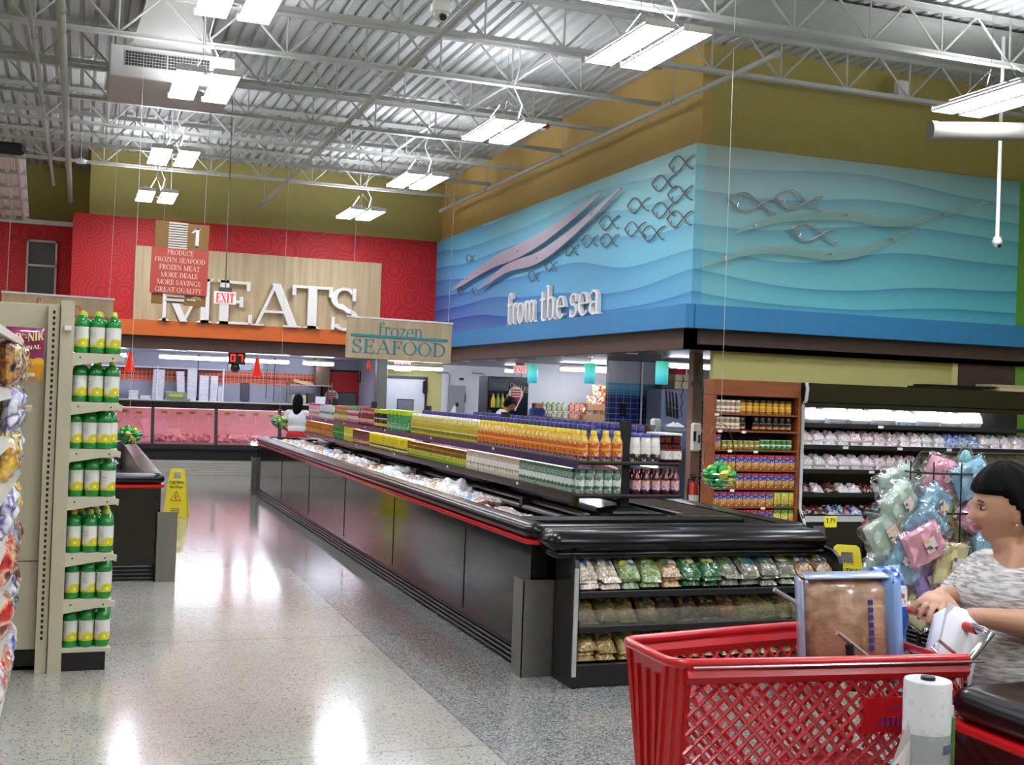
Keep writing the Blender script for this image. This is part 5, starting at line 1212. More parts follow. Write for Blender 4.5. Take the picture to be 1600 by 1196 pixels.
simple('paper_towel_box', 'dispenser', 'grey towel dispenser on the meat room wall', (3.10, 23.93, 1.28), MB().bbox(-.085, .085, 0, .07, 0, .36, .015), M('dispenser_grey', '4a4c54', .3))
simple('wall_sign_box', 'board', 'pale board high on the meat room wall behind the right red cone', (3.1, 23.95, 1.88), MB().bbox(-.35, .35, 0, .04, 0, .26, .01), M('pale_board', 'b0b4c8', .4))
t = thing('wire_shelf', 'grey wire shelf unit with boxes behind the shopper in red', 'shelf', (4.3, 23.5, 0))
for z in (.9, 1.25, 1.62): MB().box(-.42, .42, -.18, .18, z, z+.02).build('shelf', M('shelf_grey', '9a9ca4', .3, metal=.5), t)
for x in (-.42, .42):
    for y in (-.17, .17): MB().cyl((x, y, 0), (x, y, 1.7), .012).build('post', CHROME, t)
for i, (dx, w, h, c, lb) in enumerate([(-.22, .26, .16, 'b0a890', 'tan box on the top of the wire shelf in the meat room'), (.02, .15, .2, '30302c', 'dark box beside the tan one on the wire shelf'), (.2, .2, .14, 'd4d8e4', 'white box on the right of the wire shelf')]):
    simple('storage_box', 'box', lb, (4.3+dx, 23.45, 1.272), MB().bbox(-w/2, w/2, -.12, .12, 0, h, .006), M('box_%d' % i, c, .6))
simple('cardboard_box', 'box', 'flat cardboard box tilted on top of the wire shelf', (4.15, 23.5, 1.645), MB().bbox(-.2, .2, -.12, .12, 0, .07, .005), M('cardboard', 'a08058', .7), rot=(0, .2, 0))
simple('exhaust_duct', 'duct', 'brown steel duct rising from the wire shelf to the ceiling', (4.62, 23.8, 1.64), MB().prism([(-.16, 0), (.12, 0), (.12, .6), (-.16, .6)], -.1, .1), M('duct_brown_steel', '7a6454', .3, metal=.5))
# swing door, red
t = thing('red_swing_door', 'red door with dark window at the right of the meat room', 'door', (5.08, 23.95, 0))
b = MB(); b.box(-.42, .46, -.02, .04, 0, 1.93); b.build('leaf', M('door_red', 'a81c1c', .4), t)
b = MB(); b.box(-.12, .28, -.03, -.02, .95, 1.52); b.build('frame', DARK, t); b = MB(); b.box(-.10, .26, -.034, -.03, .98, 1.5); b.build('window_pane', M('door_window', '5a6068', .1, coat=.6), t)
b = MB(); b.box(-.46, .50, -.03, .04, 1.93, 1.97); b.box(-.46, -.42, -.03, .04, 0, 1.97); b.box(.46, .50, -.03, .04, 0, 1.97); b.build('door_frame', DARK, t)
b = MB(); b.bbox(.28, .46, -.16, -.03, 1.72, 1.95, .01); b.build('closer', BLACK, t)
def balloon_poster(loc, s_, label, rz=0):
    t = thing('balloon_poster', label, 'poster', loc, rz); mb = MB()
    pts = [(0, 0)]+[(.11*math.cos(a), .25+.10*math.sin(a)) for a in [PI*(-.12)+PI*1.24*k/14 for k in range(15)]]
    mb.prism([(s_*p, s_*q) for p, q in pts], -.004, 0); pan = mb.build('panel', M('poster_cream', 'e4d0c8', .5), t)
    mb = MB(); mb.prism([(s_*p*.72, s_*(q*.78+.05)) for p, q in [(0, 0), (.11, .2), (-.11, .2)]], -.006, -.004)
    for k in range(3): mb.box(-s_*.075, s_*.075, -.006, -.004, s_*(.22+.035*k), s_*(.24+.035*k))
    mb.build('print', M('poster_red', 'b82c30', .5), pan); return t
balloon_poster((5.0-.17, 23.9, 1.10), 1.3, 'cream and red balloon-shaped poster on the red door')
balloon_poster((7.17, 19.42, 1.30), 1.25, 'cream and red balloon-shaped poster on the black drinks cooler')
# white cooler door in the hall
t = thing('cold_room_door', 'white cold-room door with dark frame and window under the EXIT sign', 'door', (6.38, 23.95, 0))
b = MB(); b.box(-.42, .42, -.03, .04, 0, 1.84); b.build('leaf', M('door_greywhite', 'c0c0c4', .35), t)
b = MB(); b.box(-.50, -.44, -.05, .04, 0, 1.86); b.box(.42, .47, -.05, .04, 0, 1.86); b.box(-.50, .47, -.05, .04, 1.84, 1.90); b.build('door_frame', M('dark_frame', '26262a', .4), t)
b = MB(); b.box(-.17, .19, -.036, -.03, .9, 1.42); b.build('window_frame', DARK, t); b = MB(); b.box(-.15, .17, -.04, -.036, .92, 1.40); b.build('window_pane', M('door_window_grey', '70727a', .12, coat=.6), t)
b = MB(); b.bbox(.36, .46, -.12, -.03, 1.55, 1.82, .02); b.build('closer', BLACK, t)
t = thing('electrical_cabinet', 'grey electrical switch cabinet on the white hall wall', 'electrical box', (7.5, 23.86, 0))
b = MB(); b.bbox(-.17, .17, 0, .14, .9, 1.74, .01); b.build('cabinet', M('cabinet_grey', '8c8e90', .4), t); b = MB(); b.bbox(-.03, .03, -.01, 0, 1.3, 1.38, .004); b.build('latch', DARK, t); b = MB(); b.bbox(.17, .2, .03, .08, 1.38, 1.56, .008); b.build('lever', BLK2, t)
def conduit(pts, label): o = MB().tube(pts, .016, 8).build('conduit_pipe', M('conduit_grey', '9a9aa0', .35, metal=.5), smooth=True); tag(o, label, 'conduit')
conduit([(7.05, 23.95, 2.0), (7.30, 23.95, 2.0), (7.34, 23.95, 1.96), (7.34, 23.95, 1.0)], 'thin grey conduit bending down beside the electrical cabinet')
conduit([(7.85, 23.95, 2.02), (8.08, 23.95, 2.02), (8.12, 23.95, 1.98), (8.12, 23.95, .9)], 'thin grey conduit bending down right of the electrical cabinet')
simple('wall_socket', 'socket', 'small black square on the white hall wall', (7.62, 23.98, 1.86), MB().bbox(-.05, .05, 0, .02, 0, .05, .005), BLK2)
simple('white_board_leaning', 'board', 'white folded board leaning below the electrical cabinet', (7.33, 23.7, 0), MB().prism([(-.12, 0), (.10, 0), (.10, 1.29), (.06, 1.33), (-.12, .95)], 0, .02), WHT)
# drinks cooler with lettering
t = thing('drinks_cooler', 'black drinks cooler with ORALE lettering behind the clerk', 'cooler', (7.04, 19.45, 0))
b = MB(); b.bbox(-.38, .38, 0, .5, 0, 1.90, .01); b.build('cabinet', BLACK, t)
b = MB(); b.box(-.36, .0, -.006, 0, .5, 1.62); b.build('glass_door', M('cooler_glass', '1c1a14', .1, coat=.8), t)
b = MB(); b.box(-.36, .0, -.01, 0, 1.66, 1.86); b.build('header_panel', M('header_grey', '55585c', .4), t)
l = MB(); text(l, 'ORALE!', .03, 1.72, .10, -.012, 0, fit=.33, shear=-.25); l.build('lettering', M('letter_gold', 'c8b478', .4), t)
l = MB(); text(l, 'ORALE', -.3, 1.71, .08, -.016, -.01, fit=.24); l.build('header_lettering', M('letter_dim', '8a8a88', .4), t)
for k in range(4): 
    o = MB().lathe([(.001, 0), (.04, 0), (.04, .14), (.018, .2), (.018, .24), (.001, .24)], 10).build('cooler_bottle', M('drink_green', '7a9a2c', .2, coat=.5) if k % 2 else M('drink_yellow', 'c8a828', .2, coat=.5), smooth=True)
    o.location = (6.75+.085*k, 19.40, 1.36); tag(o, 'bottle in the black drinks cooler, %s from the left' % ['first', 'second', 'third', 'fourth'][k], 'bottle')
# stacked goods behind the seafood counter
SGm = [MIX('carton_green', ['8a9a70', 'c8c8b0', '6a7a50', 'b09868'], 26), MIX('carton_mixed', ['a07850', 'd8c0a0', 'c83838', 'b89868'], 26), MIX('snack_red', ['b02830', 'f0e8e0', 'd8a030', '8a1c20'], 12), MIX('snack_orange', ['e07820', 'f4e060', 'c83820', 'f8f0e0'], 12)]
t = thing('goods_table', 'low table carrying stacked cartons before the white seafood wall', 'table', (8.35, 19.6, 0))
MB().bbox(-.85, .85, -.2, .3, 1.12, 1.16, .006).build('top', SHW, t)
for x in (-.8, .8):
    for y in (-.15, .25): MB().box(x-.025, x+.025, y-.025, y+.025, 0, 1.12).build('leg', BLK2, t)
pb = Stamp(tag(MB().bbox(-.045, .045, -.045, .045, 0, .13, .01).build('small_bottle', SGm[0]), 'x', 'bottle'))
MB().lathe([(.001, .13), (.02, .13), (.02, .155), (.001, .155)], 8).build('cap', M('cap_green', '3c9a50', .4), pb.o)
pc = Stamp(tag(MB().bbox(-.045, .045, -.045, .045, 0, .13, .01).build('small_bottle', SGm[1]), 'x', 'bottle')); MB().lathe([(.001, .13), (.02, .13), (.02, .155), (.001, .155)], 8).build('cap', M('cap_red2', 'c83c3c', .4), pc.o)
for r_, z in enumerate((1.163, 1.33)):
    for k in range(5): pb.put((7.72+.1*k, 19.5, z), 0, 'green-capped small bottle in the stacked cartons by the white wall', 'green-capped small bottles')
    for k in range(4): pc.put((8.26+.1*k, 19.5, z), 0, 'red-capped small bottle in the stacked cartons by the white wall', 'red-capped small bottles')
sr = pillow(.2, .26, .07, 8, .1, seed=2); sr.v = [(v[0], v[2], v[1]+.13) for v in sr.v]
srn = Stamp(tag(sr.build('snack_pack', SGm[2], smooth=True), 'x', 'snack pack')); s2 = pillow(.2, .26, .07, 8, .1, seed=3); s2.v = [(v[0], v[2], v[1]+.13) for v in s2.v]
sor = Stamp(tag(s2.build('snack_pack', SGm[3], smooth=True), 'x', 'snack pack'))
CBm = M('carton_brown', '9a7248', .7)
ct = Stamp(tag(MB().bbox(-.3, .3, -.1, .1, 0, .12, .005).build('open_carton', CBm), 'x', 'carton'))
n = 0
for (x, z) in ((8.72, 1.163), (8.80, 1.36), (8.98, 1.56)):
    if z < 1.5: ct.put((x, 19.42, z), 0, 'brown carton tray of snack packs in the stack by the white wall, %s' % {1.163: 'lower', 1.36: 'upper'}[z])
for k, (x, z, wh) in enumerate([(8.55, 1.20, 0), (8.76, 1.20, 0), (8.97, 1.20, 1), (8.62, 1.40, 0), (8.83, 1.40, 0), (9.02, 1.40, 1), (8.72, 1.60, 0), (8.92, 1.60, 0), (9.08, 1.74, 0)]):
    (sor if wh else srn).put((x, 19.40, z-.03), rnd(-.1, .1), '%s snack pack in the stack by the white seafood wall' % ('orange' if wh else 'red and white'), '%s snack packs by the white wall' % ('orange' if wh else 'red'))
simple('wooden_crate', 'crate', 'upright brown wooden crate left of the stacked bottles', (7.58, 19.4, 1.16), MB().bbox(-.08, .08, -.08, .08, 0, .3, .01), M('crate_wood', '8a5c2c', .6))

# ---- seafood counter along the side
t = thing('seafood_display_case', 'seafood counter with sloping glass and reddish top beneath the sea mural', 'display case', (6.7, 14.0, 0))
b = MB(); b.box(6.4, 6.82, 12.9, 17.4, 0, .55); wb(b, 'base', M('counter_grey_blue', '6a7488', .35, coat=.4), t)
b = MB(); b.bbox(6.60, 6.84, 12.9, 17.4, 1.10, 1.16, .01); wb(b, 'worktop', M('worktop_wine', '6a3034', .25, coat=.5), t)
b = MB(); b.box(6.80, 6.84, 12.9, 17.4, .55, 1.1); wb(b, 'back', GREYW, t)
b = MB(); b.prism([(6.4, .55), (6.408, .55), (6.46, .95), (6.62, 1.28), (6.61, 1.285), (6.452, .955)], 12.93, 17.3, plane='xz'); wb(b, 'front_glass', GLASS('counter_glass', 'dfe6ea', .14, .03), t)
b = MB(); b.prism([(6.4, .55), (6.46, .95), (6.62, 1.28), (6.82, 1.16), (6.82, .55)], 12.89, 12.895, plane='xz'); wb(b, 'end_glass', GLASS('counter_glass', 'dfe6ea', .14, .03), t)
b = MB(); b.box(6.42, 6.8, 12.95, 17.3, .56, .60); wb(b, 'ice_bed', M('ice_white', 'd0d6da', .5, bump=.8, scale=40), t)
for k in range(4):
    simple('yellow_price_card', 'price card', 'yellow price card on the seafood case glass, %s from the left' % ['first', 'second', 'third', 'fourth'][k], (6.44+.11*k, 12.875, .80), MB().bbox(-.045, .045, 0, .006, 0, .11, .003), TY)
# prep cabinet with knives
t = thing('knife_cabinet', 'pale blue-grey steel cabinet with knives on its side behind the seafood counter', 'cabinet', (8.42, 15.8, 0))
b = MB(); b.bbox(-.27, .27, 0, .5, 0, 1.76, .01); b.build('cabinet', M('cabinet_bluegrey', '8088a4', .35), t)
simple('storage_carton', 'box', 'cream carton on top of the knife cabinet', (8.55, 15.95, 1.765), MB().bbox(-.17, .17, -.12, .12, 0, .12, .005), M('carton_cream', 'c8b894', .7))
simple('storage_carton', 'box', 'second cream carton stacked on the knife cabinet', (8.55, 15.95, 1.89), MB().bbox(-.16, .16, -.12, .12, 0, .10, .005), M('carton_cream', 'c8b894', .7))
simple('red_bag_bundle', 'bag', 'red plastic bundle on the cartons over the knife cabinet', (8.55, 15.95, 1.995), pillow(.42, .25, .09, 10, .3, 3), M('red_bundle', 'c83444', .3, coat=.5), smooth=True)
simple('dark_box_small', 'box', 'small dark box left of the cartons on the knife cabinet', (8.27, 15.95, 1.765), MB().bbox(-.1, .1, -.1, .1, 0, .1, .005), M('box_dark_brown', '4a4038', .6))
kn_ = tag(MB().prism([(-.015, 0), (.018, .02), (.01, .22), (-.012, .26)], -.003, .003).build('knife', CHROME), 'x', 'knife'); MB().bbox(-.018, .02, -.01, .01, -.14, .0, .006).build('handle', BLK2, kn_)
ks = Stamp(kn_)
for k in range(4):
    ks.put((8.24+.055*k, 15.785, 1.50-.012*k), (0, -.10, 0), 'kitchen knife hung on the cabinet, %s from the left' % ['first', 'second', 'third', 'fourth'][k])
pts = [(8.46+.015*math.sin(k*1.3), 15.74, 1.95-.035*k) for k in range(18)]
simple('coiled_cord', 'cord', 'wavy black cord dangling in front of the knife cabinet', (0, 0, 0), MB().tube(pts, .007, 6), BLK2, smooth=True)
simple('drop_pole', 'pole', 'thin white conduit dropping from the soffit beside the knife cabinet', (8.50, 15.7, 1.98), MB().cyl((0, 0, 0), (0, 0, .19), .012), WHT)
simple('prep_table', 'table', 'steel prep table with white tops behind the seafood counter', (8.4, 15.2, 0), MB().bbox(-.7, .7, -.2, .2, 1.15, 1.19, .006).box(-.66, -.62, -.18, .18, 0, 1.15).box(.62, .66, -.18, .18, 0, 1.15), M('prep_steel', 'a8acb4', .3, metal=.6))
simple('wall_phone', 'telephone', 'black wall telephone on the blue tiles', (7.86, 16.45, 1.32), MB().bbox(-.04, .04, 0, .05, 0, .2, .015).bbox(-.055, -.03, -.03, .0, .01, .2, .01), BLACK)
simple('clear_film_roll', 'plastic film', 'crumpled clear plastic on the prep table', (8.0, 15.1, 1.195), pillow(.3, .2, .06, 10, .4, 8), M('film_white', 'd0d4d8', .3), smooth=True)
simple('scale_head', 'scale', 'white scale head standing on the seafood counter near its right end', (6.74, 13.2, 1.162), MB().bbox(-.06, .06, -.05, .05, 0, .2, .02), WHT)
# white trim post and strip
simple('white_corner_strip', 'trim strip', 'thin white vertical strip at the tiled wall', (7.98+.16, 16.44, 1.1), MB().box(-.012, .012, 0, .02, 0, 1.07), WHT)
# pillar, dispenser, gooseneck, extinguisher
t = thing('hand_sanitizer_dispenser', 'white sanitizer dispenser fixed to the pillar by the wood shelf', 'dispenser', (6.90, 12.46, 1.0))
MB().bbox(-.065, .065, -.03, .03, 0, .34, .02).build('case', WHT, t); MB().box(-.05, -.015, -.032, -.03, .12, .24).build('window_slot', BLK2, t); MB().box(.015, .045, -.032, -.03, .10, .2).build('logo_panel', M('dispenser_blue', '3c3c8a', .4), t)
simple('steel_corner_guard', 'corner guard', 'stainless steel guard covering the pillar edge', (6.94, 12.46, 1.05), MB().box(-.03, .03, 0, .04, 0, 1.0), M('guard_steel2', '8f8a86', .3, metal=.6))
simple('gooseneck_lamp', 'lamp', 'small bent black-headed lamp on the pillar', (6.88, 12.4, 1.78), MB().tube([(.06, .05, 0), (.02, 0, .06), (-.04, 0, .07), (-.08, 0, .03)], .01, 6).ell((-.09, 0, .02), (.03, .025, .03), 10), M('lamp_dark', '5a5a60', .3), smooth=True)
t = thing('fire_extinguisher', 'red fire extinguisher hung at the foot of the pillar', 'fire extinguisher', (6.86, 12.40, .25))
MB().lathe([(.001, 0), (.058, .004), (.062, .03), (.062, .33), (.045, .38), (.02, .40), (.001, .40)], 18).build('cylinder', M('ext_red', 'b8201c', .25, coat=.5), t, smooth=True)
MB().lathe([(.055, .10), (.0635, .101), (.0635, .24), (.055, .241)], 18).build('label', M('ext_label', 'e0dcd8', .5), t, smooth=True)
b = MB(); b.cyl((0, 0, .40), (0, 0, .45), .016); b.box(-.05, .03, -.01, .01, .44, .455); b.box(-.06, .02, -.01, .01, .47, .48); b.tube([(-.01, 0, .43), (-.07, 0, .42), (-.08, 0, .3), (-.07, 0, .15)], .009, 6); b.build('valve', BLK2, t)
MB().box(-.03, .11, .05, .08, .1, .3).build('bracket', BLK2, t)
# pendants and downlights under the seafood soffit
PGm = None
def pend_mat():
    m, nt, b = newmat('pendant_glow'); N = nt.nodes.new; L = nt.links.new
    tc = N('ShaderNodeTexCoord'); sp = N('ShaderNodeSeparateXYZ'); L(tc.outputs['Object'], sp.inputs[0])
    r = N('ShaderNodeValToRGB'); e = r.color_ramp.elements; e[0].color = lin('2f98b0'); e[1].color = lin('48c0a0'); q = e.new(.5); q.color = lin('5ed8d8')
    k = N('ShaderNodeMath'); k.operation = 'MULTIPLY'; k.inputs[1].default_value = 1/.28; L(sp.outputs[2], k.inputs[0]); L(k.outputs[0], r.inputs[0])
    L(r.outputs[0], b.inputs['Base Color']); L(r.outputs[0], b.inputs['Emission Color']); b.inputs['Emission Strength'].default_value = .55; b.inputs['Roughness'].default_value = .3
    return m
pn = thing('cylinder_pendant', 'x', 'pendant lamp', (0, 0, 0)); MB().lathe([(.001, 0), (.075, 0), (.078, .004), (.078, .276), (.075, .28), (.001, .28)], 20).build('shade', pend_mat(), pn, smooth=True)
b = MB(); b.cyl((0, 0, .28), (0, 0, .38), .006); b.cyl((0, 0, .37), (0, 0, .385), .045, seg=14); b.build('stem', CHROME, pn)
ps = Stamp(pn)
for (x, y), lb in zip([(6.62, 17.2), (6.62, 15.0), (6.62, 12.85)], ['farthest', 'middle', 'nearest']): ps.put((x, y, 1.784), 0, 'glowing teal glass cylinder pendant under the seafood soffit, the %s of three' % lb)
dl = thing('recessed_downlight', 'x', 'downlight', (0, 0, 0)); MB().lathe([(.045, 0), (.075, 0), (.075, -.012), (.07, -.016), (.045, -.012)], 20).build('ring', WHT, dl, smooth=True); MB().lathe([(.001, -.006), (.05, -.006), (.05, -.002), (.001, -.002)], 16).build('bulb', EMIT('warm_bulb', 'ffe0a8', 12), dl)
ds = Stamp(dl)
for (x, y), lb in zip([(6.48, 20.2), (6.48, 18.8), (6.48, 17.7), (6.48, 15.4), (6.48, 13.4)], ['farthest', 'second farthest', 'middle', 'second nearest', 'nearest']): ds.put((x, y, 2.17), 0, 'warm round downlight under the sea mural fascia, %s of five' % lb)
for (x, lb) in ((1.72, 'left'), (3.75, 'right')): ds.put((x, 21.85, 2.17), 0, 'warm round downlight under the meats fascia, %s one' % lb)
# ================================================================ WOOD SHELF WITH JARS AND BOXES
t = thing('wooden_shelf_unit', 'reddish wooden shelf unit packed with jars and boxes beside the pillar', 'shelf unit', (6.80, 11.0, 0))
S_ = .853
zt = lambda z: .235+S_*z
WX0, WX1, WY = 6.29, 7.37, 11.0
b = MB(); b.bbox(WX0, WX1, WY, WY+.22, zt(1.68), zt(1.88), .006); wb(b, 'header', SHW, t)
for x in (WX0, WX1-.035): b = MB(); b.box(x, x+.035, WY, WY+.22, 0, zt(1.68)); wb(b, 'side_panel', SHW, t)
b = MB(); b.box(WX0+.035, WX1-.035, WY+.20, WY+.22, 0, zt(1.7)); wb(b, 'back_panel', DARK, t)
WZ = [zt(q) for q in (1.46, 1.25, 1.01, .76, .53, .30, .07)]
b = MB(); b.box(WX0+.035, WX1-.035, WY+.01, WY+.2, 0, WZ[-1]-.02); wb(b, 'plinth', SHW, t)
for z in WZ: b = MB(); b.box(WX0+.035, WX1-.035, WY+.005, WY+.20, z-.018, z); wb(b, 'shelf', SHW, t)
J1 = mk('gold_jar', 'x', 'jar', .175, .042, 'c89020', '2c281c', [(0, '3a2c14'), (.03, 'd8a02c'), (.08, 'e8c050'), (.10, '2c2418')], capR=.95, capH=.2, neck=.8)
J2 = mk('black_label_jar', 'x', 'jar', .17, .042, '1c1c1c', '181818', [(0, 'c89848'), (.025, 'd87c30'), (.05, '1c1a18'), (.09, 'c8c8c0'), (.105, '1c1a18')], capR=.95, capH=.1, neck=.86)
J3 = mk('white_lid_pack', 'x', 'jar', .165, .036, 'a88860', 'e4e0d8', [(0, 'e8e4dc'), (.04, 'a86c30'), (.06, 'e8e4dc'), (.1, '8a5c38')], capR=.95, capH=.15, neck=.8)
J4 = mk('olive_green_can', 'x', 'can', .11, .036, '9a9040', 'c8c4b0', [(0, '9a8830'), (.04, 'd8d088'), (.07, '5a7a2c')], capR=1.0, capH=.06, neck=.9)
J5 = mk('green_white_can', 'x', 'can', .125, .036, '3c8a3c', 'd8dcd4', [(0, '3c8a3c'), (.05, 'e4e8e0'), (.09, '3c8a3c')], capR=1.0, capH=.05, neck=.9)
def carton(n, w, d, h, stops, lab):
    o = MB().bbox(-w/2, w/2, -d/2, d/2, 0, h, .004).build(n, BAND(n+'_print', stops, wob=.014, scale=45, coat=.5)); tag(o, lab, 'box')
    l = MB(); l.ell((0, -d/2, h*.32), (w*.3, .003, h*.16), 12); l.build('picture', MIX(n+'_picture', ['c87828', 'e8b858', '8a4818', 'f0d8a0'], 40, bump=0), o, smooth=True); return o
B1 = carton('pancake_mix_box', .105, .06, .185, [(0, 'b87030'), (.05, 'd8a050'), (.09, '3038a0'), (.13, '5060c0'), (.15, 'c02030')], 'x')
B2 = carton('green_cake_box', .10, .06, .19, [(0, 'a87838'), (.07, 'd8c838'), (.14, '5a9a2c')], 'x')
B3 = carton('yellow_box', .10, .06, .185, [(0, '5a8a2c'), (.03, 'd8c830'), (.13, 'e8dc60'), (.17, '4c8a2c')], 'x')
S1, S2, S3, S4, S5, S6, S7, S8 = [Stamp(o) for o in (J1, J2, J3, J4, J5, B1, B2, B3)]
def shelf_row(items, z, nm):
    n = sum(w for _, w, _, _ in [(s, w*c, l, c) for s, c, w, l in items])
    x = WX0+.077
    for s, c, w, l in items:
        if s is None: x += w*c*S_; continue
        for k in range(c): s.put((x, WY+.06, z+.001), rnd(-.05, .05), '%s on the %s shelf of the wooden unit' % (l, nm), '%s, %s wooden shelf' % (l, nm), scale=(S_,)*3); x += w*S_
sn = ['top', 'second', 'third', 'fourth', 'fifth', 'sixth', 'bottom']
shelf_row([(S3, 5, .072, 'white-lidded jar'), (S1, 8, .095, 'black and gold jar')], WZ[0], sn[0])
shelf_row([(S3, 5, .072, 'white-lidded jar'), (S2, 1, .095, 'black-labelled jar'), (None, 1, .1, ''), (S2, 6, .095, 'black-labelled jar')], WZ[1], sn[1])
shelf_row([(S6, 1, .11, 'red and blue mix box'), (S4, 7, .078, 'olive can'), (S5, 6, .08, 'green and white can')], WZ[2], sn[2])
for i in (3, 4): shelf_row([(S6, 11, .112, 'red and blue mix box')], WZ[i], sn[i])
shelf_row([(S6, 8, .112, 'red and blue mix box'), (S8, 3, .112, 'yellow and green box')], WZ[5], sn[5])
shelf_row([(S6, 8, .112, 'red and blue mix box'), (S7, 3, .112, 'green cake box')], WZ[6], sn[6])
for k, (x, z) in enumerate([(7.35, 1.44), (7.4, 1.235), (7.74, 1.23), (7.55, .99), (7.92, .985), (8.05, .28), (7.6, .50)]):
    simple('shelf_tag', 'price tag', 'white price tag on the %s wooden shelf edge at the %s' % (['top', 'second', 'second', 'third', 'third', 'sixth', 'fifth'][k], ['left', 'left', 'middle', 'left', 'middle', 'right', 'left'][k]), (WX0+(x-7.30)*S_, WY-.005, zt(z)), MB().box(-.026, .026, 0, .004, -.012, .014), WHT)

# ================================================================ OPEN MEAT CHILLER
t = thing('open_chiller', 'tall black open chiller with five lit shelves of packed meat', 'chiller', (8.8, 11.0, 0))
CX0, CX1 = 7.405, 10.85
YC = 10.96
b = MB(); b.box(CX0, CX1, YC, 11.6, zt(1.63), zt(1.88)); wb(b, 'header', BLACK, t)
b = MB(); b.box(CX0, CX1, 11.55, 11.6, 0, zt(1.63)); wb(b, 'back_panel', M('chiller_back', '1c1c20', .4), t)
b = MB(); b.prism([(10.92, 0), (11.55, 0), (11.55, zt(.14)), (10.95, zt(.17)), (10.92, zt(.14))], CX0, CX1, plane='yz'); wb(b, 'base', BLACK, t)
b = MB(); b.prism([(10.91, .0), (11.6, 0), (11.6, zt(1.88)), (10.95, zt(1.88)), (10.95, zt(1.62)), (11.0, zt(1.58)), (11.0, zt(.3)), (10.91, zt(.17))], CX0-.03, CX0, plane='yz'); wb(b, 'side_panel', BLK2, t)
b = MB(); b.tube([(CX0-.015, 10.94, zt(1.88)), (CX0-.015, 10.92, zt(1.80)), (CX0-.015, 10.94, zt(1.66)), (CX0-.015, 10.99, zt(1.60)), (CX0-.015, 10.99, zt(.28)), (CX0-.015, 10.94, zt(.18)), (CX0-.015, 10.90, zt(.12)), (CX0-.015, 10.90, .0)], .019, 8); wb(b, 'edge_trim', M('trim_light_grey', 'c4c8c8', .35), t, smooth=True)
CZ = [zt(q) for q in (1.36, 1.08, .77, .47, .185)]
for i, z in enumerate(CZ):
    b = MB(); b.box(CX0, CX1, 11.06-.017*i, 11.55, z-.013, z); b.box(CX0, CX1, 11.045-.017*i, 11.062-.017*i, z-.038, z+.01); shf = wb(b, 'shelf', BLK2, t)
b = MB(); b.box(CX0, CX1, 10.90, 10.92, zt(.12), zt(.19)); wb(b, 'front_lip', M('trim_light_grey', 'c4c8c8', .35), t)
b = MB(); b.box(CX0, CX1, YC, YC+.02, zt(1.57), zt(1.64)); wb(b, 'header_lip', BLACK, t)
b = MB(); b.box(CX0+.05, CX1-.1, 11.0, 11.045, zt(1.605), zt(1.63)); wb(b, 'lamp', EMIT('chiller_lamp', 'e8f0ff', 22.0), t)
WP = [MIX('white_pack', ['f4f4fa', 'ffffff', 'e4e8f4', 'fafaff'], 12), MIX('pale_blue_pack', ['d4e4f4', 'f4f8ff', 'b8d0e8', 'e8f0fa'], 12)]
wp = []
for i in range(2):
    o = pillow(.34, .36, .2, 12, .10, seed=i+40, flat=.35).build('wrapped_package', WP[i], smooth=True); tag(o, 'x', 'package'); wp.append(Stamp(o))
for k, (x, i) in enumerate([(8.92, 0), (9.28, 0), (9.64, 0), (10.0, 0), (10.36, 1), (10.74, 0), (11.10, 0), (11.46, 0)]):
    wp[i].put((CX0+(x-8.68)*S_, 11.22, CZ[0]+.003), (.12, 0, rnd(-.05, .05)), 'big white wrapped package on the top chiller shelf, %s from the left' % (['first']+names[1:])[k], scale=(S_*.96, S_, S_*(1.0+.18*(k % 2))))
TR = [MIX('tray_meat_%d' % i, c, 16, coat=1, rough=.15) for i, c in enumerate([['c8d0e0', 'f4f6fa', 'e0b8b8', 'ffffff'], ['e8c8c8', 'ffffff', 'd09898', 'f0e8ec'], ['3c6ad8', 'a8c8f8', '2848b0', 'ffffff'], ['e8e0b0', 'f8f8f0', 'c8c0d0', 'ffffff'], ['2a1c20', '8a3028', '1c1418', 'c8c0bc'], ['5098d8', 'c8e0f4', '203c70', 'b04830']])]
trn = ['white', 'pinkish white', 'bright blue', 'yellowish white', 'dark red', 'blue and red']
ts = []
for i in range(6):
    o = pillow(.17, .24, .085, 10, .28, seed=i+60, flat=.4).build('meat_pack', TR[i], smooth=True); tag(o, 'x', 'meat package')
    b = MB(); b.rings([[(sx*(.085-k), sy*(.12-k), zz) for sx, sy in ((-1, -1), (1, -1), (1, 1), (-1, 1))] for k, zz in ((.012, -.01), (0, .02), (0, .026))]); b.build('foam_tray', FO if i != 4 else BLK2, o); ts.append(Stamp(o))
lay2 = {1: [0, 0, 0, 0, 1, 1, 1, 1, 0, 0, 3, 3, 2, 2, 2, 0, 0, 0, 0, 0], 2: [3, 3, 0, 0, 0, 0, 1, 1, 1, 0, 0, 0, 0, 0, 0, 3, 0, 0, 0, 0], 3: [4, 0, 4, 0, 0, 4, 0, 0, 4, 0, 0, 0, 4, 0, 0, 0, 0, 0, 0, 0], 4: [4, 4, 5, 5, 5, 4, 5, 5, 5, 5, 4, 5, 5, 5, 5, 5, 5, 5, 5, 5]}
for i, r_ in lay2.items():
    nm = sn[i] if i < 4 else 'bottom'
    for k, q in enumerate(r_):
        x = CX0+.10+.162*k
        for d in range(2 if i in (1, 2) else 1):
            ts[q].put((x+rnd(-.01, .01), 11.18-.017*i+rnd(-.01, .01), CZ[i]+.012+.062*d), (.22+.1*d, rnd(-.06, .06), rnd(-.1, .1)), '%s film-wrapped meat pack on the %s chiller shelf%s' % (trn[q], nm, ', upper layer' if d else ''), '%s packs, %s chiller shelf, layer %d' % (trn[q], nm, d+1), scale=(S_,)*3)
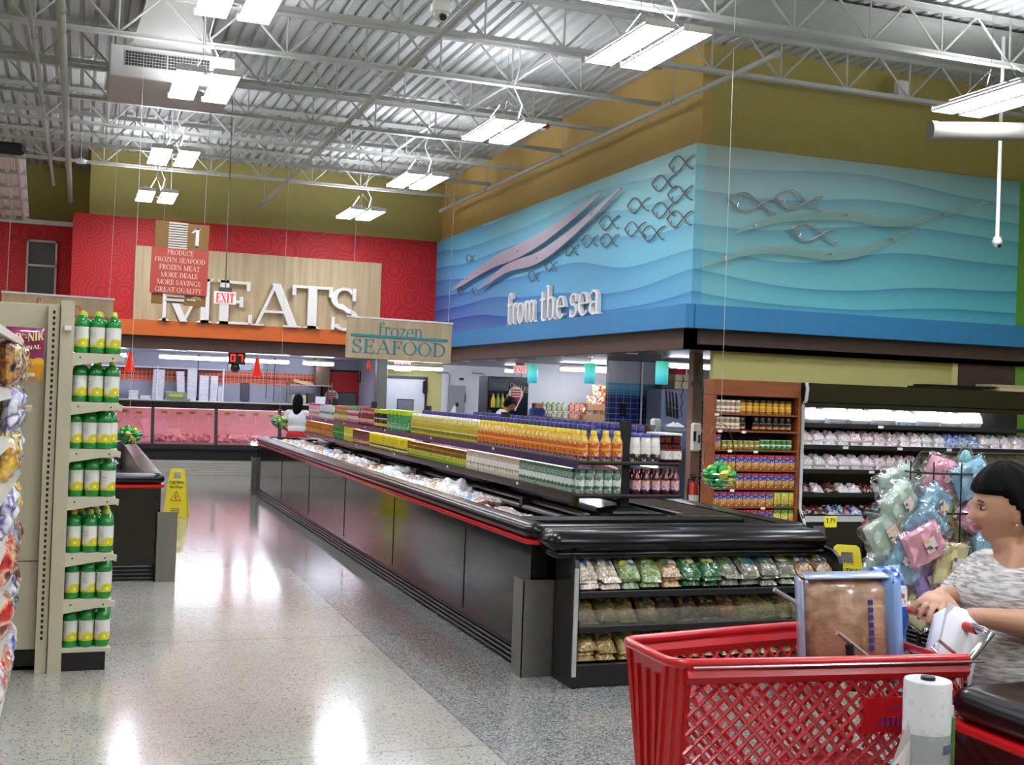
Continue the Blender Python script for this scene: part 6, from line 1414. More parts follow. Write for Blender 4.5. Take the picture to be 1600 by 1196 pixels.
t = thing('price_sign', 'yellow price sign on the front lip of the chiller', 'price sign', (7.72, 10.89, zt(.05)))
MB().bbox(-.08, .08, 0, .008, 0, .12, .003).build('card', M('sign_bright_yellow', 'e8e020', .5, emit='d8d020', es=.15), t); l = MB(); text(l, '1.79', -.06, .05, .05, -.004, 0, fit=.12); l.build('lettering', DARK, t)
for k, x in enumerate((9.9, 10.2, 11.0, 9.35, 9.75, 10.35)):
    z = [1.325, 1.045, 1.045, 1.045, .735, .735][k]; simple('shelf_tag', 'price tag', 'white tag clipped to the %s chiller shelf rail, %s' % (['top', 'second', 'second', 'second', 'third', 'third'][k], ['only one', 'middle one', 'right one', 'left one', 'left one', 'right one'][k]), (CX0+(x-8.68)*S_, 11.035-.017*[0, 1, 1, 1, 2, 2][k], zt(z)), MB().box(-.035, .035, 0, .004, 0, .03), WHT)
o = simple('flattened_trays', 'tray', 'stack of dark trays lying on top of the chiller', (9.5, 11.2, zt(1.88)+.002), MB().bbox(-.47, .38, -.15, .15, 0, .026, .008).bbox(-.38, .5, -.12, .16, .027, .048, .008), BLK2)
simple('flat_carton', 'box', 'cream flat cartons on top of the chiller at the right edge', (10.45, 11.2, zt(1.88)+.002), MB().bbox(-.34, .34, -.15, .15, 0, .045, .004), M('carton_cream', 'c8b894', .7))
simple('flat_carton', 'box', 'thin cream carton lying over the flat cartons at the right edge', (10.4, 11.2, zt(1.88)+.049), MB().bbox(-.38, .34, -.12, .15, 0, .03, .004), M('carton_cream2', 'b8a884', .7))

# ================================================================ CANDY FLOSS RACK
t = thing('candy_floss_rack', 'black wire floor rack crowded with pastel candy floss bags', 'rack', (4.42, 5.25, 0))
b = MB(); b.cyl((0, 0, .02), (0, 0, 1.38), .014, seg=8); b.build('pole', BLK2, t, smooth=True)
for a in range(4): an = a*PI/2+.4; MB().cyl((0, 0, .03), (.28*math.cos(an), .28*math.sin(an), .01), .012).build('foot', BLK2, t)
b = MB()
for z in (.62, .82, 1.05, 1.26): b.tube([(.20*math.cos(PI*k/8), .16*math.sin(PI*k/8), z) for k in range(16)], .006, 5, closed=True)
for k in range(8): an = PI*k/4; b.cyl((.20*math.cos(an), .16*math.sin(an), .62), (.20*math.cos(an), .16*math.sin(an), 1.32), .004, seg=5)
b.build('wire_frame', BLK2, t)
FILM = GLASS('clear_film', 'ffffff', .12, .12)
CF = {'pale green': 'c4dccc', 'light blue': '8fc4e0', 'lilac': 'a888d8', 'pink': 'f0a8c0', 'cream': 'ece2a4', 'teal': '7cc8cc'}
LM = MIX('floss_label', ['e8d8cc', 'e8c8c8', 'd8ccd8', '5a5a78', 'e0c078', 'e4d8d4', 'e8dcd8'], 70, vor=True, bump=0)
def floss(col, cone=False):
    c = CF[col]; m = M('floss_'+col.replace(' ', '_'), c, .5, coat=1, bump=.8, scale=22, var=.1)
    if cone: mb = MB().lathe([(.001, 0), (.09, 0), (.085, .03), (.02, .20), (.001, .21)], 14)
    else: p_ = pillow(.17, .20, .09, 12, .16, seed=len(col)*3, flat=.4); mb = p_; mb.v = [(v[0], v[2]-.04, v[1]) for v in mb.v]
    o = mb.build('candy_floss_bag', m, smooth=True); tag(o, 'x', 'candy floss bag')
    if cone: w = MB().lathe([(.001, -.01), (.11, -.01), (.10, .03), (.03, .22), (.05, .27), (.04, .275), (.001, .24)], 12)
    else:
        w = pillow(.20, .235, .105, 16, .42, seed=len(col)*5+1, flat=.45); w.v = [(v[0], v[2]-.047, v[1]) for v in w.v]
    w.build('plastic_wrap', FILM, o, smooth=True)
    if not cone: l = MB(); l.box(-.032, .032, -.056, -.054, -.02, .035); l.build('label', LM, o)
    return Stamp(o)
FS = {k: floss(k) for k in ('pale green', 'light blue', 'lilac', 'pink', 'cream')}; FCn = floss('teal', True)
FCn.put((4.54, 5.20, 1.22), (0, 0, .3), 'teal cone-shaped candy floss bag at the top of the rack', scale=(.9, .9, .8))
bags = [(1398, 785, 'pale green', .9, 'upper left edge'), (1445, 790, 'light blue', .6, 'upper left, tilted, with a label'), (1468, 830, 'lilac', .55, 'middle left, with a label'), (1418, 845, 'pink', 1.1, 'left, under the blue one'), (1402, 872, 'light blue', .3, 'lower left edge'), (1400, 905, 'pale green', .2, 'lowest left edge'), (1458, 875, 'cream', .1, 'lower middle, with a label'), (1442, 905, 'lilac', -.4, 'low, under the cream one'), (1440, 945, 'cream', .5, 'near the hands, lowest left'), (1480, 930, 'pink', 0, 'behind the hands'), (1500, 745, 'light blue', 1.2, 'top, left of the teal cone'), (1530, 760, 'lilac', .4, 'top right'), (1530, 790, 'lilac', -.3, 'right, before the face'), (1510, 800, 'pink', .5, 'right, above the cream one'), (1505, 830, 'cream', -.5, 'right middle'), (1515, 860, 'light blue', 0, 'right, under the cream one'), (1500, 890, 'pink', .6, 'lower right'), (1470, 770, 'pale green', .9, 'upper middle'), (1380, 830, 'pale green', 1.0, 'far left behind'), (1560, 830, 'cream', .2, 'far right, behind the head'), (1560, 880, 'pink', .2, 'far right, behind the shoulder'), (1425, 820, 'light blue', .9, 'between the green and lilac ones'), (1480, 800, 'cream', .3, 'centre, behind the lilac one'), (1420, 930, 'cream', .2, 'bottom left'), (1475, 900, 'light blue', .8, 'bottom centre'), (1465, 745, 'pink', .2, 'upper centre'), (1430, 760, 'pale green', 1.2, 'upper left, above the blue one')]
for k, (u, v, c, rt, lb) in enumerate(bags):
    y = 5.08+.07*(k % 3)+(.10 if c == 'pale green' else 0)+(.05 if k > 20 else 0); x = 4.36+(u-1460)*.00424; z = .975-(v-820)*.00338
    FS[c].put((x, y, z), (rnd(-.15, .15), rt, rnd(-.3, .3)), '%s candy floss bag on the rack, %s' % (c, lb), scale=(1.18, 1.05, 1.18))

# ================================================================ RIGHT CASE: glass lid, jugs, caution signs
t = thing('slanted_sneeze_guard', 'black-edged slanted glass guard on the case behind the candy floss', 'glass guard', (6.4, 7.18, .84))
b = MB(); b.tube([(5.50, 7.18, .86), (5.86, 7.18, 1.28), (7.9, 7.18, 1.28), (7.9, 7.18, .86)], .010, 6); wb(b, 'frame', BLK2, t)
b = MB(); b.add([(5.52, 7.18, .87), (5.87, 7.18, 1.27), (7.88, 7.18, 1.27), (7.88, 7.18, .87)], [(0, 1, 2, 3)]); wb(b, 'pane', GLASS('dark_guard_glass', '707478', .12, .05), t)
simple('wrapped_loaf', 'package', 'orange and brown package seen through the slanted glass guard', (6.2, 6.7, .55), MB().bbox(-.16, .16, -.1, .1, 0, .42, .03), MIX('orange_pack', ['c87848', 'e8a878', '3c2c28', 'd8c0a8'], 20))
jug = MB().lathe([(.001, 0), (.05, 0), (.052, .02), (.052, .12), (.035, .17), (.018, .195), (.017, .21), (.001, .21)], 16)
jo = jug.build('water_jug', M('jug_plastic', 'b4bcc4', .2, coat=.6), smooth=True); tag(jo, 'x', 'jug'); MB().lathe([(.001, .205), (.022, .205), (.022, .23), (.001, .23)], 12).build('cap', M('jug_cap_red', 'c83020', .4), jo, smooth=True)
js = Stamp(jo)
t = thing('low_jug_stand', 'low black stand holding water jugs in front of the right case', 'stand', (5.10, 6.55, 0)); MB().bbox(-.25, .25, -.10, .12, .36, .39, .008).build('top', BLK2, t)
for x in (-.22, .22):
    for y in (-.07, .09): MB().box(x-.012, x+.012, y-.012, y+.012, 0, .36).build('leg', BLK2, t)
for k, x in enumerate((5.05, 5.17, 5.29)): js.put((x-.07, 6.58, .392), 0, 'clear water jug with red cap beside the caution sign, %s of three' % ['left', 'middle', 'right'][k])
YEL = M('caution_yellow', 'e0d010', .4, coat=.2)
def caution(loc, rz, label, op=.14):
    t = thing('caution_sign', label, 'caution sign', loc, rz)
    for s_ in (-1, 1):
        mb = MB(); th = math.atan2(op, .58)
        out = [(-.14, 0), (-.10, .02), (.10, .02), (.14, 0), (.10, .50), (.075, .56), (.0, .58), (-.075, .56), (-.10, .50)]
        mb.prism([(-.14, 0), (.14, 0), (.098, .46), (-.098, .46)], -.008, .004); mb.prism([(-.098, .46), (-.045, .46), (-.035, .54), (-.08, .57)], -.008, .004); mb.prism([(.098, .46), (.045, .46), (.035, .54), (.08, .57)], -.008, .004); mb.prism([(-.08, .57), (-.035, .54), (.035, .54), (.08, .57), (.06, .585), (-.06, .585)], -.008, .004)
        R_ = Matrix.Rotation(s_*-th if False else (-th if s_ < 0 else th), 3, 'X')
        mb.v = [tuple(R_ @ Vector((v[0], v[1] if s_ < 0 else -v[1], v[2]))+Vector((0, s_*op, 0))) for v in mb.v]
        pn_ = mb.build('panel', YEL, t)
        if s_ < 0:
            l = MB(); text(l, 'CAUTION', -.085, .40, .035, -.0115, -.008, fit=.17, fat=1.5); text(l, 'Wet Floor', -.075, .35, .03, -.0115, -.008, fit=.15, fat=1.2)
            for k in range(3): l.box(-.05, .05, -.0105, -.008, .10-.02*k, .107-.02*k)
            l.v = [tuple(R_ @ Vector(v)+Vector((0, -op, 0))) for v in l.v]; l.build('lettering', DARK, pn_)
            l = MB(); tri = [(-.065, .20), (.065, .20), (0, .32)]; tri2 = [(-.048, .21), (.048, .21), (0, .30)]
            l.prism(tri, -.0102, -.008); l.v = [tuple(R_ @ Vector(v)+Vector((0, -op, 0))) for v in l.v]; l.build('triangle', M('caution_red', 'c83818', .4), pn_)
            l = MB(); l.prism(tri2, -.0112, -.010); l.v = [tuple(R_ @ Vector(v)+Vector((0, -op, 0))) for v in l.v]; l.build('triangle_field', YEL, pn_)
            l = MB(); l.ell((.0, -.012, .262), (.008, .001, .008), 8); l.cyl((0, -.0115, .255), (-.015, -.0115, .235), .004, seg=5); l.cyl((-.015, -.0115, .235), (.015, -.0115, .22), .004, seg=5); l.cyl((0, -.0115, .25), (.02, -.0115, .25), .003, seg=5)
            l.v = [tuple(R_ @ Vector(v)+Vector((0, -op, 0))) for v in l.v]; l.build('slipping_figure', DARK, pn_)
    return t
caution((1.14, 14.6, 0), -.2, 'yellow wet floor caution sign on the aisle floor past the left island', .13)
caution((5.14, 7.05, 0), -.55, 'yellow wet floor caution sign standing right of the bean display', .13).scale = (1.08,)*3
caution((4.86, 7.4, 0), .9, 'second yellow caution sign, mostly hidden behind the bean display', .1)
simple('clear_sign_holder', 'sign holder', 'small clear grey acrylic card standing above the right caution sign', (5.22, 7.5, 0), MB().box(-.05, .05, 0, .008, .02, .70).bbox(-.08, .08, -.06, .06, 0, .02, .006), M('acrylic_grey', '6a6c70', .15, coat=.5))

# ================================================================ HANGING BASKETS OF LEMONS AND LIMES
GRN = M('plastic_lime', '149a3c', .2, coat=.6, var=.1); YLW = M('plastic_lemon', 'c8cc34', .2, coat=.6, var=.1)
lm = MB().ell((0, 0, 0), (.026, .026, .034), 12).cyl((0, 0, .03), (0, 0, .042), .008); lg = Stamp(tag(lm.build('plastic_lime', GRN, smooth=True), 'x', 'lime')); lm = MB().ell((0, 0, 0), (.026, .026, .034), 12).cyl((0, 0, .03), (0, 0, .042), .008); ly = Stamp(tag(lm.build('plastic_lemon', YLW, smooth=True), 'x', 'lemon'))
def basket(loc, r, label, nm, hook):
    t = thing('hanging_wire_basket', label, 'basket', loc); b = MB(); n = 18
    for k, ph in enumerate((0, .35, .7, 1.0, 1.25)): rr = r*math.cos(ph); b.tube([(rr*math.cos(2*PI*j/n), rr*math.sin(2*PI*j/n), -r*.85*math.sin(ph)) for j in range(n)], .0025 if k else .004, 4, closed=True)
    for j in range(12): a = PI*2*j/12; b.tube([(r*math.cos(ph)*math.cos(a), r*math.cos(ph)*math.sin(a), -r*.85*math.sin(ph)) for ph in (0, .3, .6, .9, 1.2, 1.5)], .0022, 4)
    b.build('wire_bowl', CHROME, t)
    b = MB(); b.tube([(r*math.cos(a), 0, hook*math.sin(a)) for a in [PI*k/14 for k in range(15)]], .004, 5); b.build('handle', CHROME, t)
    b = MB(); b.cyl((0, 0, hook), (0, 0, ZD-loc[2]), .0022, seg=4); b.build('string', M('string_white', 'c8c8b8', .6), t)
    R_ = random.Random(int(loc[0]*10)); pts = []
    for lvl, (rr, cnt) in enumerate([(.30, 3), (.62, 7), (.72, 8), (.45, 5), (.1, 1)]):
        for j in range(cnt):
            a = 2*PI*j/cnt+lvl*.7; z = [-.62, -.38, -.02, .22, .42][lvl]*r
            g = (j+lvl) % 3 != 0
            (lg if g else ly).put((loc[0]+rr*r*math.cos(a), loc[1]+rr*r*math.sin(a), loc[2]+z), (R_.uniform(0, 3), R_.uniform(0, 3), R_.uniform(0, 3)), '%s heaped in the %s' % ('green plastic lime' if g else 'yellow plastic lemon', nm), '%s in the %s' % ('limes' if g else 'lemons', nm), scale=(r/.155*1.42,)*3)
basket((.49, 12.5, 1.07), .13, 'round wire basket of plastic lemons and limes hanging over the left island', 'left hanging basket', .17)
basket((2.86, 18.0, 1.08), .13, 'round wire basket of limes hanging beside the shopper in red', 'far hanging basket', .16)
basket((5.05, 8.7, 1.00), .155, 'round wire basket of plastic lemons and limes hanging before the wooden shelf', 'right hanging basket', .42)

# ================================================================ SHOPPING CART
CR = M('cart_red', 'c8141c', .3, coat=.4, var=.05)
t = thing('shopping_cart', 'big red plastic shopping cart pushed by the woman', 'shopping cart', (1.92, 2.95, 0))
def P_(x, side, z):
    """point on basket: x along, side -1 near / +1 far, z height; walls taper inwards to the floor and to the nose"""
    k = (x-1.47)/.90; hw = .155+.115*k; hw -= (.90-z)*.16
    return Vector((x, 2.93+.02*k+side*hw, z))
def beam(mb, a, b, w=.011, seg=4): mb.cyl(a, b, w*.55, seg=seg)
def lattice(mb, f, nu, nv, w):
    """diagonal bars over the unit square, mapped by f"""
    for s_ in (1, -1):
        for k in range(-nv, nu+nv+1):
            pts = []
            for q in range(nv*2+1):
                v = q/(nv*2); u = (k+s_*v*nv)/nu
                pts.append((u, v))
            seg_ = [p for p in pts if -1e-6 <= p[0] <= 1+1e-6]
            if len(seg_) >= 2:
                n2 = len(seg_); mb.tube([f(*seg_[0]), f(*seg_[n2//2]), f(*seg_[-1])] if n2 > 2 else [f(*p) for p in seg_], w, 4)
XB, XF = 1.53, 2.37
for sd, nm in ((-1, 'near'), (1, 'far')):
    b = MB(); zb = .50
    f = lambda u, v: P_(XB+.02+(XF-XB-.04)*u, sd, zb+(.865-zb)*v)
    lattice(b, f, 16, 7, .0062)
    for z, w in ((.50, .012), (.872, .02)): b.tube([P_(XB, sd, z), P_((XB+XF)/2, sd, z), P_(XF, sd, z)], w, 6)
    # solid upper band with rim
    q = [P_(XB, sd, .85), P_(XF, sd, .85), P_(XF, sd, .90), P_(XB, sd, .90)]; o_ = Vector((0, sd*.006, 0))
    b.add([p+o_ for p in q]+[p-o_ for p in q], [(0, 1, 2, 3), (7, 6, 5, 4), (0, 4, 5, 1), (2, 6, 7, 3), (1, 5, 6, 2), (0, 3, 7, 4)])
    wb(b, 'side_panel', CR, t)
# nose panel: rounded front with vertical ribs and rounded corners
b = MB(); nz = []
def nose(a, z):
    hw = .155-(.90-z)*.16; r = .045; xf = 1.495+(.90-z)*.05
    pts = []; cx = xf+r
    for sgn_, a0, a1 in ((-1, -90, -180), (1, 180, 90)):
        for k in range(5): an = math.radians(a0+(a1-a0)*k/4); pts.append(Vector((cx+r*math.cos(an), 2.93+sgn_*(hw-r)+r*math.sin(an), z)))
    return pts
rows_ = [nose(0, z) for z in (.50, .62, .74, .85, .90)]
for i in range(len(rows_)-1):
    for j in range(len(rows_[0])-1):
        p, q, r_, s_ = rows_[i][j], rows_[i][j+1], rows_[i+1][j+1], rows_[i+1][j]
        b.add([p, q, r_, s_], [(0, 1, 2, 3)])
for j in (0, 2, 4, 5, 7, 9): b.tube([rows_[i][j] for i in range(5)], .010, 5)
for y in (-.06, 0, .06): b.tube([Vector((1.493+(.90-z)*.05, 2.93+y*(1-(.9-z)), z)) for z in (.52, .7, .86)], .010, 5)
wb(b, 'front_panel', CR, t)
b = MB(); top = rows_[-1]; rim = [P_(XF, -1, .905), P_(1.9, -1, .905)]+[p+Vector((0, 0, .005)) for p in top]+[P_(1.9, 1, .905), P_(XF, 1, .905)]
b.tube(rim, .014, 8); wb(b, 'rim', CR, t, smooth=True)
b = MB(); b.tube([P_(1.54, -1, .899)+Vector((0, -.016, 0)), P_(2.0, -1, .899)+Vector((0, -.016, 0)), P_(XF+.04, -1, .899)+Vector((0, -.016, 0))], .004, 6); wb(b, 'wire_trim', CHROME, t, smooth=True)
b = MB(); f = lambda u, v: Vector((1.52+(XF-1.52)*u, 2.93+.02*u+(-1+2*v)*(.09+.115*u), .505)); lattice(b, f, 16, 6, .006); b.tube([f(0, 0), f(1, 0), f(1, 1), f(0, 1), f(0, 0)], .01, 5); wb(b, 'basket_floor', CR, t)
b = MB(); f = lambda u, v: Vector((XF+.01, 2.95+(-1+2*u)*(.26-(1-v)*.06), .52+.36*v)); lattice(b, f, 10, 8, .005); b.tube([f(0, 1), f(1, 1)], .012, 6); wb(b, 'rear_gate', CR, t)
# badge
b = MB(); c0, c1 = P_(2.06, -1, .70), P_(2.26, -1, .70); b.add([c0+Vector((0, -.012, 0)), c1+Vector((0, -.012, 0)), P_(2.26, -1, .80)+Vector((0, -.012, 0)), P_(2.06, -1, .80)+Vector((0, -.012, 0)), c0, c1, P_(2.26, -1, .80), P_(2.06, -1, .80)], [(0, 1, 2, 3), (7, 6, 5, 4), (0, 4, 5, 1), (1, 5, 6, 2), (2, 6, 7, 3), (3, 7, 4, 0)])
bd = wb(b, 'badge', CR, t); yb_ = (c0.y+c1.y)/2
l = MB()
for (x0_, x1_, z0_, z1_) in ((2.13, 2.19, .765, .785), (2.11, 2.21, .72, .745)):
    for k in range(6): xx = x0_+(x1_-x0_)*k/6; l.box(xx, xx+(x1_-x0_)/9, P_(xx, -1, .75).y-.0165, P_(xx, -1, .75).y-.008, z0_, z1_)
wsub(l, 'faded_print', M('faded_purple', '8a2458', .4), bd)
# child seat flap with clear plastic
b = MB(); A0, A1, B0, B1 = Vector((1.99, 3.08, 1.04)), Vector((2.15, 3.08, .955)), Vector((2.02, 2.80, .965)), Vector((2.13, 2.80, .89))
b.cyl(A0, A1, .007, seg=8); b.cyl(B0, B1, .007, seg=8); b.cyl(A1, B1, .006, seg=8)
wb(b, 'seat_wire', M('wire_light_grey', 'b8b8b8', .25, metal=.6), t)
b = MB(); b.add([A0, A1, B1, B0], [(0, 1, 2, 3)]); wb(b, 'seat_flap', ALPHA('seat_clear', 'b8b0b4', .22), t)
b = MB(); b.tube([(2.14+.02*math.cos(a), 2.79, .875+.02*math.sin(a)) for a in [2*PI*k/12 for k in range(12)]], .005, 5, closed=True); b.cyl((2.06, 2.8, .93), (2.08, 2.8, .80), .012); wb(b, 'seat_latch', BLK2, t)
# handle
b = MB(); b.tube([(2.47, 2.76, .965), (2.475, 2.95, .97), (2.47, 3.2, .965)], .014, 10); wb(b, 'handle_grip', CR, t, smooth=True)
for y, s_ in ((2.70, -1), (3.22, 1)):
    b = MB(); b.tube([(2.36, y, .85), (2.38, y, .885), (2.43, y, .93), (2.465, y, .965), (2.47, y-s_*.03, .968), (2.472, y-s_*.08, .969)], .013, 10); wb(b, 'handle_bar', CHROME, t, smooth=True)
b = MB(); b.tube([(2.36, 2.74, .86), (2.33, 2.78, .915), (2.37, 2.80, .93), (2.40, 2.76, .895)], .005, 6)
wb(b, 'wire_hook', CHROME, t, smooth=True)
# chassis and wheels
b = MB()
for s_ in (-1, 1): b.tube([(2.38, 2.95+s_*.24, .86), (2.42, 2.95+s_*.24, .50), (2.36, 2.95+s_*.24, .16), (1.7, 2.94+s_*.17, .13)], .012, 8); b.tube([(1.7, 2.94+s_*.17, .13), (1.62, 2.94+s_*.12, .3), (1.62, 2.94+s_*.10, .5)], .012, 8)
b.cyl((2.36, 2.71, .16), (2.36, 3.19, .16), .01); b.cyl((1.7, 2.77, .13), (1.7, 3.11, .13), .01); wb(b, 'chassis', CHROME, t, smooth=True)
for x, hw in ((2.34, .23), (1.7, .16)):
    for s_ in (-1, 1): b = MB(); b.cyl((x, 2.945+s_*hw-.012, .05), (x, 2.945+s_*hw+.012, .05), .05, seg=18); b.box(x-.012, x+.012, 2.945+s_*hw-.02, 2.945+s_*hw+.02, .05, .15); wb(b, 'wheel', BLK2, t)
# goods in the cart
t = thing('paper_goods_pack', 'large brown and pale blue wrapped pack standing in the red cart', 'package', (2.17, 2.95, .79)); 
b = MB(); b.bbox(-.13, .13, -.06, .06, 0, .31, .035); b.build('bundle', MIX('brown_pack_paper', ['b08a6c', 'c8a488', 'a07c60', 'bc987c'], 9, rough=.35, coat=.6), t, smooth=True)
b = MB(); b.bbox(-.138, -.126, -.056, .056, -.004, .306, .005); b.build('blue_edge', M('pack_pale_blue', 'a8bcdc', .3, coat=.7, bump=.3), t, smooth=True)
b = MB(); b.bbox(.10, .155, -.066, .066, -.004, .318, .025); b.build('blue_side', M('pack_blue', '7fa8e0', .3, coat=.7, bump=.3), t, smooth=True)
b = MB(); b.bbox(-.12, .12, -.054, .054, .304, .314, .005); b.build('blue_top', M('pack_pale_blue', '8fb0dc', .3, coat=.7), t, smooth=True)
l = MB()
for k in range(7): l.box(.055, .068, -.068, -.06, .10+.022*k, .114+.022*k)
l.build('print', M('pack_print', '3a4a90', .5), t)
l = MB(); l.box(.05, .075, -.068, -.06, .03, .05); l.build('yellow_mark', TY, t)
t.rotation_euler = (0, -.07, -.45)
t = thing('blue_film_pack', 'bright blue crinkled film pack behind the brown pack in the cart', 'package', (2.36, 3.03, .80))
p_ = pillow(.13, .32, .12, 14, .18, seed=9); p_.v = [(v[0], v[2]-.05, v[1]+.16) for v in p_.v]; p_.build('film', MIX('bright_blue_film', ['1c6ad8', '3c8af0', '90c4f8', '1c50b8'], 14, rough=.2, coat=1), t, smooth=True)
l = MB(); l.box(-.03, .02, -.078, -.05, .20, .26); l.build('label', MIX('film_label', ['e8e8f0', 'c83838', 'f0f0f8', '3c4aa0'], 40, vor=True), t); t.rotation_euler = (0, -.05, .1)
t = thing('foam_carton', 'white foam clamshell carton leaning in the back of the cart', 'carton', (2.41, 2.84, .72))
b = MB(); b.bbox(-.075, .075, -.06, .06, 0, .30, .035); b.build('shell', M('foam_carton_white', 'ecebf0', .5), t, smooth=True)
b = MB(); b.bbox(-.078, .078, -.004, .004, -.003, .303, .003); b.build('lid_seam', M('foam_seam', 'd4d2d8', .5), t); t.rotation_euler = (.0, .36, .35)
# ================================================================ PLASTIC BAG ROLL ON ITS STAND
t = thing('produce_bag_roll', 'upright white roll of clear produce bags at the bottom right', 'bag roll', (1.835, 2.2, .66))
RL = BAND('roll_print', [(0, 'c4c8c8'), (.02, 'a8acb0'), (.21, 'e4e6e8'), (.4, 'e8eaec')], rough=.3, coat=.5, wob=.004, mark=.12)
b = MB(); b.lathe([(.018, 0), (.052, 0), (.053, .005), (.053, .322), (.051, .326), (.018, .326)], 36); b.build('roll', RL, t, smooth=True)
b = MB(); b.lathe([(.001, .322), (.017, .322), (.016, .333), (.001, .333)], 14); b.build('core_plug', BLK2, t, smooth=True)
b = MB(); b.add([(-.05, -.01, .20), (-.09, -.02, .15), (-.095, -.03, .10), (-.115, -.02, .135), (-.06, -.012, .24), (-.06, -.02, .12)], [(0, 1, 3, 4), (0, 1, 2, 5)]); b.v = [(x*1.0, y, z) for x, y, z in b.v]; b.build('loose_sheet', M('sheet_white', 'd8d0d0', .3, coat=.4), t)
l = MB()
for k in range(9): 
    a = -PI/2+.1+.075*k; l.box(.0535*math.cos(a)-.0015, .0535*math.cos(a)+.0015, .0535*math.sin(a)-.001, .0535*math.sin(a)+.001, .17, .19) 
l.build('bar_marks', M('mark_grey_blue', '6a7488', .5), t)
st_ = MB(); st_.cyl((0, 0, 0.012), (0, 0, .655), .012, seg=10); st_.lathe([(.001, .64), (.045, .642), (.045, .652), (.001, .654)], 16); st_.lathe([(.001, 0), (.15, 0), (.15, .012), (.001, .014)], 24)
o = st_.build('roll_stand', M('stand_metal', '8a8a8a', .3, metal=.7), smooth=True, loc=(1.835, 2.2, 0)); tag(o, 'thin metal pole stand holding up the produce bag roll', 'stand')
o = MB().bbox(-.004, .004, -.02, .02, 0, .4, .002).build('green_label_strip', M('strip_green', '5a8a3c', .5), loc=(1.905, 2.21, .50)); tag(o, 'narrow green and white strip behind the bag roll', 'label strip')
simple('strip_post', 'post', 'slim post carrying the green strip behind the bag roll', (1.913, 2.22, 0), MB().box(-.003, .006, -.01, .01, 0, .92), WHT)
# ================================================================ PEOPLE
def fuse(mb, name, mat, parent, vox=.006, it=4):
    o = mb.build(name, mat, parent, smooth=True)
    m = o.modifiers.new('remesh', 'REMESH'); m.mode = 'VOXEL'; m.voxel_size = vox; m.use_smooth_shade = True
    s = o.modifiers.new('smooth', 'SMOOTH'); s.factor = .5; s.iterations = it
    return o
def SKIN(name, c): 
    m = M(name, c, .45, var=.05, scale=20); b = m.node_tree.nodes['Principled BSDF']; b.inputs['Subsurface Weight'].default_value = .08; b.inputs['Subsurface Radius'].default_value = (.02, .008, .004); return m
def head(mb, C_, fw, s=1.0, tilt=0):
    """head with face; fw = facing angle in the plane, tilt = nod downwards"""
    f = Vector((math.cos(fw), math.sin(fw), 0)); l = Vector((-f.y, f.x, 0)); u = Vector((0, 0, 1))
    R_ = Matrix.Rotation(tilt, 3, l); C_ = Vector(C_)
    def put(a, b, c): return C_+R_ @ (f*a*s+l*b*s+u*c*s)
    rs = []; N, SG = 40, 48
    for i in range(N+1):
        t = -PI/2+.03+(PI-.06)*i/N; zz = math.sin(t); row = []
        for j in range(SG):
            a = 2*PI*j/SG; fx = math.cos(t)*math.cos(a); sx = math.cos(t)*math.sin(a)
            X = fx*.094; Y_ = sx*.074; Z = zz*.115
            if zz < 0: Y_ *= 1-.22*(-zz)**1.3; X = X*(1-.10*(-zz)) if X > 0 else X*(1-.35*(-zz))
            if fx > 0:
                g = lambda c, w: math.exp(-((Y_-c)/w)**2)
                nz = max(0, min(1, (.13-zz)/.36)) if zz > -.23 else max(0, 1-(-.23-zz)/.07)
                X += .027*g(0, .013)*nz*fx
                X += .007*g(.012, .008)*math.exp(-((zz+.24)/.06)**2)+.007*g(-.012, .008)*math.exp(-((zz+.24)/.06)**2)
                X += .009*g(0, .022)*(math.exp(-((zz+.43)/.05)**2)+.9*math.exp(-((zz+.55)/.05)**2))*fx
                X += .013*g(0, .024)*math.exp(-((zz+.80)/.14)**2)
                X -= .011*(g(.031, .016)+g(-.031, .016))*math.exp(-((zz-.04)/.10)**2)
                X += .004*math.exp(-((zz-.2)/.08)**2)
                X += .007*(g(.045, .02)+g(-.045, .02))*math.exp(-((zz+.22)/.16)**2)
            row.append(put(X, Y_, Z))
        rs.append(row)
    mb.rings(rs)
    for s_ in (-1, 1):
        rr = Matrix((f, l, u)).transposed(); mb.ell(put(-.006, s_*.076, -.008), (.016*s, .009*s, .030*s), 12, rot=R_ @ rr)
        mb.ell(put(-.002, s_*.078, -.032), (.008*s, .007*s, .010*s), 8)
    return put, R_, Matrix((f, l, u)).transposed()
def hair(put, name, mat, parent, line=.42, back=-.75, s=1.12, long=0):
    mb = MB(); rs = []; N, SG = 30, 40
    for i in range(N+1):
        t = -PI/2+.05+(PI-.1)*i/N; zz = math.sin(t); row = []
        for j in range(SG):
            a = 2*PI*j/SG; ca = math.cos(a); fx = math.cos(t)*ca; sx = math.cos(t)*math.sin(a)
            lim = line if ca > .35 else (line+(back-line)*min(1, (.35-ca)/.75))
            k = s*(1+.02*math.sin(9*a+4*t)); 
            if zz < lim: k = max(.72, s-(lim-zz)*3.2)
            zq = zz*.115*k
            if long and ca < .15 and zz < .2: k = s*1.02; zq = zz*.115*k-long*max(0, (.2-zz))/1.2
            X = fx*.097*k-.006; Y_ = sx*.079*k
            row.append(put(X, Y_, zq+.006))
        rs.append(row)
    mb.rings(rs); return mb.build(name, mat, parent, smooth=True)
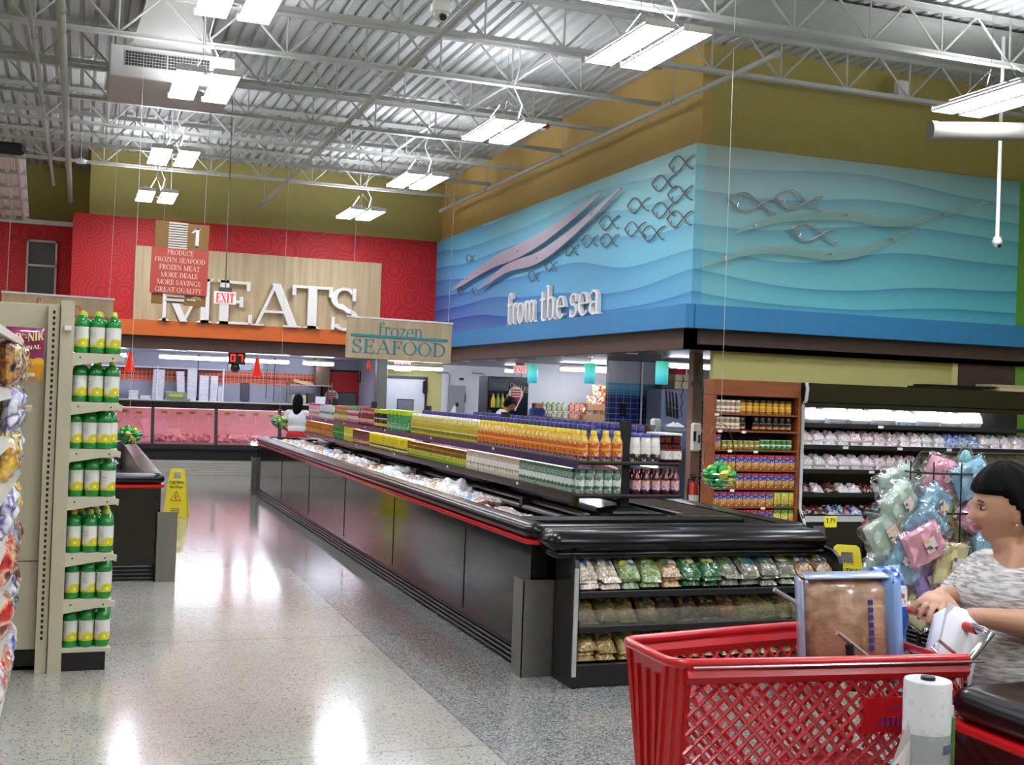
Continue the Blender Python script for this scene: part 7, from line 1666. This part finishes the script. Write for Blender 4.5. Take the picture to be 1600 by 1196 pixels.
def face_bits(put, rr, parent, s=1.0, lipc='a85a58', brow='2a1c18'):
    e = MB(); ir = MB(); br = MB(); lp = MB()
    for s_ in (-1, 1):
        e.ell(put(.0735, s_*.031, .006), (.010*s, .013*s, .0066*s), 12, rot=rr); ir.ell(put(.0815, s_*.032, .005), (.004*s, .0066*s, .0062*s), 10, rot=rr)
        br.tube([put(.086, s_*.014, .024), put(.0875, s_*.030, .029), put(.078, s_*.048, .024)], [.002*s, .003*s, .0015*s], 6)
        br.tube([put(.084, s_*.018, .0135), put(.0855, s_*.031, .0165), put(.077, s_*.044, .010)], [.001*s, .0018*s, .001*s], 5)
    lp.tube([put(.078, -.024, -.056), put(.092, -.009, -.0515), put(.0925, .009, -.0515), put(.078, .024, -.056)], [.002*s, .0045*s, .0045*s, .002*s], 8)
    lp.tube([put(.078, -.022, -.058), put(.091, -.008, -.0605), put(.091, .008, -.0605), put(.078, .022, -.058)], [.002*s, .0045*s, .0045*s, .002*s], 8)
    e.build('eye', M('eye_white', 'd8d0c8', .2), parent, smooth=True); ir.build('iris', M('iris_dark', '1c120e', .1), parent, smooth=True); br.build('eyebrow', M('brow_'+brow, brow, .7), parent, smooth=True); lp.build('lips', M('lips_'+lipc, lipc, .4), parent, smooth=True)
def hand(mb, Wr, fd, nrm, side, curl=(.35, .5, .4), thumb=True, s=1.0, spread=.10):
    Wr = Vector(Wr); fd = Vector(fd).normalized(); nrm = Vector(nrm); nrm = (nrm-fd*nrm.dot(fd)).normalized(); l = fd.cross(nrm)*side
    rot = Matrix((fd, l, nrm)).transposed()
    mb.ell(Wr+fd*.046*s, (.052*s, .040*s, .016*s), 16, rot=rot, p=.8)
    mb.cap(Wr-fd*.01, Wr+fd*.03*s, .024*s, .022*s)
    for k, L_ in enumerate((.066, .074, .069, .054)):
        off = (k-1.5)*.0195*s; b = Wr+fd*(.086-.004*abs(k-1.3))*s-l*off*1.0
        d = (fd-l*(k-1.5)*spread).normalized(); a = 0; r = .0092*s
        for q, (fr_, cu) in enumerate(zip((.45, .32, .23), curl)):
            a += cu*(1+.12*k); dd = (d*math.cos(a)-nrm*math.sin(a)).normalized(); e = b+dd*L_*fr_*s
            mb.cap(b, e, r, r*.92); b = e; r *= .92
    if thumb:
        b = Wr+fd*.028*s+l*.032*s; d = (fd*.55+l*.75-nrm*.2).normalized(); e = b+d*.036*s; mb.cap(Wr+fd*.02*s+l*.015*s, b, .016*s, .014*s); mb.cap(b, e, .013*s, .011*s); d = (fd*.85+l*.35-nrm*.4).normalized(); mb.cap(e, e+d*.030*s, .011*s, .0095*s)
def local(mb, t): mb.v = [(v[0]-t.location.x, v[1]-t.location.y, v[2]-t.location.z) for v in mb.v]; return mb

# ---- the woman with the cart
SK1 = SKIN('skin_woman', 'c8987a')
w = thing('person', 'dark-haired woman in a grey-white knit top leaning on the red cart handle', 'person', (2.84, 2.98, 0))
mb = MB(); FW = PI-math.radians(22)
put, R_, RR = head(mb, (2.765, 2.985, 1.295), FW, 1.05, .06)
mb.cap((2.79, 2.99, 1.21), (2.84, 2.985, 1.07), .058, .068)
mb.cap((2.765, 2.975, 1.19), (2.81, 2.97, 1.10), .046, .058)          # soft under-chin
mb.ell((2.80, 2.98, 1.00), (.155, .18, .14), 20); mb.ell((2.80, 2.98, .84), (.165, .175, .14), 20)
mb.cap((2.84, 2.83, 1.085), (2.84, 3.13, 1.085), .06, .06); mb.cap((2.79, 2.95, 1.13), (2.70, 2.90, 1.055), .074, .010)
mb.ell((2.83, 2.98, .72), (.15, .17, .11), 18)
# near (left) arm
LS, LE, LW = Vector((2.86, 2.80, 1.075)), Vector((2.83, 2.735, .955)), Vector((2.535, 2.85, .985))
mb.cap(LS, LE, .058, .050); mb.cap(LE, LE.lerp(LW, .45), .050, .045); mb.cap(LE.lerp(LW, .45), LW, .045, .027)
hand(mb, LW, (-.75, .62, -.08), (.1, .1, 1), 1, (.5, .7, .5))
RS, RE, RW = Vector((2.82, 3.12, 1.08)), Vector((2.70, 3.12, .985)), Vector((2.545, 3.00, 1.022))
mb.cap(RS, RE, .056, .046); mb.cap(RE, RW, .044, .028)
hand(mb, RW, (-.80, -.50, -.12), (-.15, -.35, 1), -1, (.22, .42, .35), spread=.14, s=1.08)
# legs
for s_, x2 in ((-1, 2.86), (1, 2.80)):
    mb.cap((2.83, 2.98+s_*.085, .70), (2.80, 2.98+s_*.09, .38), .095, .062); mb.cap((2.80, 2.98+s_*.09, .38), (x2+.02, 2.98+s_*.09, .07), .058, .038); mb.cap((x2+.03, 2.98+s_*.09, .04), (x2-.12, 2.98+s_*.09, .035), .032, .028)
fuse(local(mb, w), 'body', SK1, w, .005, 3)
put2 = lambda a, b, c: put(a, b, c)-w.location
face_bits(put2, RR, w, 1.04)
hair(put2, 'hair', M('hair_black', '060505', .75, var=.3, scale=60, bump=.2, spec=.15), w, line=.40, back=-.50, s=1.18)
e = MB().ell(put2(-.002, .086, -.044), (.006, .006, .006), 10); e.ell(put2(-.002, -.086, -.044), (.006, .006, .006), 10); e.build('earring', CHROME, w, smooth=True)
def knit():
    m, nt, b = newmat('knit_top'); N = nt.nodes.new; L = nt.links.new
    tc = N('ShaderNodeTexCoord'); mp = N('ShaderNodeMapping'); mp.inputs['Scale'].default_value = (22, 22, 150); L(tc.outputs['Object'], mp.inputs[0])
    n = N('ShaderNodeTexNoise'); n.inputs['Scale'].default_value = 1; n.inputs['Detail'].default_value = 3; L(mp.outputs[0], n.inputs[0])
    r = N('ShaderNodeValToRGB'); r.color_ramp.elements[0].position = .35; r.color_ramp.elements[1].position = .62; r.color_ramp.elements[0].color = lin('8d8a86'); r.color_ramp.elements[1].color = lin('dcdad6')
    L(n.outputs[0], r.inputs[0]); L(r.outputs[0], b.inputs['Base Color']); b.inputs['Roughness'].default_value = .9
    bp = N('ShaderNodeBump'); bp.inputs['Strength'].default_value = .4; bp.inputs['Distance'].default_value = .004; L(n.outputs[0], bp.inputs['Height']); L(bp.outputs[0], b.inputs['Normal']); return m
mb = MB()
mb.ell((2.80, 2.98, 1.00), (.175, .195, .145), 24); mb.ell((2.79, 2.98, .86), (.19, .195, .15), 24); mb.ell((2.79, 2.98, .80), (.195, .20, .10), 24, p=.8)
mb.cap((2.85, 2.82, 1.08), (2.85, 3.14, 1.08), .068, .068)
mb.cap(LS+Vector((0, 0, .003)), LS.lerp(LE, .75), .070, .070); mb.cap(RS, RS.lerp(RE, .9), .068, .066)
fuse(local(mb, w), 'knit_top', knit(), w, .008, 5)
mb = MB(); mb.ell((2.82, 2.98, .70), (.165, .185, .10), 20)
for s_, x2 in ((-1, 2.86), (1, 2.80)):
    mb.cap((2.82, 2.98+s_*.088, .68), (2.80, 2.98+s_*.09, .38), .108, .075); mb.cap((2.80, 2.98+s_*.09, .38), (x2+.02, 2.98+s_*.09, .10), .072, .056)
fuse(local(mb, w), 'trousers', M('trousers_black', '101012', .8), w, .010, 4)
mb = MB()
for s_, x2 in ((-1, 2.86), (1, 2.80)): mb.cap((x2+.03, 2.98+s_*.09, .04), (x2-.13, 2.98+s_*.09, .034), .040, .034)
fuse(local(mb, w), 'shoes', M('shoe_dark', '1c1a1a', .5), w, .006, 3)

# ---- the others, farther off
def standing(name_lb, loc, face, H, skin, top, bottom, hairm, arms, bend=0, tilt=.1, long=0, cap_=None, shortsl=True):
    """arms = [(elbow, wrist)] relative to base, right then left; face = facing angle"""
    t = thing('person', name_lb, 'person', loc); k = H/1.6; f = Vector((math.cos(face), math.sin(face), 0)); l = Vector((-f.y, f.x, 0)); u = Vector((0, 0, 1))
    P = lambda a, b, c: (f*a+l*b+u*c)*k
    mb = MB(); hx = bend*.28
    put, R_, RR = head(mb, P(.02+hx*1.5, 0, 1.485-bend*.12), face, .97*k, tilt)
    mb.cap(P(hx*1.25, 0, 1.40-bend*.1), P(hx, 0, 1.30-bend*.08), .048*k, .058*k)
    mb.cap(P(hx, -.13, 1.30-bend*.08), P(hx, .13, 1.30-bend*.08), .05*k, .05*k); mb.ell(P(hx*.7, 0, 1.16), (.10*k, .14*k, .15*k), 16, rot=Matrix((f, l, u)).transposed()); mb.ell(P(0, 0, .95), (.10*k, .14*k, .12*k), 16, rot=Matrix((f, l, u)).transposed())
    rotm = Matrix((f, l, u)).transposed()
    tp = MB(); tp.ell(P(hx*.7, 0, 1.17), (.13*k, .175*k, .18*k), 18, rot=rotm); tp.ell(P(hx*.25, 0, 1.02), (.125*k, .16*k, .12*k), 18, rot=rotm); tp.cap(P(hx, -.14, 1.29-bend*.08), P(hx, .14, 1.29-bend*.08), .058*k, .058*k)
    for s_, (E, Wt) in zip((-1, 1), arms):
        S = P(hx, s_*.17, 1.28-bend*.08); E = P(*E); Wt = P(*Wt)
        mb.cap(S, E, .042*k, .034*k); mb.cap(E, Wt, .034*k, .023*k); hand(mb, Wt, Wt-E, (0, 0, 1), s_, s=.95*k)
        tp.cap(S, S.lerp(E, .55 if shortsl else 1), .055*k, .050*k)
        if not shortsl: tp.cap(E, E.lerp(Wt, .7), .045*k, .036*k)
    bt = MB(); bt.ell(P(-.01, 0, .90), (.145*k, .175*k, .13*k), 18, rot=rotm)
    for s_ in (-1, 1):
        mb.cap(P(0, s_*.085, .85), P(.01, s_*.085, .45), .08*k, .05*k); mb.cap(P(.01, s_*.085, .45), P(0, s_*.085, .08), .045*k, .033*k); mb.cap(P(-.02, s_*.085, .035), P(.13, s_*.085, .03), .03*k, .026*k)
        bt.cap(P(-.01, s_*.085, .85), P(.01, s_*.085, .45), .10*k, .062*k); bt.cap(P(.01, s_*.085, .45), P(0, s_*.085, .12), .06*k, .05*k)
    fuse(mb, 'body', skin, t, .007, 3); fuse(tp, 'shirt', top, t, .009, 4); fuse(bt, 'trousers', bottom, t, .01, 4)
    face_bits(put, RR, t, .97*k)
    hair(put, 'hair', hairm, t, line=.36, back=-.7, s=1.15, long=long*k)
    if cap_:
        c = MB(); rs = [[put(.10*math.cos(a)*q-.004, .082*math.sin(a)*q, z) for a in [2*PI*j/24 for j in range(24)]] for q, z in ((1.12, .045), (1.13, .07), (1.0, .11), (.6, .135), (.05, .145))]
        c.rings(rs); c.build('cap', cap_, t, smooth=True)
    sh_ = MB()
    for s_ in (-1, 1): sh_.cap(P(-.03, s_*.085, .035), P(.14, s_*.085, .032), .036*k, .030*k)
    sh_.build('shoes', M('shoe_dark', '1c1a1a', .5), t, smooth=True)
    return t
HB = M('hair_black', '0d0b0b'); WS = M('shirt_white', 'e4e4e8', .8)
standing('shopper with long black hair in a white top and red trousers, back turned', (3.24, 18.65, 0), math.radians(70), 1.47, SKIN('skin_brown', '8a5638'), WS, M('trousers_red', 'c41410', .7), HB, [((.06, -.24, 1.03), (.22, -.22, .95)), ((.04, .24, 1.03), (.2, .2, .98))], tilt=.25, long=.20)
standing('clerk in a white shirt and dark cap bending over behind the seafood counter', (6.66, 18.95, 0), math.radians(-10), 1.60, SKIN('skin_tan', '9a6a48'), WS, M('trousers_dark', '22242c', .8), HB, [((.16, -.22, 1.08), (.34, -.12, 1.0)), ((.16, .22, 1.08), (.34, .12, 1.0))], bend=.5, tilt=.55, cap_=M('cap_dark', '14141c', .7))
standing('butcher in a white coat with a dark red cap behind the meat counter', (4.70, 22.75, 0), math.radians(-110), 1.38, SKIN('skin_tan', '9a6a48'), WS, M('trousers_dark', '22242c', .8), HB, [((.12, -.22, 1.04), (.28, -.12, 1.0)), ((.12, .22, 1.04), (.28, .12, 1.0))], bend=.3, tilt=.4, cap_=M('cap_wine', '7a1418', .7), shortsl=False)
simple('blue_container', 'container', 'dark blue plastic container standing on the seafood counter by the clerk', (6.72, 17.2, 1.162), MB().bbox(-.12, .12, -.08, .08, 0, .24, .03), M('container_blue', '1c3478', .35, coat=.3))
